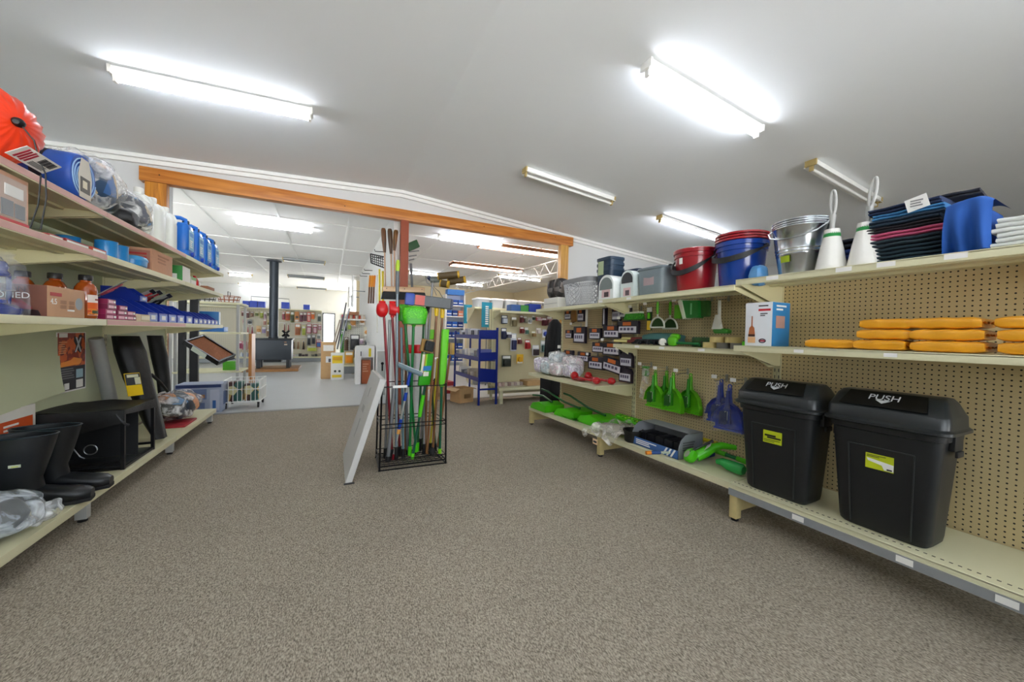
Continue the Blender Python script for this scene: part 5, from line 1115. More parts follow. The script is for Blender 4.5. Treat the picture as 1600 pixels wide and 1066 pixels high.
t = thing('clear_sack', 'clear plastic sack drooping over the base shelf edge', 'bag', (2.512, 2.93, z+.01))
b = B(); b.grid(lambda p, q: (.34-.42*q+.012*math.sin(13*p), -.26+.5*p+.02*math.sin(7*q), (.05+.05*math.sin(PI*p)*math.cos(q*1.2)+.018*math.sin(17*p+9*q)) if q < .82 else (.05+.018*math.sin(17*p+9*q)-.45*(q-.82)*(1+.3*math.sin(9*p)))), 40, 30); b.done('film', M_film('#f6f2ea', .5), t, smooth=90)
B().blob((.12, -.03, .045), (.13, .18, .042), 18, 10, .15, 3).done('contents', mat('#b9b4a6', .7, bump=.3), t)
b = B(); b.box(-.1, -.098, -.04, .03, -.1, -.045); b.done('price_tag', mat('#e8c8a0', .6), t); B().box(-.1008, -.1, -.03, .02, -.085, -.065).done('print', INK, t)
t = thing('black_pot', 'black plastic pot beside the clear sack', 'pot', (2.62, 2.62, z)); B().lathe((0, 0, 0), [(.07, 0), (.075, .004), (.09, .1), (.096, .102), (.096, .115), (.086, .112), (.07, .01), (.001, .008)], n=32, cap=False).done('pot', mat('#14130f', .5), t)
# display carton of dark goods
t = thing('display_carton', 'grey and blue display carton of dark packets on the base shelf', 'box', (2.72, 2.33, z), PR)
w, d, h = .26, .15, .2; GC = mat('#8d9094', .6, noise=.05)
side = [(-d, 0), (d, 0), (d, h), (-d*.1, h), (-d*.45, h*.97), (-d*.75, h*.8), (-d*.92, h*.55), (-d, h*.35)]
b = B()
for s in (-1, 1): b.prism(side, (s*(w-.002)-.002, 0, 0), (0, 1, 0), (0, 0, 1), (.004, 0, 0))
b.box(-w, w, d-.004, d, 0, h); b.box(-w, w, -d, d, 0, .004); b.box(-w, w, -d*.1, d, h-.004, h); b.done('carton', GC, t)
B().box(-w, w, -d, -d+.004, 0, h*.36).done('front', mat('#3f68a8', .5, noise=.06), t)
l = prints(t, -.2, .05, .012, .06, 3, -d-.0005, PAPER); b = B()
for k in range(3): b.prism([(.1+.04*k, .004), (.118+.04*k, .004), (.158+.04*k, .07), (.14+.04*k, .07)], (0, -d-.0005, 0), (1, 0, 0), (0, 0, 1), (0, -.001, 0))
b.done('white_stripes', PAPER, t); s = prints(t, -.1, .1, .06, .14, 4, w+.0025, mat('#5a5c60', .6), 'right', sd=5)
for k in range(5):
    o = B().box(-.045, .045, -.09, .09, 0, .11, .01).done('dark_packet', mat('#15151a', .4), world=False); o.location = (2.73, 2.33+.195-.098*k, z+.0045); o.rotation_euler.z = PR
    tag(o, 'dark packet in the display carton, %s' % ['leftmost', 'second from the left', 'in the middle', 'second from the right', 'rightmost'][k], 'packet', 'packets in the display carton')
# spin mop, brooms and poles behind and in front
def pole_thing(name, label, cat, pts, r, mats_, group=None):
    P = [Vector(p) for p in pts]; t = thing(name, label, cat, tuple(P[0]), 0, group)
    for i in range(len(P)-1): b = B(); b.tube([P[i]-P[0], P[i+1]-P[0]], r[i] if isinstance(r, (list, tuple)) else r, 12); b.done('section' if i else 'grip', mats_[i], t)
    return t
TEAL = mat('#23606a', .35)
t = pole_thing('spray_mop', 'lime spray mop pole with teal and yellow sections along the base pegboard', 'mop', [(2.95, 2.92, .33), (2.95, 2.62, .35), (2.945, 2.5, .355), (2.94, 2.3, .365), (2.935, 2.15, .37), (2.93, 1.98, .37)], [.012, .014, .018, .014, .017], [TEAL, TEAL, LM, TEAL, mat('#c8b41e', .4)])
b = B(); b.blob((0, .1, .0), (.06, .2, .03), 20, 8, .12, 5, 3); b.done('head', LM, t); b = B()
for k in range(10): b.blob((.0, .26-.035*k, .03), (.05, .022, .02), 10, 6, .2, k)
b.done('pad', M_pattern(['#6ad41c', '#4aa814', '#a8d838'], 24, 'noise'), t)
t = pole_thing('lime_mop', 'lime and dark green mop pole half behind the farther black bin', 'mop', [(2.94, 2.0, .3), (2.93, 1.9, .3), (2.92, 1.8, .3), (2.9, 1.66, .295)], [.02, .016, .02, .016], [LM, DGREEN, LM]); 
t = thing('blue_broom', 'blue broom head and handle lying behind the display carton', 'broom', (2.84, 2.02, z)); b = B(); b.box(-.06, .06, -.05, .28, .015, .075, .015); b.done('head', mat('#1c3a94', .4), t); b = B(); rnd = random.Random(2)
for k in range(40): yy = -.04+.3*k/40; b.cyl((-.055, yy, .03), (-.1, yy+rnd.uniform(-.01, .01), .012), .006, .004, 5)
b.done('bristles', mat('#16307c', .7), t)
t = pole_thing('blue_pole', 'silver pole with blue grips and an orange end jutting over the shelf edge', 'pole', [(2.38, 2.23, .285), (2.42, 2.215, .285), (2.5, 2.19, .285), (2.69, 2.1, .285), (2.73, 2.08, .285), (2.86, 2.0, .29)], [.016, .015, .01, .014, .012], [mat('#e88a1c', .4), mat('#2c4f8c', .4), mat('#b9c4ae', .35), mat('#2c4f8c', .4), mat('#aab0a8', .3, .5)])
t = thing('trigger_sprayer', 'lime green spin mop joint with a dark pedal, front of the base shelf', 'mop', (2.68, 1.9, z))
b = B(); b.lathe((-.07, .06, .05), [(.05, 0), (.056, .01), (.056, .045), (.04, .06)], n=24, axis=(-.6, .3, .45)); b.tube([(-.06, .05, .06), (.0, .02, .1), (.06, -.02, .14)], [.045, .05, .035], 14); b.tube([(.03, 0, .13), (.1, -.06, .16), (.18, -.12, .15)], [.03, .028, .02], 12); b.done('body', LM, t)
B().lathe((-.105, .078, .072), [(.032, 0), (.036, .012), (.02, .02)], n=22, axis=(-.6, .3, .45)).done('grey_cap', mat('#9aa08c', .4), t); B().tube([(-.04, .0, .16), (.02, -.04, .2)], [.006, .014], 8).done('trigger', BLACK, t); l = B().obox((-.01, -.015, .155), (.026, .014, .012), (.0, .03, -.03), (.001, 0, .0015)).done('label', OFFW, t)
b = B(); b.tube([(.02, -.08, .05), (.02, -.12, .06), (.02, -.17, .052), (.02, -.27, .05), (.02, -.285, .05)], [.02, .03, .04, .042, .03], 18); b.done('green_bottle', mat('#2ca84c', .25, alpha=.9), t)
b = B(); b.tube([(-.11, .06, .1), (.0, .0, .17)], .008, 8); b.done('dark_bar', mat('#1c2a1c', .5), t)
# ================================================================== BROOM RACK
def RP(u, v, y): return ony(u, v, y)
zt, zm, zb = ony(645, 604, 3.43).z, ony(645, 661, 3.43).z, ony(645, 724, 3.43).z
FL_, FR_, BL_, BR_ = Vector((.416, 3.44, 0)), Vector((1.015, 3.415, 0)), Vector((.43, 3.82, 0)), Vector((1.0, 3.8, 0))
t = thing('broom_rack', 'black wire floor rack crowded with brooms and mops', 'rack', (.71, 3.62, 0))
def lean(p, zz): c = Vector((.71, 3.62, 0)); return p+(c-p)*.035*zz/.8+Vector((0, 0, zz))
for p in (FL_, FR_, BL_, BR_):
    b = B(); b.tube([lean(p, .008), lean(p, zt+.02)], .0085, 8); b.lathe(p, [(.012, 0), (.012, .012)], n=10); b.done('leg', BLKMETAL, t, world=True)
def hoop(zz, r, nm, mesh=0):
    q = [lean(p, zz) for p in (FL_, FR_, BR_, BL_)]; b = B()
    for i in range(4): b.tube([q[i], q[(i+1) % 4]], r, 7)
    for k in range(1, mesh): f = k/mesh; b.tube([q[0].lerp(q[1], f), q[3].lerp(q[2], f)], r*.5, 5)
    for k in range(1, mesh//2): f = k/(mesh//2); b.tube([q[0].lerp(q[3], f), q[1].lerp(q[2], f)], r*.5, 5)
    return b.done(nm, BLKMETAL, t, world=True)
hoop(zt, .005, 'top_hoop', 0); hoop(zm, .005, 'middle_hoop', 0); hoop(zm-.035, .004, 'guard_hoop'); hoop(zb, .007, 'tray', 14); hoop(zb+.05, .004, 'tray_rail'); hoop(zb-.035, .007, 'base_bar')
q0, q1 = lean(FL_, zt), lean(FR_, zt); a = q0.lerp(q1, .16); c = q0.lerp(q1, .38)
B().obox((a+c)/2+Vector((0, -.008, .002)), (c-a)*.5, (0, .001, 0), (0, 0, .012)).done('ticket', PAPER, t, world=True)

ZF = zb+.022
def stick(name, label, cat, foot, top, r, m, fm=None, loc_y=None):
    """a long handle from a foot on the tray to its neck; returns thing, neck point"""
    f = RP(foot[0], foot[1], foot[2]); f.z = ZF; n = RP(*top); t = thing(name, label, cat, tuple(f), 0, 'brooms and mops in the rack')
    d = (n-f); b = B(); b.tube([Vector((0, 0, .0)), d*.5, d], r, 10); b.done('handle', m, t)
    if fm: B().tube([Vector((0, 0, -.002)), d*.07], r*1.45, 10).done('foot_cap', fm, t)
    return t, f, n
def addp(t, b, nm, m): return b.done(nm, m, t, world=True)
DRED, CRED = mat('#7c0d1c', .35), mat('#c20f16', .35, noise=.08)
GPOLE = mat('#7b8890', .35, .4); GREYP = mat('#8e8f90', .35, .5)
BRN = M_wood('#94663e', '#6c4526', axis='Z')
# red brooms
for (ft, tp, hc, l, rr) in (((613, 716, 3.56), (600, 494, 3.5), (597, 484, 3.5), 'red broom at the left of the rack, dome head nearest the frame post', .055), ((625, 718, 3.62), (613, 496, 3.56), (613, 484, 3.55), 'red broom with a blunt head, second from the left of the rack', .05)):
    t, f, n = stick('broom', l, 'broom', ft, tp, .0115, DRED, BLACK)
    h = RP(*hc); b = B()
    if 'dome' in l: b.blob(h, (.052, .05, .07), 20, 14, .03, 3, 2.2); b.tube([n, h], .018, 10)
    else: e0 = h+Vector((-.03, .0, .005)); b.tube([e0, e0+Vector((.02, 0, 0)), h+Vector((.05, -.01, -.005)), h+Vector((.056, -.01, -.005))], [.05, .058, .056, .045], 22); b.tube([n, h], .018, 10)
    addp(t, b, 'head', CRED)
    b = B()
    for k in range(12): a = 2*PI*k/12; b.cyl(h+Vector((.02*math.cos(a), .02*math.sin(a), .05)), h+Vector((.024*math.cos(a), .024*math.sin(a), .076)), .008, .006, 5)
    addp(t, b, 'bristles', mat('#d01218', .6))
# tall grey telescopic pole with a lime tip
t, f, n = stick('telescopic_pole', 'tall grey telescopic pole with a lime tip rising in front of the red post', 'pole', (619, 716, 3.52), (621, 424, 3.5), .0125, GPOLE, BLACK)
b = B(); e = RP(622, 407, 3.5); b.tube([n, n.lerp(e, .5), e], [.016, .02, .014], 12); addp(t, b, 'tip', mat('#a8c42a', .4)); b = B(); c = n.lerp(f, .12); b.tube([c, n], .016, 12); addp(t, b, 'clamp', mat('#5d6468', .4))
# timber headed yard broom
t, f, n = stick('yard_broom', 'wide yard broom with a timber head and black bristles on top of the rack', 'broom', (634, 712, 3.74), (634, 468, 3.74), .0125, BRN)
A, C = RP(598, 452, 3.74), RP(663, 454, 3.72); d = (C-A); b = B(); b.obox((A+C)/2, d*.5, (0, .032, 0), (0, 0, .026), .01, 2); addp(t, b, 'head', M_wood('#c7a47c', '#a5825c', axis='X'))
b = B(); rnd = random.Random(3)
for k in range(60): p = A.lerp(C, k/59); 
b.loft([[A+Vector((-.0, -.026, -.026)), C+Vector((0, -.026, -.026)), C+Vector((0, .026, -.026)), A+Vector((0, .026, -.026))], [A+Vector((-.012, -.036, -.095)), C+Vector((.02, -.036, -.1)), C+Vector((.02, .036, -.1)), A+Vector((-.012, .036, -.095))]]); addp(t, b, 'bristles', mat('#1b1d20', .8, noise=.3, scale=120, bump=.6))
b = B()
for q in (.08, .5, .92): p = A.lerp(C, q); b.lathe(p+Vector((0, -.0325, .004)), [(.005, 0), (.005, .002)], n=8, axis=(0, -1, 0))
addp(t, b, 'screw', BLACK)
# wide floor squeegee in grey
t, f, n = stick('floor_squeegee', 'wide grey floor squeegee with a blue end and a red label', 'squeegee', (662, 712, 3.6), (667, 486, 3.5), .0115, GREYP, BLACK)
A, C = RP(634, 467, 3.45), RP(706, 476, 3.43); d = (C-A).normalized(); L_ = (C-A).length; up = Vector((0, 0, 1)); up = (up-d*up.dot(d)).normalized(); nr = d.cross(up)
b = B(); b.obox(A+d*L_*.55, d*L_*.45, up*.05, nr*.02, .006, 1); addp(t, b, 'blade', mat('#4c5052', .45, noise=.12))
b = B(); b.obox(A+d*L_*.08, d*L_*.095, up*.055, nr*.03, .012, 2); addp(t, b, 'end_cap', mat('#123a96', .4)); b = B(); b.obox(A+d*L_*.29+nr*(.021 if nr.y < 0 else -.021), d*L_*.1, up*.045, nr*.001); addp(t, b, 'label', mat('#c0564e', .5))
b = B(); b.obox(A+d*L_*.99, d*.012, up*.045, nr*.024, .004, 1); addp(t, b, 'tip', mat('#1c2444', .4)); b = B(); b.tube([n, A+d*L_*.5], .02, 10); addp(t, b, 'neck', BLACK)
# green brooms
GBR = M_pattern(['#3fae14', '#57c81c', '#2f9410', '#6fd82a'], 70, 'noise')
def green_broom(l, ft, tp, hc, w, h):
    t, f, n = stick('broom', l, 'broom', ft, tp, .0125, mat('#0f7434', .35), mat('#52d01c', .4))
    c = RP(*hc); b = B(); b.loft([b.ring(c+Vector((0, 0, zz)), (1, 0, 0), (0, 1, 0), w*k, .05*k2, 24, 3) for zz, k, k2 in ((-h*.55, .45, .5), (-h*.5, .9, 1), (-h*.2, 1, 1.05))]); b.tube([n, c+Vector((0, 0, -h*.45))], .02, 10); addp(t, b, 'head', mat('#3aa812', .4))
    b = B(); b.loft([b.ring(c+Vector((0, 0, zz)), (1, 0, 0), (0, 1, 0), w*k, .055*k, 28, 2.8) for zz, k in ((-h*.2, 1), (h*.2, 1.08), (h*.42, .98), (h*.52, .7))]); addp(t, b, 'bristles', GBR); return t
green_broom('lime broom with a broad domed head in the middle of the rack', (640, 718, 3.6), (646, 509, 3.5), (648, 493, 3.48), .11, .16)
green_broom('lime broom half hidden behind the tall grey pole', (650, 716, 3.68), (633, 506, 3.62), (630, 489, 3.62), .055, .15)
t, f, n = stick('mop_pole', 'dark green pole rising just right of the broad lime broom head', 'pole', (652, 718, 3.7), (662, 508, 3.62), .011, mat('#0d5a2a', .35), mat('#52d01c', .4)); b = B(); b.tube([n, RP(669, 486, 3.6)], .013, 8); addp(t, b, 'joint', BLACK)
# wooden handled mops with yellow sockets
for ft, tp, ye, w, l in (((667, 716, 3.58), (682, 494, 3.5), (682, 465, 3.49), ((682, 462, 3.49), (678, 452, 3.49), (667, 442, 3.5), (665, 432, 3.5)), 'wooden handled mop with a long yellow socket and bent wire, left of two'), ((676, 710, 3.62), (691, 497, 3.55), (692, 468, 3.54), ((692, 466, 3.54), (686, 456, 3.54), (678, 449, 3.54), (676, 438, 3.54)), 'wooden handled mop with a short yellow socket and bent wire, right of two')):
    t, f, n = stick('mop', l, 'mop', ft, tp, .0115, BRN); e = RP(*ye)
    b = B(); b.tube([n, n.lerp(e, .3), n.lerp(e, .8), e], [.018, .022, .018, .01], 12); addp(t, b, 'socket', mat('#e2bc14', .35)); b = B(); b.tube([RP(*p) for p in w], .0035, 6); addp(t, b, 'wire', mat('#8a8a86', .3, .8))
# flue brushes on a grey pole
t, f, n = stick('flue_brush', 'grey pole topped with a bundle of brown and yellow brush rolls', 'brush', (656, 714, 3.72), (676, 440, 3.6), .011, GREYP, BLACK)
b = B(); b.tube([n, RP(669, 433, 3.58)], .02, 10); addp(t, b, 'tip', mat('#20264c', .4)); b = B(); b.tube([RP(672, 438, 3.58), RP(690, 437, 3.56)], .028, 12); addp(t, b, 'shaft', mat('#5d625c', .5))
ROLL = mat('#4a3a1c', .6, noise=.25, scale=40); RY = mat('#b8901c', .5)
for a, c in (((684, 432, 3.53), (717, 429, 3.45)), ((700, 441, 3.53), (727, 437, 3.45)), ((688, 443, 3.5), (701, 445, 3.46))):
    A, C = RP(*a), RP(*c); b = B(); b.tube([A, C], .034, 16); r_ = addp(t, b, 'roll', ROLL); dd = (C-A).normalized()
    b = B(); b.tube([C-dd*.012, C+dd*.004], .0355, 16); b.tube([C+dd*.003, C+dd*.006], .018, 12); addp(r_, b, 'end_ring', RY); b = B(); b.tube([A, A+dd*.01], .0355, 16); addp(r_, b, 'end_ring', RY)
# lime sleeved brush
t, f, n = stick('long_brush', 'tall lime sleeved brush at the right of the rack', 'brush', (687, 716, 3.55), (690, 604, 3.5), .0125, mat('#0c5c3c', .35), mat('#8ad41c', .4))
e = RP(696, 515, 3.48); b = B(); rg = []
for q, w in ((0, .022), (.12, .03), (.3, .034), (.8, .036), (1, .035)):
    c = n.lerp(e, q); rg.append(b.ring(c, (1, 0, 0), (0, 1, 0), w, .024, 20, 4))
b.loft(rg); addp(t, b, 'sleeve', M_pattern(['#4fae0c', '#66cc14', '#58bc10', '#72d820'], 30, 'X'))
# lime brush behind and wooden scrubs
t, f, n = stick('deck_brush', 'lime backed brush standing behind the wooden mop handles', 'brush', (660, 706, 3.76), (672, 532, 3.72), .011, mat('#0d5a2a', .35), BLACK); b = B(); b.obox(RP(673, 523, 3.72), (.035, 0, 0), (0, .03, 0), (0, 0, .05), .01); addp(t, b, 'head', mat('#6cc414', .4))
t, f, n = stick('deck_brush', 'brown deck scrub with dark bristles facing the camera', 'brush', (664, 716, 3.62), (668, 552, 3.46), .011, BRN)
c = RP(667, 541, 3.44); rx = Vector((.94, .1, -.2)).normalized(); b = B(); b.obox(c, rx*.06, (0, .02, 0), Vector((.2, 0, .94))*.062, .006, 1); addp(t, b, 'block', M_wood('#a8803c', '#7c5a24', axis='Z')); b = B(); b.obox(c+Vector((.012, -.045, 0)), rx*.042, (0, .026, 0), Vector((.2, 0, .94))*.05, .008, 1); addp(t, b, 'bristles', mat('#25282a', .8, noise=.3, scale=90, bump=.6))
t, f, n = stick('deck_brush', 'yellow and brown deck scrub peeking out right of the lime sleeve', 'brush', (684, 704, 3.74), (703, 556, 3.7), .011, BRN); b = B(); b.obox(RP(705, 545, 3.7), (.025, 0, 0), (0, .04, 0), (0, 0, .06), .008); addp(t, b, 'head', M_wood('#b8942c', '#7c5a24', axis='Z'))
# packaged mop with lime grip
t, f, n = stick('packaged_mop', 'mop in a green printed sleeve with a blue label and lime grip', 'mop', (644, 724, 3.5), (664, 604, 3.44), .0115, mat('#14523c', .35), mat('#62d81c', .4))
A = n.lerp(f, .12); C = n.lerp(f, .42); b = B(); b.tube([A, C], .018, 12); addp(t, b, 'grip', mat('#4fc414', .4))
c0, c1 = RP(662, 602, 3.42), RP(668, 553, 3.4); ax = (c1-c0); hx = Vector((.056, .01, 0)); b = B(); b.obox((c0+c1)/2, hx, (0, .022, 0), ax*.5, .004, 1); sl = addp(t, b, 'sleeve', mat('#2f9c14', .45)); nv = Vector((0, -.0235, 0))
b = B(); b.obox((c0+c1)/2+nv-hx*.72+ax*.17, hx*.2, (0, .001, 0), ax*.32); b.m(1).obox((c0+c1)/2+nv-hx*.4+ax*.17, hx*.1, (0, .001, 0), ax*.32); b.m(2).obox((c0+c1)/2+nv-hx*.15+ax*.17, hx*.1, (0, .001, 0), ax*.32); b.m(3).obox((c0+c1)/2+nv*1.02+hx*.15+ax*.04, hx*.7, (0, .001, 0), ax*.075); b.m(4).obox((c0+c1)/2+nv*1.02+hx*.05-ax*.14, hx*.45, (0, .001, 0), ax*.07); addp(sl, b, 'print', [mat('#d9d2c0', .5), mat('#b08a3c', .5), mat('#8fd424', .5), mat('#1c6ca8', .45), mat('#d8d8c8', .5)])
# window squeegee with blue grips
t, f, n = stick('window_squeegee', 'grey headed window squeegee on a silver pole with blue grips', 'squeegee', (614, 716, 3.53), (639, 592, 3.47), .0095, mat('#b4b8b4', .3, .5), DRED)
A, C = RP(622, 570, 3.45), RP(660, 586, 3.35); b = B(); d = C-A; b.tube([A, A.lerp(C, .06), A.lerp(C, .94), C], [.012, .022, .022, .014], 14); addp(t, b, 'head', mat('#6c7f88', .45)); b = B(); b.tube([A+Vector((0, -.01, .022)), C+Vector((0, -.01, .022))], .004, 6); addp(t, b, 'blade', mat('#c4ccce', .3))
for q0, q1, m_ in ((-.1, .1, BLUE), (.17, .27, BLUE), (.5, .62, BLUE), (.62, .68, mat('#e0a050', .4))): b = B(); b.tube([n.lerp(f, q0), n.lerp(f, q1)], .016, 12); addp(t, b, 'grip', m_)
# plain poles
for ft, tp, r, m_, l in (((602, 712, 3.62), (609, 500, 3.6), .0125, GREYP, 'plain grey pole leaning left behind the red brooms'), ((606, 720, 3.5), (616, 605, 3.52), .017, mat('#77787a', .4, .3), 'short thick grey pole at the left front of the rack'), ((630, 718, 3.55), (627, 512, 3.52), .011, mat('#56747c', .35), 'slim blue grey pole beside the tall grey pole'), ((637, 716, 3.64), (634, 606, 3.6), .014, mat('#6a6c6e', .4, .3), 'short grey pole in the middle of the rack'), ((672, 690, 3.7), (684, 560, 3.7), .0105, mat('#c8b424', .4), 'yellow pole behind the wooden mop handles'), ((680, 712, 3.68), (672, 560, 3.66), .011, mat('#173c1c', .4), 'dark green pole crossing behind the packaged mop')):
    stick('mop_pole', l, 'pole', ft, tp, r, m_, BLACK)
b = B(); c = RP(675, 708, 3.5); b.blob(Vector((c.x, c.y, ZF+.04)), (.03, .03, .04), 14, 8, .2, 4); tag(b.done('hearth_brush', mat('#141414', .8)), 'small black brush standing on the tray at the right', 'brush')
# leaning white flat board
n0, f0 = onz(541, 756, 0), onz(537, 711, 0); n1, f1 = ony(594, 594, n0.y), ony(584, 577, f0.y)
t = thing('flat_carton', 'long white flat carton leaning against the left of the broom rack', 'carton', tuple(n0))
ey = (f0-n0); ez = (n1-n0+f1-f0)*.5; nx = ey.cross(ez).normalized(); nx = nx if nx.x > 0 else -nx
b = B(); c = n0+ey*.5+ez*.5+nx*.016; b.obox(c, ey*.5, ez*.5, nx*.026, .004, 1); addp(t, b, 'carton', mat('#c9c8c4', .55, noise=.03))
k_ = nx*.0108
for q, r_, e_, h_ in ((.55, .62, .1, .035), (.5, .42, .03, .1), (.5, .8, .02, .05)): b = B(); b.obox(n0+ey*q+ez*r_-k_, ey*e_, ez*h_, nx*.0015); addp(t, b, 'printed_mark', mat('#a9a8a4', .5))
b = B(); b.obox(n0+ey*.5+ez+nx*.028, ey*.5, ez*.0, nx*.02) if False else None
B().box(n0.x-.02, n0.x+.06, n0.y-.03, n0.y+.0, 0, .004).done('corner_pad', BLACK, t, world=True)
# ================================================================== BEYOND THE OPENING
# ---- red post surroundings: partition running back with hung tools ----
struct(B().box(1.0, 1.07, 6.8, 15.0, 0, BCEIL-.002).done('wall_partition', mat('#e6e6e3', .6, noise=.02, scale=2)))
PX = .999
def hang_tool(nm, label, cat, p0, p1, r, mats_, x=.9, grp='tools hung beside the red post'):
    """a long tool hung on the left face of the partition, given by its ends in the photograph"""
    A, C = onx(*p0, x), onx(*p1, x); t = thing(nm, label, cat, tuple(A), 0, grp); return t, A, C
for u0, v0, u1, v1, c, l in ((599, 357, 601, 395, '#8a5a34', 'left of the three wooden shovel handles beside the red post'), (609, 358, 611, 397, '#5c4426', 'dark middle one of the three wooden shovel handles beside the red post'), (619, 360, 616, 392, '#a5743c', 'right of the three wooden shovel handles, touching the red post')):
    y_ = 6.72; A, C = ony(u0, v0, y_), ony(u1, v1, y_); D = ony(u1+1, 448, y_); t = thing('wooden_handle_tool', l, 'shovel', tuple(D), 0, 'tools hung beside the red post')
    b = B(); b.tube([A, A.lerp(C, .1), A.lerp(C, .5), C], [.03, .042, .04, .022], 12); b.done('handle', M_wood(c, '#4a3018', axis='Z'), t, world=True); b = B(); b.tube([C, D], .013, 8); b.done('shaft', mat('#c9a488', .35, .3), t, world=True)
t, A, C = hang_tool('hanging_tray', 'black wire tray sticking out high on the white partition', 'tray', (580, 398), (600, 418), 0, None)
P = [ony(579, 397, 7.0), ony(601, 402, 6.8), ony(601, 419, 6.8), ony(580, 411, 7.0)]; o = Vector(t.location); b = B()
for i in range(4): b.tube([P[i]-o, P[(i+1) % 4]-o], .012, 6)
for k in range(1, 7): b.tube([P[0].lerp(P[1], k/7)-o, P[3].lerp(P[2], k/7)-o], .006, 4)
for k in range(1, 4): b.tube([P[0].lerp(P[3], k/4)-o, P[1].lerp(P[2], k/4)-o], .006, 4)
b.loft([[P[3]-o, P[2]-o, P[2]-o+Vector((.0, .12, .03)), P[3]-o+Vector((0, .12, .03))], [P[3]-o-Vector((0, 0, .01)), P[2]-o-Vector((0, 0, .01)), P[2]-o+Vector((.0, .12, .02)), P[3]-o+Vector((0, .12, .02))]]); b.done('mesh', BLKMETAL, t)
k = 0
for u, l, c1, c2 in ((578.5, 'left', '#e08a1c', '#6a4a34'), (582, 'middle', '#e8941c', '#5c4030'), (585.5, 'right', '#d87c1c', '#66483a')):
    A, C, D = onx(u, 431, .95), onx(u-1.3, 448, .95), onx(u-2.6, 474, .95); t = thing('hanging_file', 'orange handled long file hanging on the partition, %s of three' % l, 'file', tuple(D), 0, 'orange handled files'); q = Vector((-.03*k, .0, 0)); k += 1
    b = B(); b.tube([A, C], .026, 8); b.done('grip', mat(c1, .4), t, world=True); b = B(); b.tube([C, D], .024, 6); b.done('blade', mat(c2, .5), t, world=True)
for u, v0, v1, r, c, l in ((593, 421, 484, .02, '#d8c01c', 'tall yellow level hanging on the partition, left of two'), (598, 424, 482, .022, '#e6ca24', 'tall yellow level hanging on the partition, right of two'), (589.5, 430, 520, .012, '#d9d6c8', 'pale slim rod hanging left of the yellow levels')):
    A, C = onx(u, v0, .93), onx(u, v1, .93); tag(B().tube([A, C], r, 4).done('hanging_level', mat(c, .4)), l, 'level')
for u0, v0, u1, v1, l in ((549, 462, 549.5, 478, 'black slim bar on the far part of the partition'),):
    A, C = onx(u0, v0, .96), onx(u1, v1, .96); tag(B().tube([A, C], .03, 6).done('hanging_bar', BLACK), l, 'bar')
for u0, u1, vt0, vt1, vb, l in ((557, 566, 441, 431, 480, 'tall white board standing out from the partition, nearer one'), (551, 557, 457, 449, 480, 'tall white board standing out from the partition, farther one')):
    A = onx(u1, vt1, .9); C = onx(u1, vb, .9); w = .35
    tag(B().box(.62, .66, A.y, A.y+w, C.z, A.z).done('hanging_board', mat('#f0efec', .5)), l, 'board'); tag(B().box(.655, .998, A.y+.1, A.y+.13, (A.z+C.z)/2, (A.z+C.z)/2+.03).done('board_arm', GREYM), 'grey arm carrying the '+l[5:], 'bracket')
for k, (u, v) in enumerate(((602, 394), (598, 403), (582, 423), (578, 428), (574, 432))):
    A = onx(u, v, .995); tag(B().tube([(.995, A.y, A.z), (.8, A.y, A.z-.01), (.79, A.y, A.z+.03)], .009, 6).done('wall_hook', BLACK), ['black hook near the wooden handles, upper', 'black hook near the wooden handles, lower', 'black hook above the yellow levels', 'black hook above the orange files, right', 'black hook above the orange files, left'][k], 'hook')
# right of the post: bent grey hooks and a green brush
for k, v in enumerate((394, 401, 407)):
    A, C = ony(639, v, 6.7), ony(655-4*k, v-2, 6.6); tag(B().tube([A, C], .01, 6).done('wall_hook', GREYM), 'grey hook on the right side of the red post, %s of three' % ['top', 'middle', 'bottom'][k], 'hook')
A = ony(645, 384, 6.62); b = B(); b.obox(A, Vector((.09, 0, .05)), (0, .04, 0), Vector((-.03, 0, .06)), .01); o = b.done('green_brush', mat('#1f4a24', .6)); tag(o, 'dark green brush hung right of the red post', 'brush')
A, C = ony(642, 412, 6.7), ony(644, 450, 6.7); tag(B().tube([A, C], .022, 8).done('grey_bar', mat('#6c6e70', .4, .5)), 'dark grey bar hanging right of the red post', 'bar')
# white gondola end behind the rack, red capped rolls and flat packed doors
t = thing('gondola_end', 'white low gondola end behind the broom rack', 'shelving', (1.4, 6.95, 0)); B().box(1.1, 1.68, 6.9, 6.94, .1, 1.36).done('panel', mat('#dcdcd8', .5), t, world=True); B().box(1.1, 1.68, 6.94, 7.5, .1, .2).done('base', mat('#c9c9c4', .5), t, world=True); B().box(1.1, 1.68, 6.94, 7.5, 1.32, 1.36).done('top', WHITE, t, world=True)
for s in (1.13, 1.65): B().box(s-.02, s+.02, 6.95, 7.45, 0, .1).done('foot', GREYM, t, world=True)
for u, l in ((637, 'white roll with a red cap behind the rack, left of two'), (653, 'white roll with a red cap behind the rack, right of two')):
    A, C = ony(u, 552, 5.4), ony(u, 539, 5.4); t = thing('capped_roll', l, 'roll', (A.x, 5.4, 0), 0, 'red capped rolls'); B().cyl((0, 0, 0), (0, 0, A.z), .055, n=18).done('roll', mat('#c4c6c4', .5), t); B().lathe((0, 0, A.z), [(.06, 0), (.062, .01), (.062, C.z-A.z-.01), (.055, C.z-A.z)], n=18).done('cap', CRED, t)
dA, dB = ony(556, 541, 9.3), ony(604, 541, 9.3); dB.x = .975
t = thing('white_cabinet', 'white open cabinet carcass standing beyond the opening', 'cabinet', ((dA.x+dB.x)/2, 9.3, 0)); w = (dB.x-dA.x)/2; H_ = dA.z
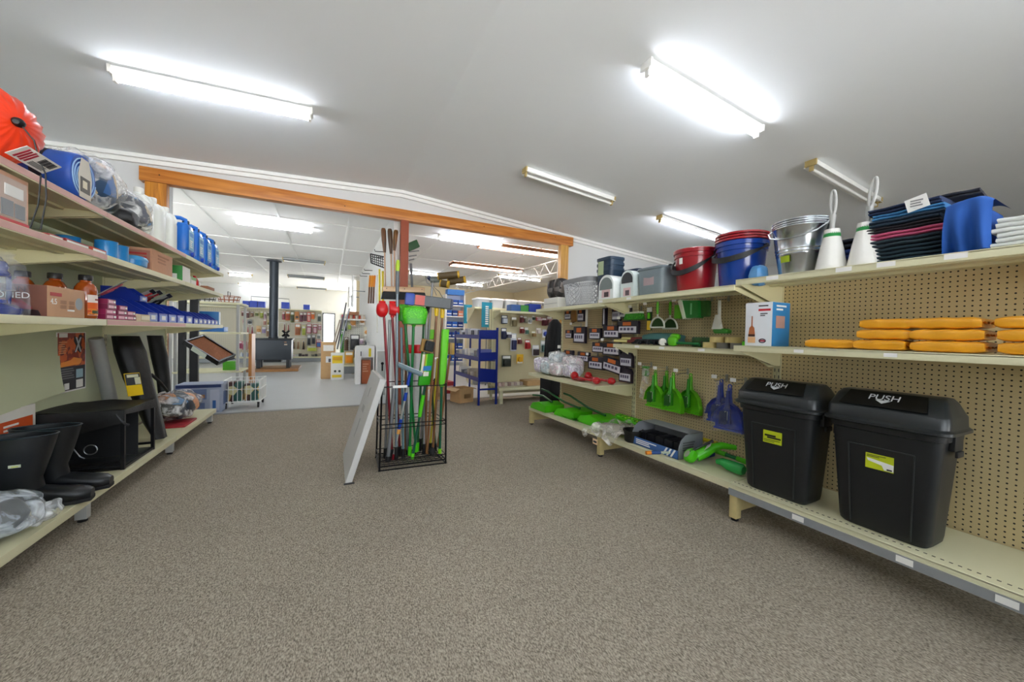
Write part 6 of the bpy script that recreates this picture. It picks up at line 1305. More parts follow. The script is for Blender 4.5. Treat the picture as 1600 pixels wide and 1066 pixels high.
b = B(); b.box(-w, -w*.45, 0, .04, 0, H_); b.box(-w*.45, w, 0, .04, H_*.7, H_); b.box(-w*.45, w, .35, .39, 0, H_*.7); b.box(-w, w, .04, .4, H_-.03, H_); b.box(w-.03, w, .04, .4, 0, H_); b.box(-w, -w+.03, .04, .4, 0, H_); b.done('carcass', mat('#eceae6', .5), t); b = B(); b.box(-w*.5, -w*.42, -.03, 0, H_*.74, H_*.86); b.done('handle', BLKMETAL, t); b = B(); b.box(w*.35, w*.62, -.003, 0, H_*.72, H_*.94); b.done('sticker', mat('#e8d21c', .5), t)
t = carton('orange_box', 'orange brown printed box inside the white cabinet', .19, .26, H_*.62, ((dA.x+dB.x)/2+.03, 9.49, 0), 0, m=mat('#b8643c', .6, noise=.1)); prints(t, -.08, .06, H_*.3, H_*.55, 4, -.1305, mat('#d89a78', .5))
gA, gB = ony(590, 549, 7.6), ony(612, 549, 7.6); t = thing('grey_door', 'pale grey flat door with a dark keyhole pull behind the rack', 'door', ((gA.x+gB.x)/2, 7.6, 0)); w = (gB.x-gA.x)/2; B().box(-w, w, 0, .03, 0, gA.z, .004).done('leaf', mat('#b9bab6', .5), t); b = B(); b.lathe((-w*.3, -.0005, gA.z*.72), [(.028, 0), (.028, .003)], n=16, axis=(0, -1, 0)); b.box(-w*.3-.014, -w*.3+.014, -.0035, 0, gA.z*.55, gA.z*.72); b.done('pull', BLKMETAL, t)

# ---- left of the opening: stands, mats, boxes, cart ---------------------
t = thing('black_stand', 'black post display stand beyond the end of the left shelving', 'stand', (-1.9, 7.6, 0))
for u, y in ((284.5, 7.5), (300, 7.75), (306.5, 7.7)):
    A = ony(u, 600, y); B().box(A.x-.045 if u < 290 else A.x-.028, A.x+.045 if u < 290 else A.x+.028, y-.03, y+.03, .0, 1.75).done('post', mat('#17171a', .5), t, world=True)
A, C = ony(284.5, 600, 7.5), ony(306.5, 600, 7.7); B().box(A.x, C.x, 7.55, 7.69, .02, .06).done('base_bar', BLKMETAL, t, world=True); B().box(A.x, C.x, 7.58, 7.66, 1.7, 1.74).done('top_bar', BLKMETAL, t, world=True)
P = [ony(287, 537, 7.0), ony(316, 530, 7.35), ony(364, 558, 7.2), ony(339, 571, 6.85)]
t = thing('mounted_mat_tray', 'brown coir door mat in a black tilted tray with a white label', 'door mat', tuple(sum(P, Vector())/4)); o = Vector(t.location)
ux, vx = ((P[2]-P[1])+(P[3]-P[0])).normalized(), ((P[1]-P[0])+(P[2]-P[3])).normalized(); nz = ux.cross(vx).normalized(); nz = nz if nz.z > 0 else -nz
lu, lv = ((P[2]-P[1]).length+(P[3]-P[0]).length)/4, ((P[1]-P[0]).length+(P[2]-P[3]).length)/4
b = B(); b.obox((0, 0, 0), ux*lu, vx*lv, nz*.012)
for s in (-1, 1): b.obox(vx*lv*s+nz*.03, ux*(lu+.01), vx*.012, nz*.035); b.obox(ux*lu*s+nz*.03, ux*.012, vx*(lv+.01), nz*.035)
b.done('tray', BLKMETAL, t); B().obox(nz*.03, ux*lu*.95, vx*lv*.93, nz*.014).done('mat', mat('#8a5434', .95, noise=.35, scale=60, bump=.8), t)
B().obox(-vx*(lv+.016)+nz*.026-ux*lu*.1, ux*lu*.42, vx*.002, nz*.036).done('label', mat('#d9e2d0', .5), t); b = B(); b.tube([ux*lu+nz*.0, ux*(lu+.1)+nz*.12], .008, 6); b.done('wire_arm', BLKMETAL, t)
a0, a1 = onz(268, 640, 0), onz(338, 640, 0)
t = thing('appliance_box', 'large grey blue printed appliance box on the floor past the left shelving', 'box', (-1.62, 6.98, 0)); 
B().box(-.34, .2, -.18, .2, 0, .42, .004).done('carton', mat('#a3adc6', .5, noise=.06), t)
dec(t, -.33, .19, .37, .415, -.1805, mat('#2a3c70', .5), 'header'); b = B(); b.box(-.3, .02, -.1825, -.181, .2, .35); b.m(1).box(-.28, -.1, -.1835, -.182, .24, .3); b.m(1).box(-.05, .0, -.1835, -.182, .22, .27); b.m(2).box(.06, .17, -.1825, -.181, .03, .34); b.m(3).box(.09, .13, -.1835, -.182, .06, .18); b.m(0).box(-.3, .0, -.1825, -.181, .04, .15); b.done('print', [mat('#6c7ea8', .5), mat('#a8764c', .5), mat('#c4cbe0', .5), mat('#3c70b8', .5)], t); s = dec(t, -.16, .18, .02, .4, .2005, mat('#b4bdd4', .5), 'side_panel', 'right'); dec(s, -.1, .1, .1, .3, .2018, mat('#5c74a8', .5), 'picture', 'right')
t = thing('wire_cart', 'white wire cart with plaid printed boxes and black castors past the left shelving', 'cart', (-1.22, 7.25, 0)); b = B()
for z_ in (.1, .3, .44): b.tube([(-.22, -.25, z_), (.24, -.25, z_+.0), (.26, .25, z_), (-.22, .25, z_)], .009, 6, closed=True)
for k in range(9): f = k/8; b.tube([(-.22+.46*f, -.25, .1), (-.22+.46*f, -.25, .44)], .005, 5); b.tube([(-.22+.48*f, .25, .1), (-.22+.48*f, .25, .44)], .005, 5); b.tube([(.24+.02*f, -.25+.5*f, .1), (.24+.02*f, -.25+.5*f, .44)], .005, 5); b.tube([(-.22+.46*f, -.25, .1), (-.22+.46*f, .25, .1)], .005, 5)
b.done('basket', WHITE, t)
for x_ in (-.2, .22):
    for y_ in (-.22, .22): b = B(); b.lathe((x_-.012, y_, .03), [(.03, 0), (.03, .024)], n=16, axis=(1, 0, 0)); b.box(x_-.015, x_+.015, y_-.008, y_+.008, .03, .1); b.done('castor', BLACK, t)
PLAID = M_pattern(['#c9a45c', '#2c5c54', '#4a2a24', '#d8cf9c', '#1c2a24', '#6a9a84'], 9, 'voronoi')
for k, (x_, y_, l) in enumerate(((-.08, -.13, 'teal and tan patterned box in the white wire cart, front left'), (.12, -.13, 'dark and cream patterned box in the white wire cart, front right'), (0, .1, 'brown striped box at the back of the white wire cart'))):
    o = B().box(-.09, .09, -.08, .08, 0, .3-.04*k, .003).done('patterned_box', PLAID if k < 2 else mat('#8c7a70', .6, noise=.3, scale=12), world=False); o.location = (-1.22+x_, 7.25+y_, .112); o.rotation_euler.z = .1*k; tag(o, l, 'box')
# small open shelf stand behind
t = thing('open_shelf', 'cream two tier shelf stand with wire baskets in the rear room left', 'shelf', (-1.8, 8.3, 0))
for x_, y_ in ((-2.3, 8.0), (-1.45, 8.0), (-2.3, 8.6), (-1.45, 8.6)): B().box(x_-.02, x_+.02, y_-.02, y_+.02, 0, 1.72).done('post', mat('#b0b0ac', .5), t, world=True)
for z_, nm in ((.5, 'tier'), (1.18, 'tier'), (1.7, 'tier')): B().box(-2.34, -1.4, 7.96, 8.64, z_-.03, z_, .003).done(nm, CREAM, t, world=True)
def wire_basket(l, x_, y_, z_, w, c):
    t = thing('wire_basket', l, 'basket', (x_, y_, z_), 0, 'wire baskets'); b = B()
    for zz, k in ((.006, .8), (.06, .9), (.12, 1)): b.tube([(w*k*math.cos(a), w*k*math.sin(a), zz) for a in [2*PI*q/20 for q in range(20)]], .006, 5, closed=True)
    for q in range(14): a = 2*PI*q/14; b.tube([(w*.8*math.cos(a), w*.8*math.sin(a), .006), (w*math.cos(a), w*math.sin(a), .12)], .004, 4)
    b.tube([(-w*.8, 0, .006), (w*.8, 0, .006)], .004, 4); b.done('wires', mat(c, .4, .3), t); b = B(); b.tube([(0, -w*.5, .11), (0, -w*.5, .2), (0, w*.5, .2), (0, w*.5, .11)], .006, 5); b.done('handle', BLKMETAL, t); return t
wire_basket('copper brown wire basket on the cream stand', -1.62, 8.2, 1.7, .17, '#8c4a24'); wire_basket('black wire basket set behind the copper one', -2.0, 8.35, 1.7, .17, '#1c1c1e')
t = carton('blue_box', 'blue box lying on the middle tier of the cream stand', .46, .3, .09, (-1.9, 8.25, 1.1812), 0, m=mat('#1f66b0', .4), tape=False)
t = carton('green_box', 'green box standing on the lower tier of the cream stand', .18, .14, .16, (-1.6, 8.2, .5012), 0, m=mat('#4a9c1c', .4), tape=False)
tag(B().box(-1.42, -1.37, 8.8, 9.2, 0, 1.15).done('timber_board', M_wood('#c98a4a', '#a5642c', axis='Z')), 'orange timber board standing beyond the cream stand', 'board')
tag(B().box(-2.95, -2.4, 7.9, 7.94, 0, 1.3).done('white_board', mat('#e4e4e2', .5)), 'tall white board behind the black display stand', 'board')

# ---- stove ------------------------------------------------------------
SY = 13.0; IRON = mat('#26292d', .5, .2, noise=.08); IRON2 = mat('#33393f', .45, .3, noise=.06)
h0, h1 = ony(385, 581, 12.75), ony(462, 580, 12.75)
tag(B().box(-2.25, -.82, 12.75, 14.1, 0, .075, .008).done('hearth', M_wood('#a5733c', '#80562a', axis='X')), 'timber edged hearth slab under the black wood stove', 'hearth')
t = thing('wood_stove', 'black wood stove on the hearth in the rear room', 'stove', (-1.5, 13.35, .075))
B().box(-.47, .47, -.3, .3, .25, .86, .015).done('firebox', IRON2, t); B().box(-.5, .5, -.33, .33, .86, .9, .008).done('top_plate', IRON, t)
b = B(); b.box(-.25, .2, -.28, .28, .19, .25); b.done('ash_pan', BLKMETAL, t)
for sx in (-1, 1):
    for sy in (-1, 1): B().box(sx*.38-.05, sx*.38+.05, sy*.2-.05, sy*.2+.05, 0, .25, .006).done('leg', IRON, t)
dec(t, .28, .36, .7, .735, -.3005, mat('#c9b49a', .4), 'badge'); B().box(.28, .34, -.32, -.3, .78, .8).done('latch', mat('#a87a4c', .4), t)
tag(B().lathe((-1.53, 13.35, .976), [(.135, 0), (.135, .05), (.12, .055), (.12, 2.33), (.2, 2.335), (.2, 2.36)], n=32).done('flue_pipe', mat('#3a4149', .4, .4, noise=.05)), 'dark grey stove flue rising to the rear ceiling', 'flue')
t = thing('stove_fan', 'small black stove fan on top of the wood stove', 'fan', (-1.2, 13.3, .976)); b = B(); b.box(-.04, .04, -.03, .03, 0, .1, .004); b.done('base', BLKMETAL, t); b = B()
for k in range(4): a = PI/4+PI/2*k; b.obox((math.cos(a)*.07, -.045, .15+math.sin(a)*.07), (math.cos(a)*.06, 0, math.sin(a)*.06), (-math.sin(a)*.03, .012, math.cos(a)*.03), (0, .003, 0))
b.done('blades', BLKMETAL, t)

# ---- far pegboard gondola with packs ------------------------------------
GY = 16.7
def far_gondola(nm, label, x0, x1, yb, yf, z_base, z_top, peg):
    t = thing(nm, label, 'shelving', ((x0+x1)/2, yb, 0))
    B().box(x0, x1, yb, yb+.03, .05, z_top).done('back_panel', peg, t, world=True)
    b = B(); b.box(x0, x1, yf, yb-.001, z_base-.05, z_base); b.done('base_shelf', CREAM, t, world=True); B().box(x0, x1, yf+.02, yf+.06, 0.02, z_base-.051).done('kick', GREYM, t, world=True)
    for x_ in (x0+.04, (x0+x1)/2, x1-.04): B().box(x_-.025, x_+.025, yf+.07, yb-.002, 0, z_base-.051).done('foot', CREAM2, t, world=True)
    return t
FP = M_peg('XZ', '#d9d3bd', .06, .007)
t = far_gondola('far_shelving', 'long cream pegboard shelving against the far wall behind the stove', -4.6, -.28, GY, GY-.45, .22, 2.03, FP); B().box(-4.6, -.28, GY-.4, GY-.001, 2.0, 2.035).done('top_shelf', CREAM, t, world=True); b = B()
for z_ in (1.5, .95): b.box(-1.75, -.35, GY-.03, GY-.001, z_, z_+.02)
b.done('rail', WHITE, t, world=True)
def pack(nm, label, u0, u1, v0, v1, y, c1, c2, grp, cat='packet', d=.08, style=0):
    A, C = ony(u0, v0, y), ony(u1, v1, y); w, h = (C.x-A.x), (A.z-C.z); cx, cz = (A.x+C.x)/2, (A.z+C.z)/2
    b = B(); b.box(cx-w/2, cx+w/2, y+d*.45, y+d*.5, cz-h/2, cz+h/2); b.m(1)
    if style == 0: b.box(cx-w*.36, cx+w*.36, y-d*.3, y+d*.45, cz-h*.42, cz+h*.12, min(w, h)*.06); b.m(2).box(cx-w*.4, cx+w*.4, y+d*.44, y+d*.449, cz+h*.22, cz+h*.44)
    elif style == 1: b.lathe((cx, y+d*.45, cz-h*.05), [(min(w, h)*.36, 0), (min(w, h)*.33, d*.6), (min(w, h)*.15, d*.65)], n=16, axis=(0, -1, 0)); b.m(2).box(cx-w*.4, cx+w*.4, y+d*.44, y+d*.449, cz-h*.48, cz-h*.3)
    else: b.tube([(cx, y, cz+h*.4), (cx, y, cz+h*.05), (cx, y, cz-h*.45)], [w*.12, w*.2, w*.34], 8); b.m(2).box(cx-w*.3, cx+w*.3, y+d*.44, y+d*.449, cz+h*.3, cz+h*.45)
    o = b.done(nm, [mat(c1, .5), mat(c2, .4), PAPER]); return tag(o, label, cat, grp)
far = [ # u0,u1,v0,v1,card,product,style, label
 (377, 382, 486, 494, '#b8606a', '#6a3a2c', 0, 'pink carded pack at the left of the top row'), (384, 389, 486, 497, '#7a3c30', '#5a2c24', 0, 'brown red carded pack in the top row, left of the flue'), (391, 396, 487, 495, '#8a5a3a', '#6a4424', 0, 'brown carded pack in the top row, left of the flue'), (398, 404, 487, 494, '#c9c46a', '#5a6a24', 0, 'yellow green carded pack in the top row, left of the flue'), (406, 411, 486, 497, '#c8cc4a', '#8a9a2c', 0, 'lime carded pack in the top row, left of the flue'), (412, 416, 487, 499, '#d8c4cc', '#a88a98', 0, 'pale pink carded pack just left of the flue'), (417, 422, 487, 494, '#8a8a5a', '#5a5a3a', 0, 'olive carded pack touching the flue on the left'),
 (379, 385, 499, 506, '#d8a0a4', '#a85a5c', 1, 'pink round pack in the second row, left end'), (386, 394, 499, 508, '#a8a8a4', '#3c3c3c', 1, 'dark round pack in the second row left of the stove'), (411, 416, 499, 508, '#d8b0a0', '#a87060', 0, 'salmon pack in the second row by the flue'), (417, 423, 500, 510, '#d8c890', '#8a7a3a', 1, 'tan round pack in the second row by the flue'),
 (379, 384, 509, 523, '#e8e4dc', '#b82a20', 2, 'red screwdriver set hanging alone in the third row, left of three'), (386, 389, 509, 522, '#e8e4dc', '#a83028', 2, 'red screwdriver set in the third row, middle of three'), (392, 396, 509, 523, '#e8e4dc', '#8c2a30', 2, 'red screwdriver set in the third row, right of three'), (400, 408, 509, 522, '#e0c08c', '#c88a3c', 1, 'tan disc pack in the third row left of the stove'), (409, 415, 511, 521, '#cfc4d8', '#9a8ab0', 0, 'lilac pack in the third row left of the stove'), (416, 422, 514, 526, '#a88058', '#7c5834', 0, 'brown pack in the third row behind the flue'),
 (441, 445, 487, 500, '#c8606c', '#8c3040', 0, 'rose carded pack just right of the flue'), (446, 453, 486, 501, '#d07a2c', '#a03c1c', 0, 'orange carded pack right of the flue'), (454, 459, 487, 504, '#6a7a2c', '#2a3418', 0, 'dark green carded pack right of the flue'), (460.5, 467, 487, 503, '#d8904c', '#3c2a18', 1, 'orange carded pack with a dark disc in the top right row'), (468.5, 473, 488, 503, '#8c3450', '#5c1c34', 0, 'plum carded pack in the top right row, left of two'), (474, 479, 488, 502, '#803048', '#4c1828', 0, 'plum carded pack in the top right row, right of two'), (480, 485, 488, 503, '#d82c30', '#e8b0a8', 0, 'bright red carded pack in the top right row'), (486, 491.5, 488, 499, '#e89848', '#d8641c', 0, 'light orange carded pack in the top right row'), (496, 502, 490, 503, '#a8aca0', '#3c443c', 0, 'grey green carded pack at the right end of the top row'),
 (443, 446, 505, 520, '#e4dcd0', '#8a3424', 2, 'slim red brush hanging beside the flue'), (449, 452, 506, 519, '#e8dcd4', '#b0483c', 2, 'slim salmon brush beside the slim red one'), (461, 469, 506, 524, '#c88048', '#9a5424', 0, 'large orange brown pack in the middle right row'), (472, 477, 509, 524, '#d4dc6c', '#a8b43c', 0, 'yellow lime pack in the middle right row'), (479.5, 486.5, 506, 521, '#a82c54', '#e0c4c8', 0, 'crimson pack in the middle right row, left of three'), (489, 495.5, 507, 521, '#a02848', '#d8b8c0', 0, 'crimson pack in the middle right row, middle of three'), (497, 502, 507, 516, '#942c48', '#c8a8b0', 0, 'crimson pack in the middle right row, right of three'),
 (480, 485.5, 523, 540, '#8a8a8c', '#1c1c20', 0, 'black tool pack in the lower right row, left of two'), (487, 492.5, 523, 538, '#8a8a8c', '#24242a', 0, 'black tool pack in the lower right row, right of two'), (495, 501, 522, 530, '#d0d4cc', '#8a948c', 0, 'small grey pack at the right end of the lower row'), (494, 502, 531, 543, '#c0585c', '#3c6cb0', 0, 'red pack with a blue label at the right end'), (456.5, 461, 532, 546, '#dcc8a4', '#4a3424', 2, 'beige pack with a dark tool right of the stove, left of three'), (463.5, 468, 532, 546, '#dcc8a4', '#8a6444', 2, 'beige pack with a brown tool right of the stove, middle of three'), (471.5, 477, 532, 547, '#dcc8a4', '#3c2c20', 2, 'beige pack with a dark tool right of the stove, right of three'), (480, 495, 541, 549, '#d8dc84', '#c4cc4c', 0, 'wide yellow green pack low on the right'),
 (371, 378, 533, 545, '#c85880', '#8c2c50', 0, 'magenta pack low on the left, nearest the mat tray'), (378.5, 385, 534, 547, '#d0487c', '#a02858', 0, 'magenta pack low on the left, right of the first'), (386, 391, 532, 546, '#d8c4b4', '#b09078', 2, 'beige brush pack low on the left'), (393, 398, 533, 546, '#b8c4c8', '#7a8a94', 0, 'grey blue pack touching the stove on the left')]
for u0, u1, v0, v1, c1, c2, st, l in far: pack('hanging_pack', l.replace('carded pack', 'carded pack of the far wall') if 'carded' in l else l+', far wall', u0, u1, v0, v1, GY-.12, c1, c2, 'packs on the far wall pegboard', style=st)
z = .22
for k in range(6):
    A = ony(377+4.2*k, 556, GY-.3); t = tag(B().lathe((A.x, GY-.3, z+.001), [(.045, 0), (.045, .11), (.02, .15), (.02, .17)], n=12).done('spray_bottle', mat(['#e4e8ec', '#4a78b0', '#d8dce4', '#3c68a8', '#e8e8ea', '#5c88b8'][k], .4)), '%s bottle on the far base shelf, %s from the left of the stove row' % (['white', 'blue', 'pale grey', 'dark blue', 'off white', 'mid blue'][k], ['first', 'second', 'third', 'fourth', 'fifth', 'sixth'][k]), 'bottle', 'bottles on the far base shelf')
for k in range(9):
    A = ony(459+5*k, 556, GY-.3); t = tag(B().box(A.x-.05, A.x+.05, GY-.35, GY-.24, z+.001, z+.07+.02*(k % 3), .004).done('small_box', mat(['#d8c8cc', '#c8ccc4', '#3c3434', '#4c3c40', '#54464a', '#d4ccb8', '#6a6a60', '#4a5050', '#8c8478'][k], .5)), '%s small box on the far base shelf right of the stove' % ['first pink white', 'second pale', 'third black', 'fourth dark', 'fifth brown black', 'sixth cream', 'seventh olive grey', 'eighth slate', 'ninth taupe'][k], 'box', 'small boxes on the far base shelf')
for u0, u1, v0, v1, l in ((379, 389, 470, 479, 'left of three blue crates on the far top shelf'), (390, 402, 470, 479, 'middle of three blue crates on the far top shelf'), (403, 414, 471, 480, 'right of three blue crates on the far top shelf'), (439.5, 452, 472, 480, 'blue crate on the far top shelf right of the flue'), (474, 484, 476, 483, 'lone small blue crate near the right end of the far top shelf')):
    A, C = ony(u0, v0, GY-.35), ony(u1, v0, GY-.35); h = ony(u0, v0, GY-.35).z-2.036
    o = B().box(A.x, C.x, GY-.35, GY-.1, 2.036, max(2.036+h, 2.1), .006).done('blue_crate', mat('#1440b8', .4)); tag(o, l, 'crate', 'blue crates on the far shelf')
tag(B().tube([(-2.6, GY-.2, 2.036), (-2.6, GY-.2, 2.45), (-1.4, GY-.2, 2.42), (-1.35, GY-.2, 2.036)], .015, 6).done('wire_hoop', GREYM), 'thin grey wire hoop standing above the blue crates', 'hoop')
# bright doorway at the far wall
a, c = ony(506, 495, BACK_Y-.05), ony(521, 560, BACK_Y-.05)
w2 = struct(B().box(a.x-.06, a.x, BACK_Y-.06, BACK_Y-.001, 0, 2.1).box(c.x, c.x+.06, BACK_Y-.06, BACK_Y-.001, 0, 2.1).box(a.x-.06, c.x+.06, BACK_Y-.06, BACK_Y-.001, 2.1, 2.16).done('door_2', mat('#4a4c4e', .5))); B().box(a.x, c.x, BACK_Y-.03, BACK_Y-.02, .02, 2.1).done('lit_pane', mat('#f2f6ff', .3, noise=0, emit=2.2), w2, world=True)
# cartons and rods in front of the middle gondola
a = onz(503, 592, 0)
t = carton('tall_carton', 'tall brown carton with a white label on the rear room floor', .33, .3, .95, (-.02, 10.75, 0), .05); dec(t, -.12, .12, .72, .87, -.1505, mat('#e6e2da', .6), 'label'); dec(t, -.06, .1, .42, .58, -.1505, mat('#d8d8d8', .5), 'picture_label'); dec(t, .0, .07, .43, .52, -.152, mat('#4a4c50', .5), 'picture')
t = carton('white_carton', 'white and yellow printed carton beside the tall brown one', .3, .26, .68, (.2, 10.44, 0), -.05, m=OFFW, tape=False); dec(t, -.12, .12, .42, .62, -.1305, mat('#e6c41c', .5), 'yellow_panel'); dec(t, -.1, .1, .5, .58, -.132, mat('#d8a018', .5), 'print'); dec(t, -.12, .1, .06, .13, -.1305, mat('#e6c41c', .5), 'yellow_panel'); b = B()
for s in (-.05, .05): b.lathe((s, -.1305, .22), [(.03, 0), (.03, .002)], n=12, axis=(0, -1, 0))
b.done('round_print', mat('#3c4438', .5), t)
for k, (u0, v0, u1, v1, c) in enumerate(((541, 473, 527, 546, '#4a4e58'), (546, 482, 532, 545, '#8a8c94'), (536, 495, 522, 546, '#6a5a54'), (531, 500, 518, 546, '#9a8c80'))):
    A, C = ony(u0, v0, 10.75), ony(u1, v1, 10.62); tag(B().tube([A, C], .018, 8).done('metal_rod', mat(c, .4, .4)), '%s rod leaning out of the tall brown carton' % ['longest dark', 'silver', 'brown grey', 'short tan'][k], 'rod', 'rods in the tall carton')
# middle gondola
MY = 11.9
t = far_gondola('mid_shelving', 'cream pegboard shelving with round packs beside the white partition', .28, .97, MY, MY-.4, .28, 1.75, M_peg('XZ', '#d4d2c6', .06, .007)); B().box(.28, .97, MY-.35, MY-.001, 1.56, 1.6).done('top_shelf', WHITE, t, world=True)
mid = [(547.5, 556, 501, 510, '#d8a468', '#c08038', 1, 'tan round pack in the upper left'), (561.5, 570.5, 494, 508, '#e8d8c0', '#d89458', 1, 'orange disc pack in the upper row, left of two'), (573.5, 582.5, 495, 509, '#e8d8c0', '#d89458', 1, 'orange disc pack in the upper row, right of two'), (568.5, 577.5, 511, 526, '#e0dcc8', '#e0a058', 1, 'orange disc pack in the second row, left of two'), (580, 588.5, 511, 526, '#e0dcc8', '#e0a058', 1, 'orange disc pack in the second row, right of two'), (536, 543, 498, 518, '#c8ccc0', '#1c2024', 2, 'black gun shaped tool at the left edge'), (543.5, 549, 505, 515, '#b8c878', '#8aa03c', 0, 'lime pack below the round tan pack'), (547.5, 561.5, 523, 547, '#3c3c3c', '#2a2a2a', 0, 'dark charcoal panel pack with a tan label'), (538.5, 544, 527, 548, '#6a4c34', '#54361c', 2, 'brown slim handle pack'), (562, 568, 529, 538, '#d8c4cc', '#b098a8', 0, 'pale pink pack by the cabinet'), (570, 577, 534, 540, '#8a8c8c', '#3c3e40', 1, 'grey disc pack by the cabinet'), (532.5, 537, 515, 552, '#4a9c2c', '#2c7a1c', 2, 'green long tool at the left edge'), (539, 552, 550, 568, '#d8a434', '#e8901c', 0, 'orange yellow power tool pack low down'), (552, 558, 540, 560, '#c8a468', '#54443a', 0, 'tan and brown pack low down')]
for u0, u1, v0, v1, c1, c2, st, l in mid: pack('hanging_pack', l+' by the partition', u0, u1, v0, v1, MY-.14, c1, c2, 'packs on the shelving by the partition', style=st)
for k in range(11):
    A = ony(535.5+4.4*k, 489, MY-.2); c = ['#a8243c', '#d8d4cc', '#c84a2c', '#d8c4a8', '#c03c24', '#e0d8cc', '#b8442c', '#dcd4c8', '#c8341c', '#e4e0dc', '#3c5c9c'][k]
    if A.x < .32 or A.x > .94: continue
    tag(B().lathe((A.x, MY-.2, 1.601), [(.03, 0), (.03, .1), (.024, .11)], n=12).done('paint_tin', mat(c, .45)), ['crimson', 'white', 'orange red', 'sand', 'rust red', 'pale', 'brick red', 'cream', 'scarlet', 'bright white', 'blue'][k]+' tin on the top shelf by the partition', 'tin', 'tins on the shelving by the partition')
t = carton('brown_box', 'brown box stacked above the tins by the partition', .3, .14, .1, (.62, MY-.2, 1.7135), 0, m=mat('#9a6a4a', .7))

# ---- right rear: shelving across the opening ----------------------------
QY, QX0, QX1 = 6.45, 2.72, 4.3
t = thing('cross_shelving', 'cream pegboard shelving standing across the right of the opening', 'shelving', ((QX0+QX1)/2, QY, 0))
B().box(QX0, QX1, QY, QY+.03, .1, 1.72).done('back_panel', M_peg('XZ', '#d3c9a2', .0272, .0042), t, world=True)
b = B(); b.box(QX0, QX1, QY-.5, QY-.001, .27, .285); b.box(QX0, QX1, QY-.505, QY-.49, .235, .284); b.done('base_shelf', CREAM, t, world=True)
b = B(); b.box(QX0+.05, QX1, QY-.36, QY-.001, 1.665, 1.685); b.box(QX0+.05, QX1, QY-.37, QY-.355, 1.645, 1.684); b.done('top_shelf', CREAM, t, world=True)
for x_ in (QX0+.05, QX1-.05): B().box(x_-.03, x_+.03, QY-.5, QY-.44, 0, .27).done('leg', CREAM, t, world=True); B().box(x_-.02, x_+.02, QY-.04, QY-.001, 0, 1.72).done('upright', CREAM2, t, world=True)
B().prism([(0, 0), (-.3, 0), (-.3, -.04), (-.02, -.14), (0, -.14)], (QX0+.06, QY-.005, 1.664), (0, 1, 0), (0, 0, 1), (.006, 0, 0)).done('bracket', CREAM2, t, world=True)
qs = 11.84
def qp(zu, zv, zw, zh, c1, c2, st, l): 
    u, v, w, h = 780+zu/qs, 470+zv/qs, zw/qs, zh/qs; pack('hanging_pack', l+' across the opening', u-w/2, u+w/2, v-h/2, v+h/2, QY-.17, c1, c2, 'packs on the shelving across the opening', style=st)
for a_ in ((110, 350, 110, 160, '#24304a', '#c8ccd8', 0, 'navy and white pack at the left of the top row'), (290, 390, 100, 190, '#9a9070', '#6a5c34', 0, 'brown olive pack in the top row'), (430, 340, 60, 140, '#6c1c20', '#5a1418', 0, 'dark red narrow pack in the top row'), (500, 350, 70, 130, '#a8a490', '#7a7868', 0, 'grey pack in the top row'), (585, 370, 70, 120, '#d8d4c8', '#8a8a88', 1, 'white pack with a grey disc in the top row'), (648, 320, 46, 90, '#d8e0d4', '#14301c', 0, 'small green black pack in the top row'), (750, 340, 100, 80, '#c03044', '#e0c4c8', 0, 'red and white wide pack in the top row'), (850, 390, 86, 150, '#7c1c30', '#5c1424', 0, 'maroon pack in the top row'), (945, 375, 100, 180, '#b8888c', '#8c5c54', 0, 'pinkish brown pack at the right of the top row'),
 (100, 610, 90, 210, '#182450', '#101838', 0, 'navy tall pack beside the blue stand'), (190, 640, 100, 120, '#e8e8e6', '#54505c', 0, 'white tagged pack in the second row'), (437, 545, 76, 120, '#8c2420', '#6c1814', 0, 'brick red pack in the second row'), (520, 560, 60, 130, '#dce0d8', '#3c6c58', 0, 'white and green pack in the second row'), (650, 620, 76, 110, '#c8c48c', '#a07c4c', 0, 'tan and lime pack in the second row'), (745, 560, 90, 110, '#dcccc0', '#e0d4cc', 0, 'pale pink pack in the second row'), (875, 610, 110, 150, '#d8dce8', '#2c48a8', 1, 'white pack with a blue disc in the second row'),
 (280, 770, 96, 330, '#c8ccd4', '#1c2454', 0, 'tall navy and white pack in the third row'), (390, 745, 70, 120, '#8a443c', '#6c2c28', 0, 'brown red pack in the third row'), (540, 810, 90, 170, '#c02420', '#9c1418', 0, 'bright red pack in the third row'), (690, 925, 120, 200, '#d8d8dc', '#2a1c20', 0, 'dark pack with a white side in the third row'), (845, 850, 120, 220, '#c0ccc8', '#3c645c', 0, 'green grey pack in the third row'),
 (150, 1120, 170, 210, '#4a5240', '#24281c', 0, 'dark green boxed pack low beside the blue stand'), (400, 1080, 120, 170, '#e8b81c', '#e0a414', 1, 'yellow round pack low in the middle')): qp(*a_)
for k, (u0, u1, v0, v1, c, l) in enumerate(((797, 812, 476, 482, '#3c64a8', 'blue box'), (811, 824, 477, 482, '#4a9c4c', 'green box'), (825, 843, 475, 483, '#14389c', 'dark blue box'), (845, 853, 478, 484, '#c8b89c', 'tan box'))):
    A, C = ony(u0, v0, QY-.25), ony(u1, v1, QY-.25); tag(B().box(A.x, C.x, QY-.3, QY-.1, 1.6862, max(A.z, 1.74), .003).done('small_box', mat(c, .45)), l+' on top of the shelving across the opening', 'box')
t = carton('brown_carton', 'flat brown carton on the base of the shelving across the opening', .42, .3, .09, (3.55, QY-.25, .286), .05)
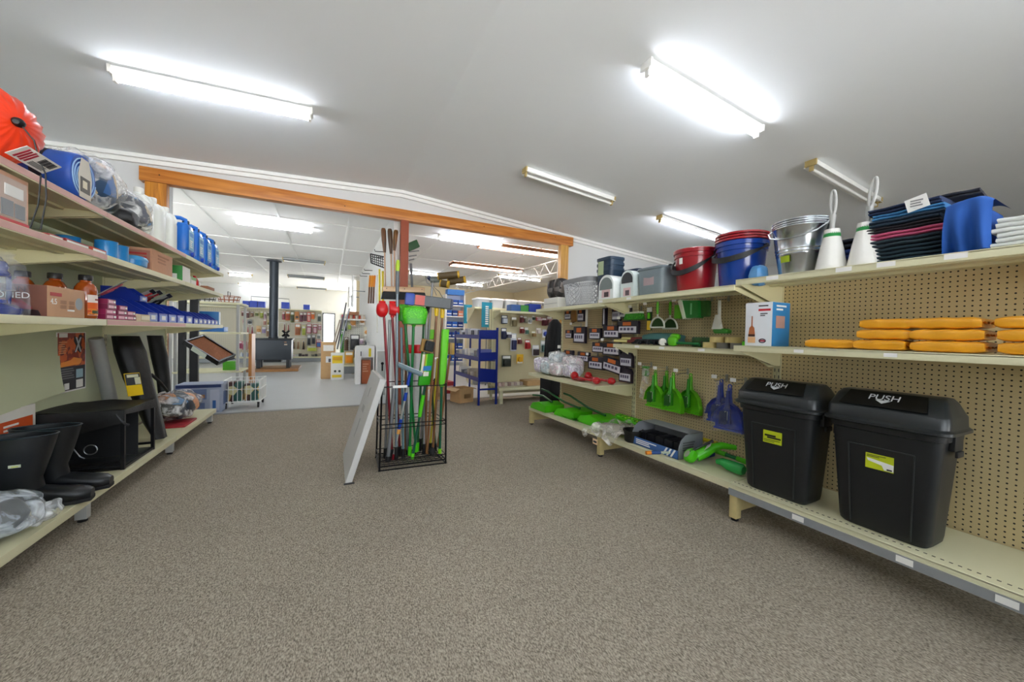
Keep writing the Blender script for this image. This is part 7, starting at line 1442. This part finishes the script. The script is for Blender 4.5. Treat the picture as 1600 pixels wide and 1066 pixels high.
for k in range(8):
    c = ['#c8b0a8', '#b89c90', '#d0c4b4', '#a88c84', '#c4b8ac', '#b4a0a0', '#d4ccc0', '#a89890'][k]
    tag(B().box(2.8+.065*k, 2.855+.065*k, QY-.3, QY-.2, .2862, .35, .003).done('small_box', mat(c, .5, noise=.2)), 'small pinkish box %s from the left on the base shelf across the opening' % ['first', 'second', 'third', 'fourth', 'fifth', 'sixth', 'seventh', 'eighth'][k], 'box', 'small boxes across the opening')
# black jacket at the end of the right shelving
t = thing('black_jacket', 'black jacket hanging at the far end of the right shelving', 'jacket', (3.12, 4.8, .7)); t.scale = (.95, .7, 1.02); b = B(); rg = []
for zz, rx, ry in ((0, .12, .15), (.1, .13, .17), (.4, .13, .19), (.62, .12, .2), (.72, .09, .14), (.78, .04, .05)): rg.append([(math.cos(a)*rx*(1+.06*math.sin(6*a+zz*8)), math.sin(a)*ry*(1+.05*math.sin(5*a+zz*5)), zz) for a in [2*PI*k/28 for k in range(28)]])
b.loft(rg); b.done('body', mat('#0b0d10', .8, noise=.2, bump=.3), t); b = B()
for s in (-1, 1): b.tube([(0, s*.13, .66), (-.02, s*.21, .5), (-.04, s*.22, .2), (-.04, s*.2, .06)], [.05, .06, .055, .045], 12)
b.done('sleeves', mat('#0b0d10', .8, noise=.2, bump=.3), t); B().tube([(0, 0, .76), (0, 0, .84), (.05, 0, .86)], .006, 6).done('hanger_hook', STEEL, t)
for k, zz in enumerate((1.5, 1.06)): tag(B().box(3.0, 3.05, 4.53, 4.532, zz, zz+.045).box(3.024, 3.028, 4.501, 4.53, zz+.02, zz+.024).done('hanging_tag', PAPER), 'white price tag on an arm over the black jacket, %s' % ['upper', 'lower'][k], 'tag')
tag(B().box(2.96, 3.24, 4.64, 4.95, 0, .66, .02).done('black_box', mat('#0c0c0e', .7)), 'black covered box standing under the black jacket', 'box'); tag(B().box(3.1, 3.22, 4.52, 4.62, 0, .36, .006).done('orange_box', mat('#9c4a20', .6)), 'orange brown box in front of the black covered box', 'box')

# ---- blue display stand ---------------------------------------------------
SB = mat('#0c2480', .35, .1, noise=.06)
t = thing('blue_stand', 'dark blue metal display stand left of the shelving across the opening', 'stand', (2.5, 6.6, 0))
x0, x1, y0, y1 = 2.34, 2.67, 5.97, 7.35
for x_ in (x0, x1):
    for y_ in (y0, y1): B().box(x_-.016, x_+.016, y_-.016, y_+.016, 0, 1.36 if x_ == x1 else 1.3).done('post', SB, t, world=True)
for za, zb_, zc, zd in ((1.17, 1.31, 1.17, 1.32), (.78, .92, .79, .93), (.42, .65, .38, .62)):
    B().prism([(x0+.017, za), (x1-.017, zc), (x1-.017, zd), (x0+.017, zb_)], (0, y0-.006, 0), (1, 0, 0), (0, 0, 1), (0, .012, 0)).done('end_panel', SB, t, world=True)
    b = B(); b.box(x0+.017, x1-.017, y0+.008, y1, za-.012, za); b.box(x0-.006, x0+.006, y0+.017, y1-.017, za-.012, za+.06); b.done('tier', SB, t, world=True)
B().box(x0, x1, y0-.01, y0+.01, .26, .29).done('base_bar', SB, t, world=True)
rnd = random.Random(11)
tr = ['lower', 'middle', 'upper']
for j, z_ in enumerate((.42, .78, 1.17)):
    for k in range(7):
        y_ = 6.1+.17*k; c = rnd.choice(['#e4e4e4', '#c8ccd4', '#8a8c94', '#d8d4cc', '#4a5060', '#b8bcc8', '#5c64a0', '#a89c8c'])
        h = rnd.uniform(.1, .2); tag(B().box(2.37, 2.6, y_-.06, y_+.06, z_+.001, z_+h, .004).done('boxed_part', mat(c, .5)), '%s boxed part on the %s tier of the blue stand, counted from the front' % (['first', 'second', 'third', 'fourth', 'fifth', 'sixth', 'seventh'][k], tr[j]), 'box', 'boxed parts on the blue stand')
for k, (x_, y_, w, h, l, rz) in enumerate(((2.32, 6.35, .3, .26, 'open brown carton on the floor before the blue stand', .3), (1.98, 6.75, .26, .22, 'smaller open brown carton left of the first', -.2))):
    t = thing('open_carton', l, 'box', (x_-.13, y_+.1-.02, 0), rz); b = B(); hw = w/2
    b.box(-hw, hw, -hw, hw, 0, .004)
    for s in (-1, 1): b.box(-hw, hw, s*hw-.002, s*hw+.002, .004, h); b.box(s*hw-.002, s*hw+.002, -hw+.002, hw-.002, .004, h)
    b.done('carton', CARD, t)
    for s in (-1, 1): B().obox((s*(hw+.05), 0, h-.02), (.048, 0, -.02*s), (0, hw, 0), (.0, 0, .0015)).done('flap', mat('#c8a67c', .75), t); dec(t, -hw*.4, hw*.6, h*.3, h*.6, -hw-.0025, mat('#a88458', .7), 'print')
t = carton('red_box', 'red and white printed box on the floor behind the open cartons', .42, .3, .24, (2.12, 7.5, 0), .1, m=mat('#b8343c', .5), tape=False); dec(t, -.18, -.05, .04, .2, -.1505, PAPER, 'print'); dec(t, .0, .18, .08, .16, -.1505, mat('#e0b8b8', .5), 'print')
t = thing('white_table', 'white topped table beyond the blue stand', 'table', (2.3, 9.0, 0)); B().box(-.4, .3, -.3, .3, .58, .62, .004).done('top', WHITE, t)
for sx in (-.36, .26):
    for sy in (-.26, .26): B().box(sx-.02, sx+.02, sy-.02, sy+.02, 0, .58).done('leg', GREYM, t)
# blue bin wall
WY = 10.2
a, c = ony(697, 462, WY), ony(726, 462, WY)
t = thing('bin_rack', 'white rack of blue parts bins behind the blue stand', 'rack', ((a.x+c.x)/2, WY, 0)); w = (c.x-a.x)/2
for s in (-1, 1): B().box(s*w-.02, s*w+.02, -.02, .3, 0, 2.35).done('post', WHITE, t)
B().box(-w, w, .3, .32, .3, 2.35).done('back', mat('#dfe6ee', .5), t)
rr = ['bottom', 'second', 'third', 'fourth', 'fifth', 'top']
for j, z_ in enumerate((.45, .8, 1.12, 1.42, 1.74, 2.05)):
    B().box(-w+.021, w-.021, -.02, .299, z_-.03, z_).done('tier', WHITE, t)
    for k in range(3):
        x_ = (a.x+c.x)/2+(-w*.62+w*.62*k); cc = '#d88a6c' if (j == 4 and k == 2) else ['#1c4aa0', '#2a62bc', '#1a3c8c'][(j+k) % 3]
        o = B(); o.box(x_-w*.26, x_+w*.26, WY+.0, WY+.27, z_+.001, z_+.16); o.m(1).box(x_-w*.22, x_+w*.22, WY-.004, WY, z_+.05, z_+.08); tag(o.done('small_parts_bin', [mat(cc, .4), PAPER]), '%s parts bin in the %s row of the white rack, %s' % ('salmon' if cc == '#d88a6c' else 'blue', rr[j], ['left', 'middle', 'right'][k]), 'bin', 'parts bins in the white rack')
tag(B().box(a.x+.05, c.x, WY+.02, WY+.25, 2.352, 2.5).done('blue_carton', mat('#2c78c8', .4)), 'bright blue carton on top of the white rack of parts bins', 'box')
for k, (u0, u1, v0, v1, y_, l) in enumerate(((725, 737, 476, 506, 9.6, 'teal vertical banner beside the rack of parts bins'), (753, 768, 472, 512, 8.25, 'teal vertical banner at the end of the crate shelving'))):
    A, C = ony(u0, v0, y_), ony(u1, v1, y_); t = thing('teal_banner', l, 'sign', ((A.x+C.x)/2, y_, 0), 0, 'teal banners'); w = (C.x-A.x)/2; B().box(-w, w, -.01, .01, C.z, A.z).done('board', mat('#1c8aa4', .4), t); B().box(-.012, .012, -.008, .008, 0, C.z).done('stand_pole', GREYM, t)
    b = B(); n = 9
    for q in range(n): z0 = C.z+(A.z-C.z)*(.12+.76*q/n); b.box(-w*.3, w*.3, -.0125, -.0102, z0, z0+(A.z-C.z)*.05)
    b.done('white_print', PAPER, t)
# crate shelving further back
KY = 8.9
t = far_gondola('crate_shelving', 'cream shelving stacked with clear crates behind the cross shelving', 3.15, 5.6, KY, KY-.5, .25, 1.9, mat('#cfc7ac', .6)); B().box(3.15, 5.6, KY-.5, KY-.001, 1.86, 1.9).done('top_shelf', CREAM, t, world=True); B().prism([(0, 0), (-.5, 0), (0, -.3)], (3.15, KY-.003, 1.858), (0, 1, 0), (0, 0, 1), (.01, 0, 0)).done('bracket', CREAM2, t, world=True)
c0 = None
ords = ['first', 'second', 'third', 'fourth', 'fifth', 'sixth']
for k in range(6):
    lab = 'clear lidded crate on the rear shelving, %s from the left' % ords[k]
    if c0 is None:
        c0 = thing('clear_crate', lab, 'crate', (3.4, KY-.25, 1.9), 0, 'clear crates'); B().squat((0, 0, 0), [(.15, .2, 0), (.17, .22, .2)], 24, 7).done('tub', mat('#d4dade', .2, noise=0, alpha=.75), c0); B().squat((0, 0, .2), [(.18, .23, 0), (.18, .23, .03), (.15, .2, .04)], 24, 7).done('lid', mat('#f6f8fa', .3), c0)
    else: dup(c0, (3.4+.38*k, KY-.25, 1.9), label=lab)
# ================================================================== WORLD AND VIEW
w = bpy.data.worlds.new('daylight'); SC.world = w; w.use_nodes = True
WN, WL = w.node_tree.nodes, w.node_tree.links; bg = WN['Background']; bg.inputs[1].default_value = 1
tc = WN.new('ShaderNodeTexCoord'); sx = WN.new('ShaderNodeSeparateXYZ'); mr = WN.new('ShaderNodeMapRange'); mr.inputs[1].default_value = -.02; mr.inputs[2].default_value = .02
mx = WN.new('ShaderNodeMix'); mx.data_type = 'RGBA'; mx.inputs[6].default_value = (UPFILL_E*.98, UPFILL_E*.98, UPFILL_E*.97, 1); mx.inputs[7].default_value = (SKY_E*.85, SKY_E*.93, SKY_E, 1)
WL.new(tc.outputs['Generated'], sx.inputs[0]); WL.new(sx.outputs[2], mr.inputs[0]); WL.new(mr.outputs[0], mx.inputs[0]); WL.new(mx.outputs[2], bg.inputs[0])   # sky above; bright lower half added to throw light onto the ceiling
SC.view_settings.view_transform = 'Standard'; SC.view_settings.look = 'None'; SC.view_settings.gamma = 1
SC.view_settings.use_curve_mapping = False; SC.view_settings.exposure = EXPO
SC.cycles.max_bounces = 7; SC.cycles.diffuse_bounces = 5; SC.cycles.glossy_bounces = 4; SC.cycles.transmission_bounces = 4; SC.cycles.transparent_max_bounces = 12
SC.cycles.caustics_reflective = False; SC.cycles.caustics_refractive = False

for nm, x, z, sx, sz in (('window_portal', .1, 1.65, 6.2, 2.1), ('door_portal', 4.75, 1.12, .95, 1.95)):
    ld = bpy.data.lights.new(nm, 'AREA'); ld.shape = 'RECTANGLE'; ld.size = sx; ld.size_y = sz; ld.cycles.is_portal = True
    lo = bpy.data.objects.new(nm, ld); COL.objects.link(lo); lo.location = (x, YF-.14, z); lo.rotation_euler = (PI/2, 0, PI)
for o in COL.objects:
    if o.parent is None and 'label' in o and 'shelving' not in o.name and .2 > -1 and o.name.split('.')[0] not in ('strip_light', 'framed_diffuser', 'lattice_girder', 'timber_lintel', 'timber_post', 'red_post'):
        o.location.z += .0012          # nothing is pressed into the surface it stands on
_seen = {}
for o in COL.objects:
    if o.parent is None and 'label' in o:
        if len(o['label'].split()) > 16: print('LONG', o.name, o['label'])
        if o['label'] in _seen: print('DUP', o.name, o['label'])
        _seen[o['label']] = 1
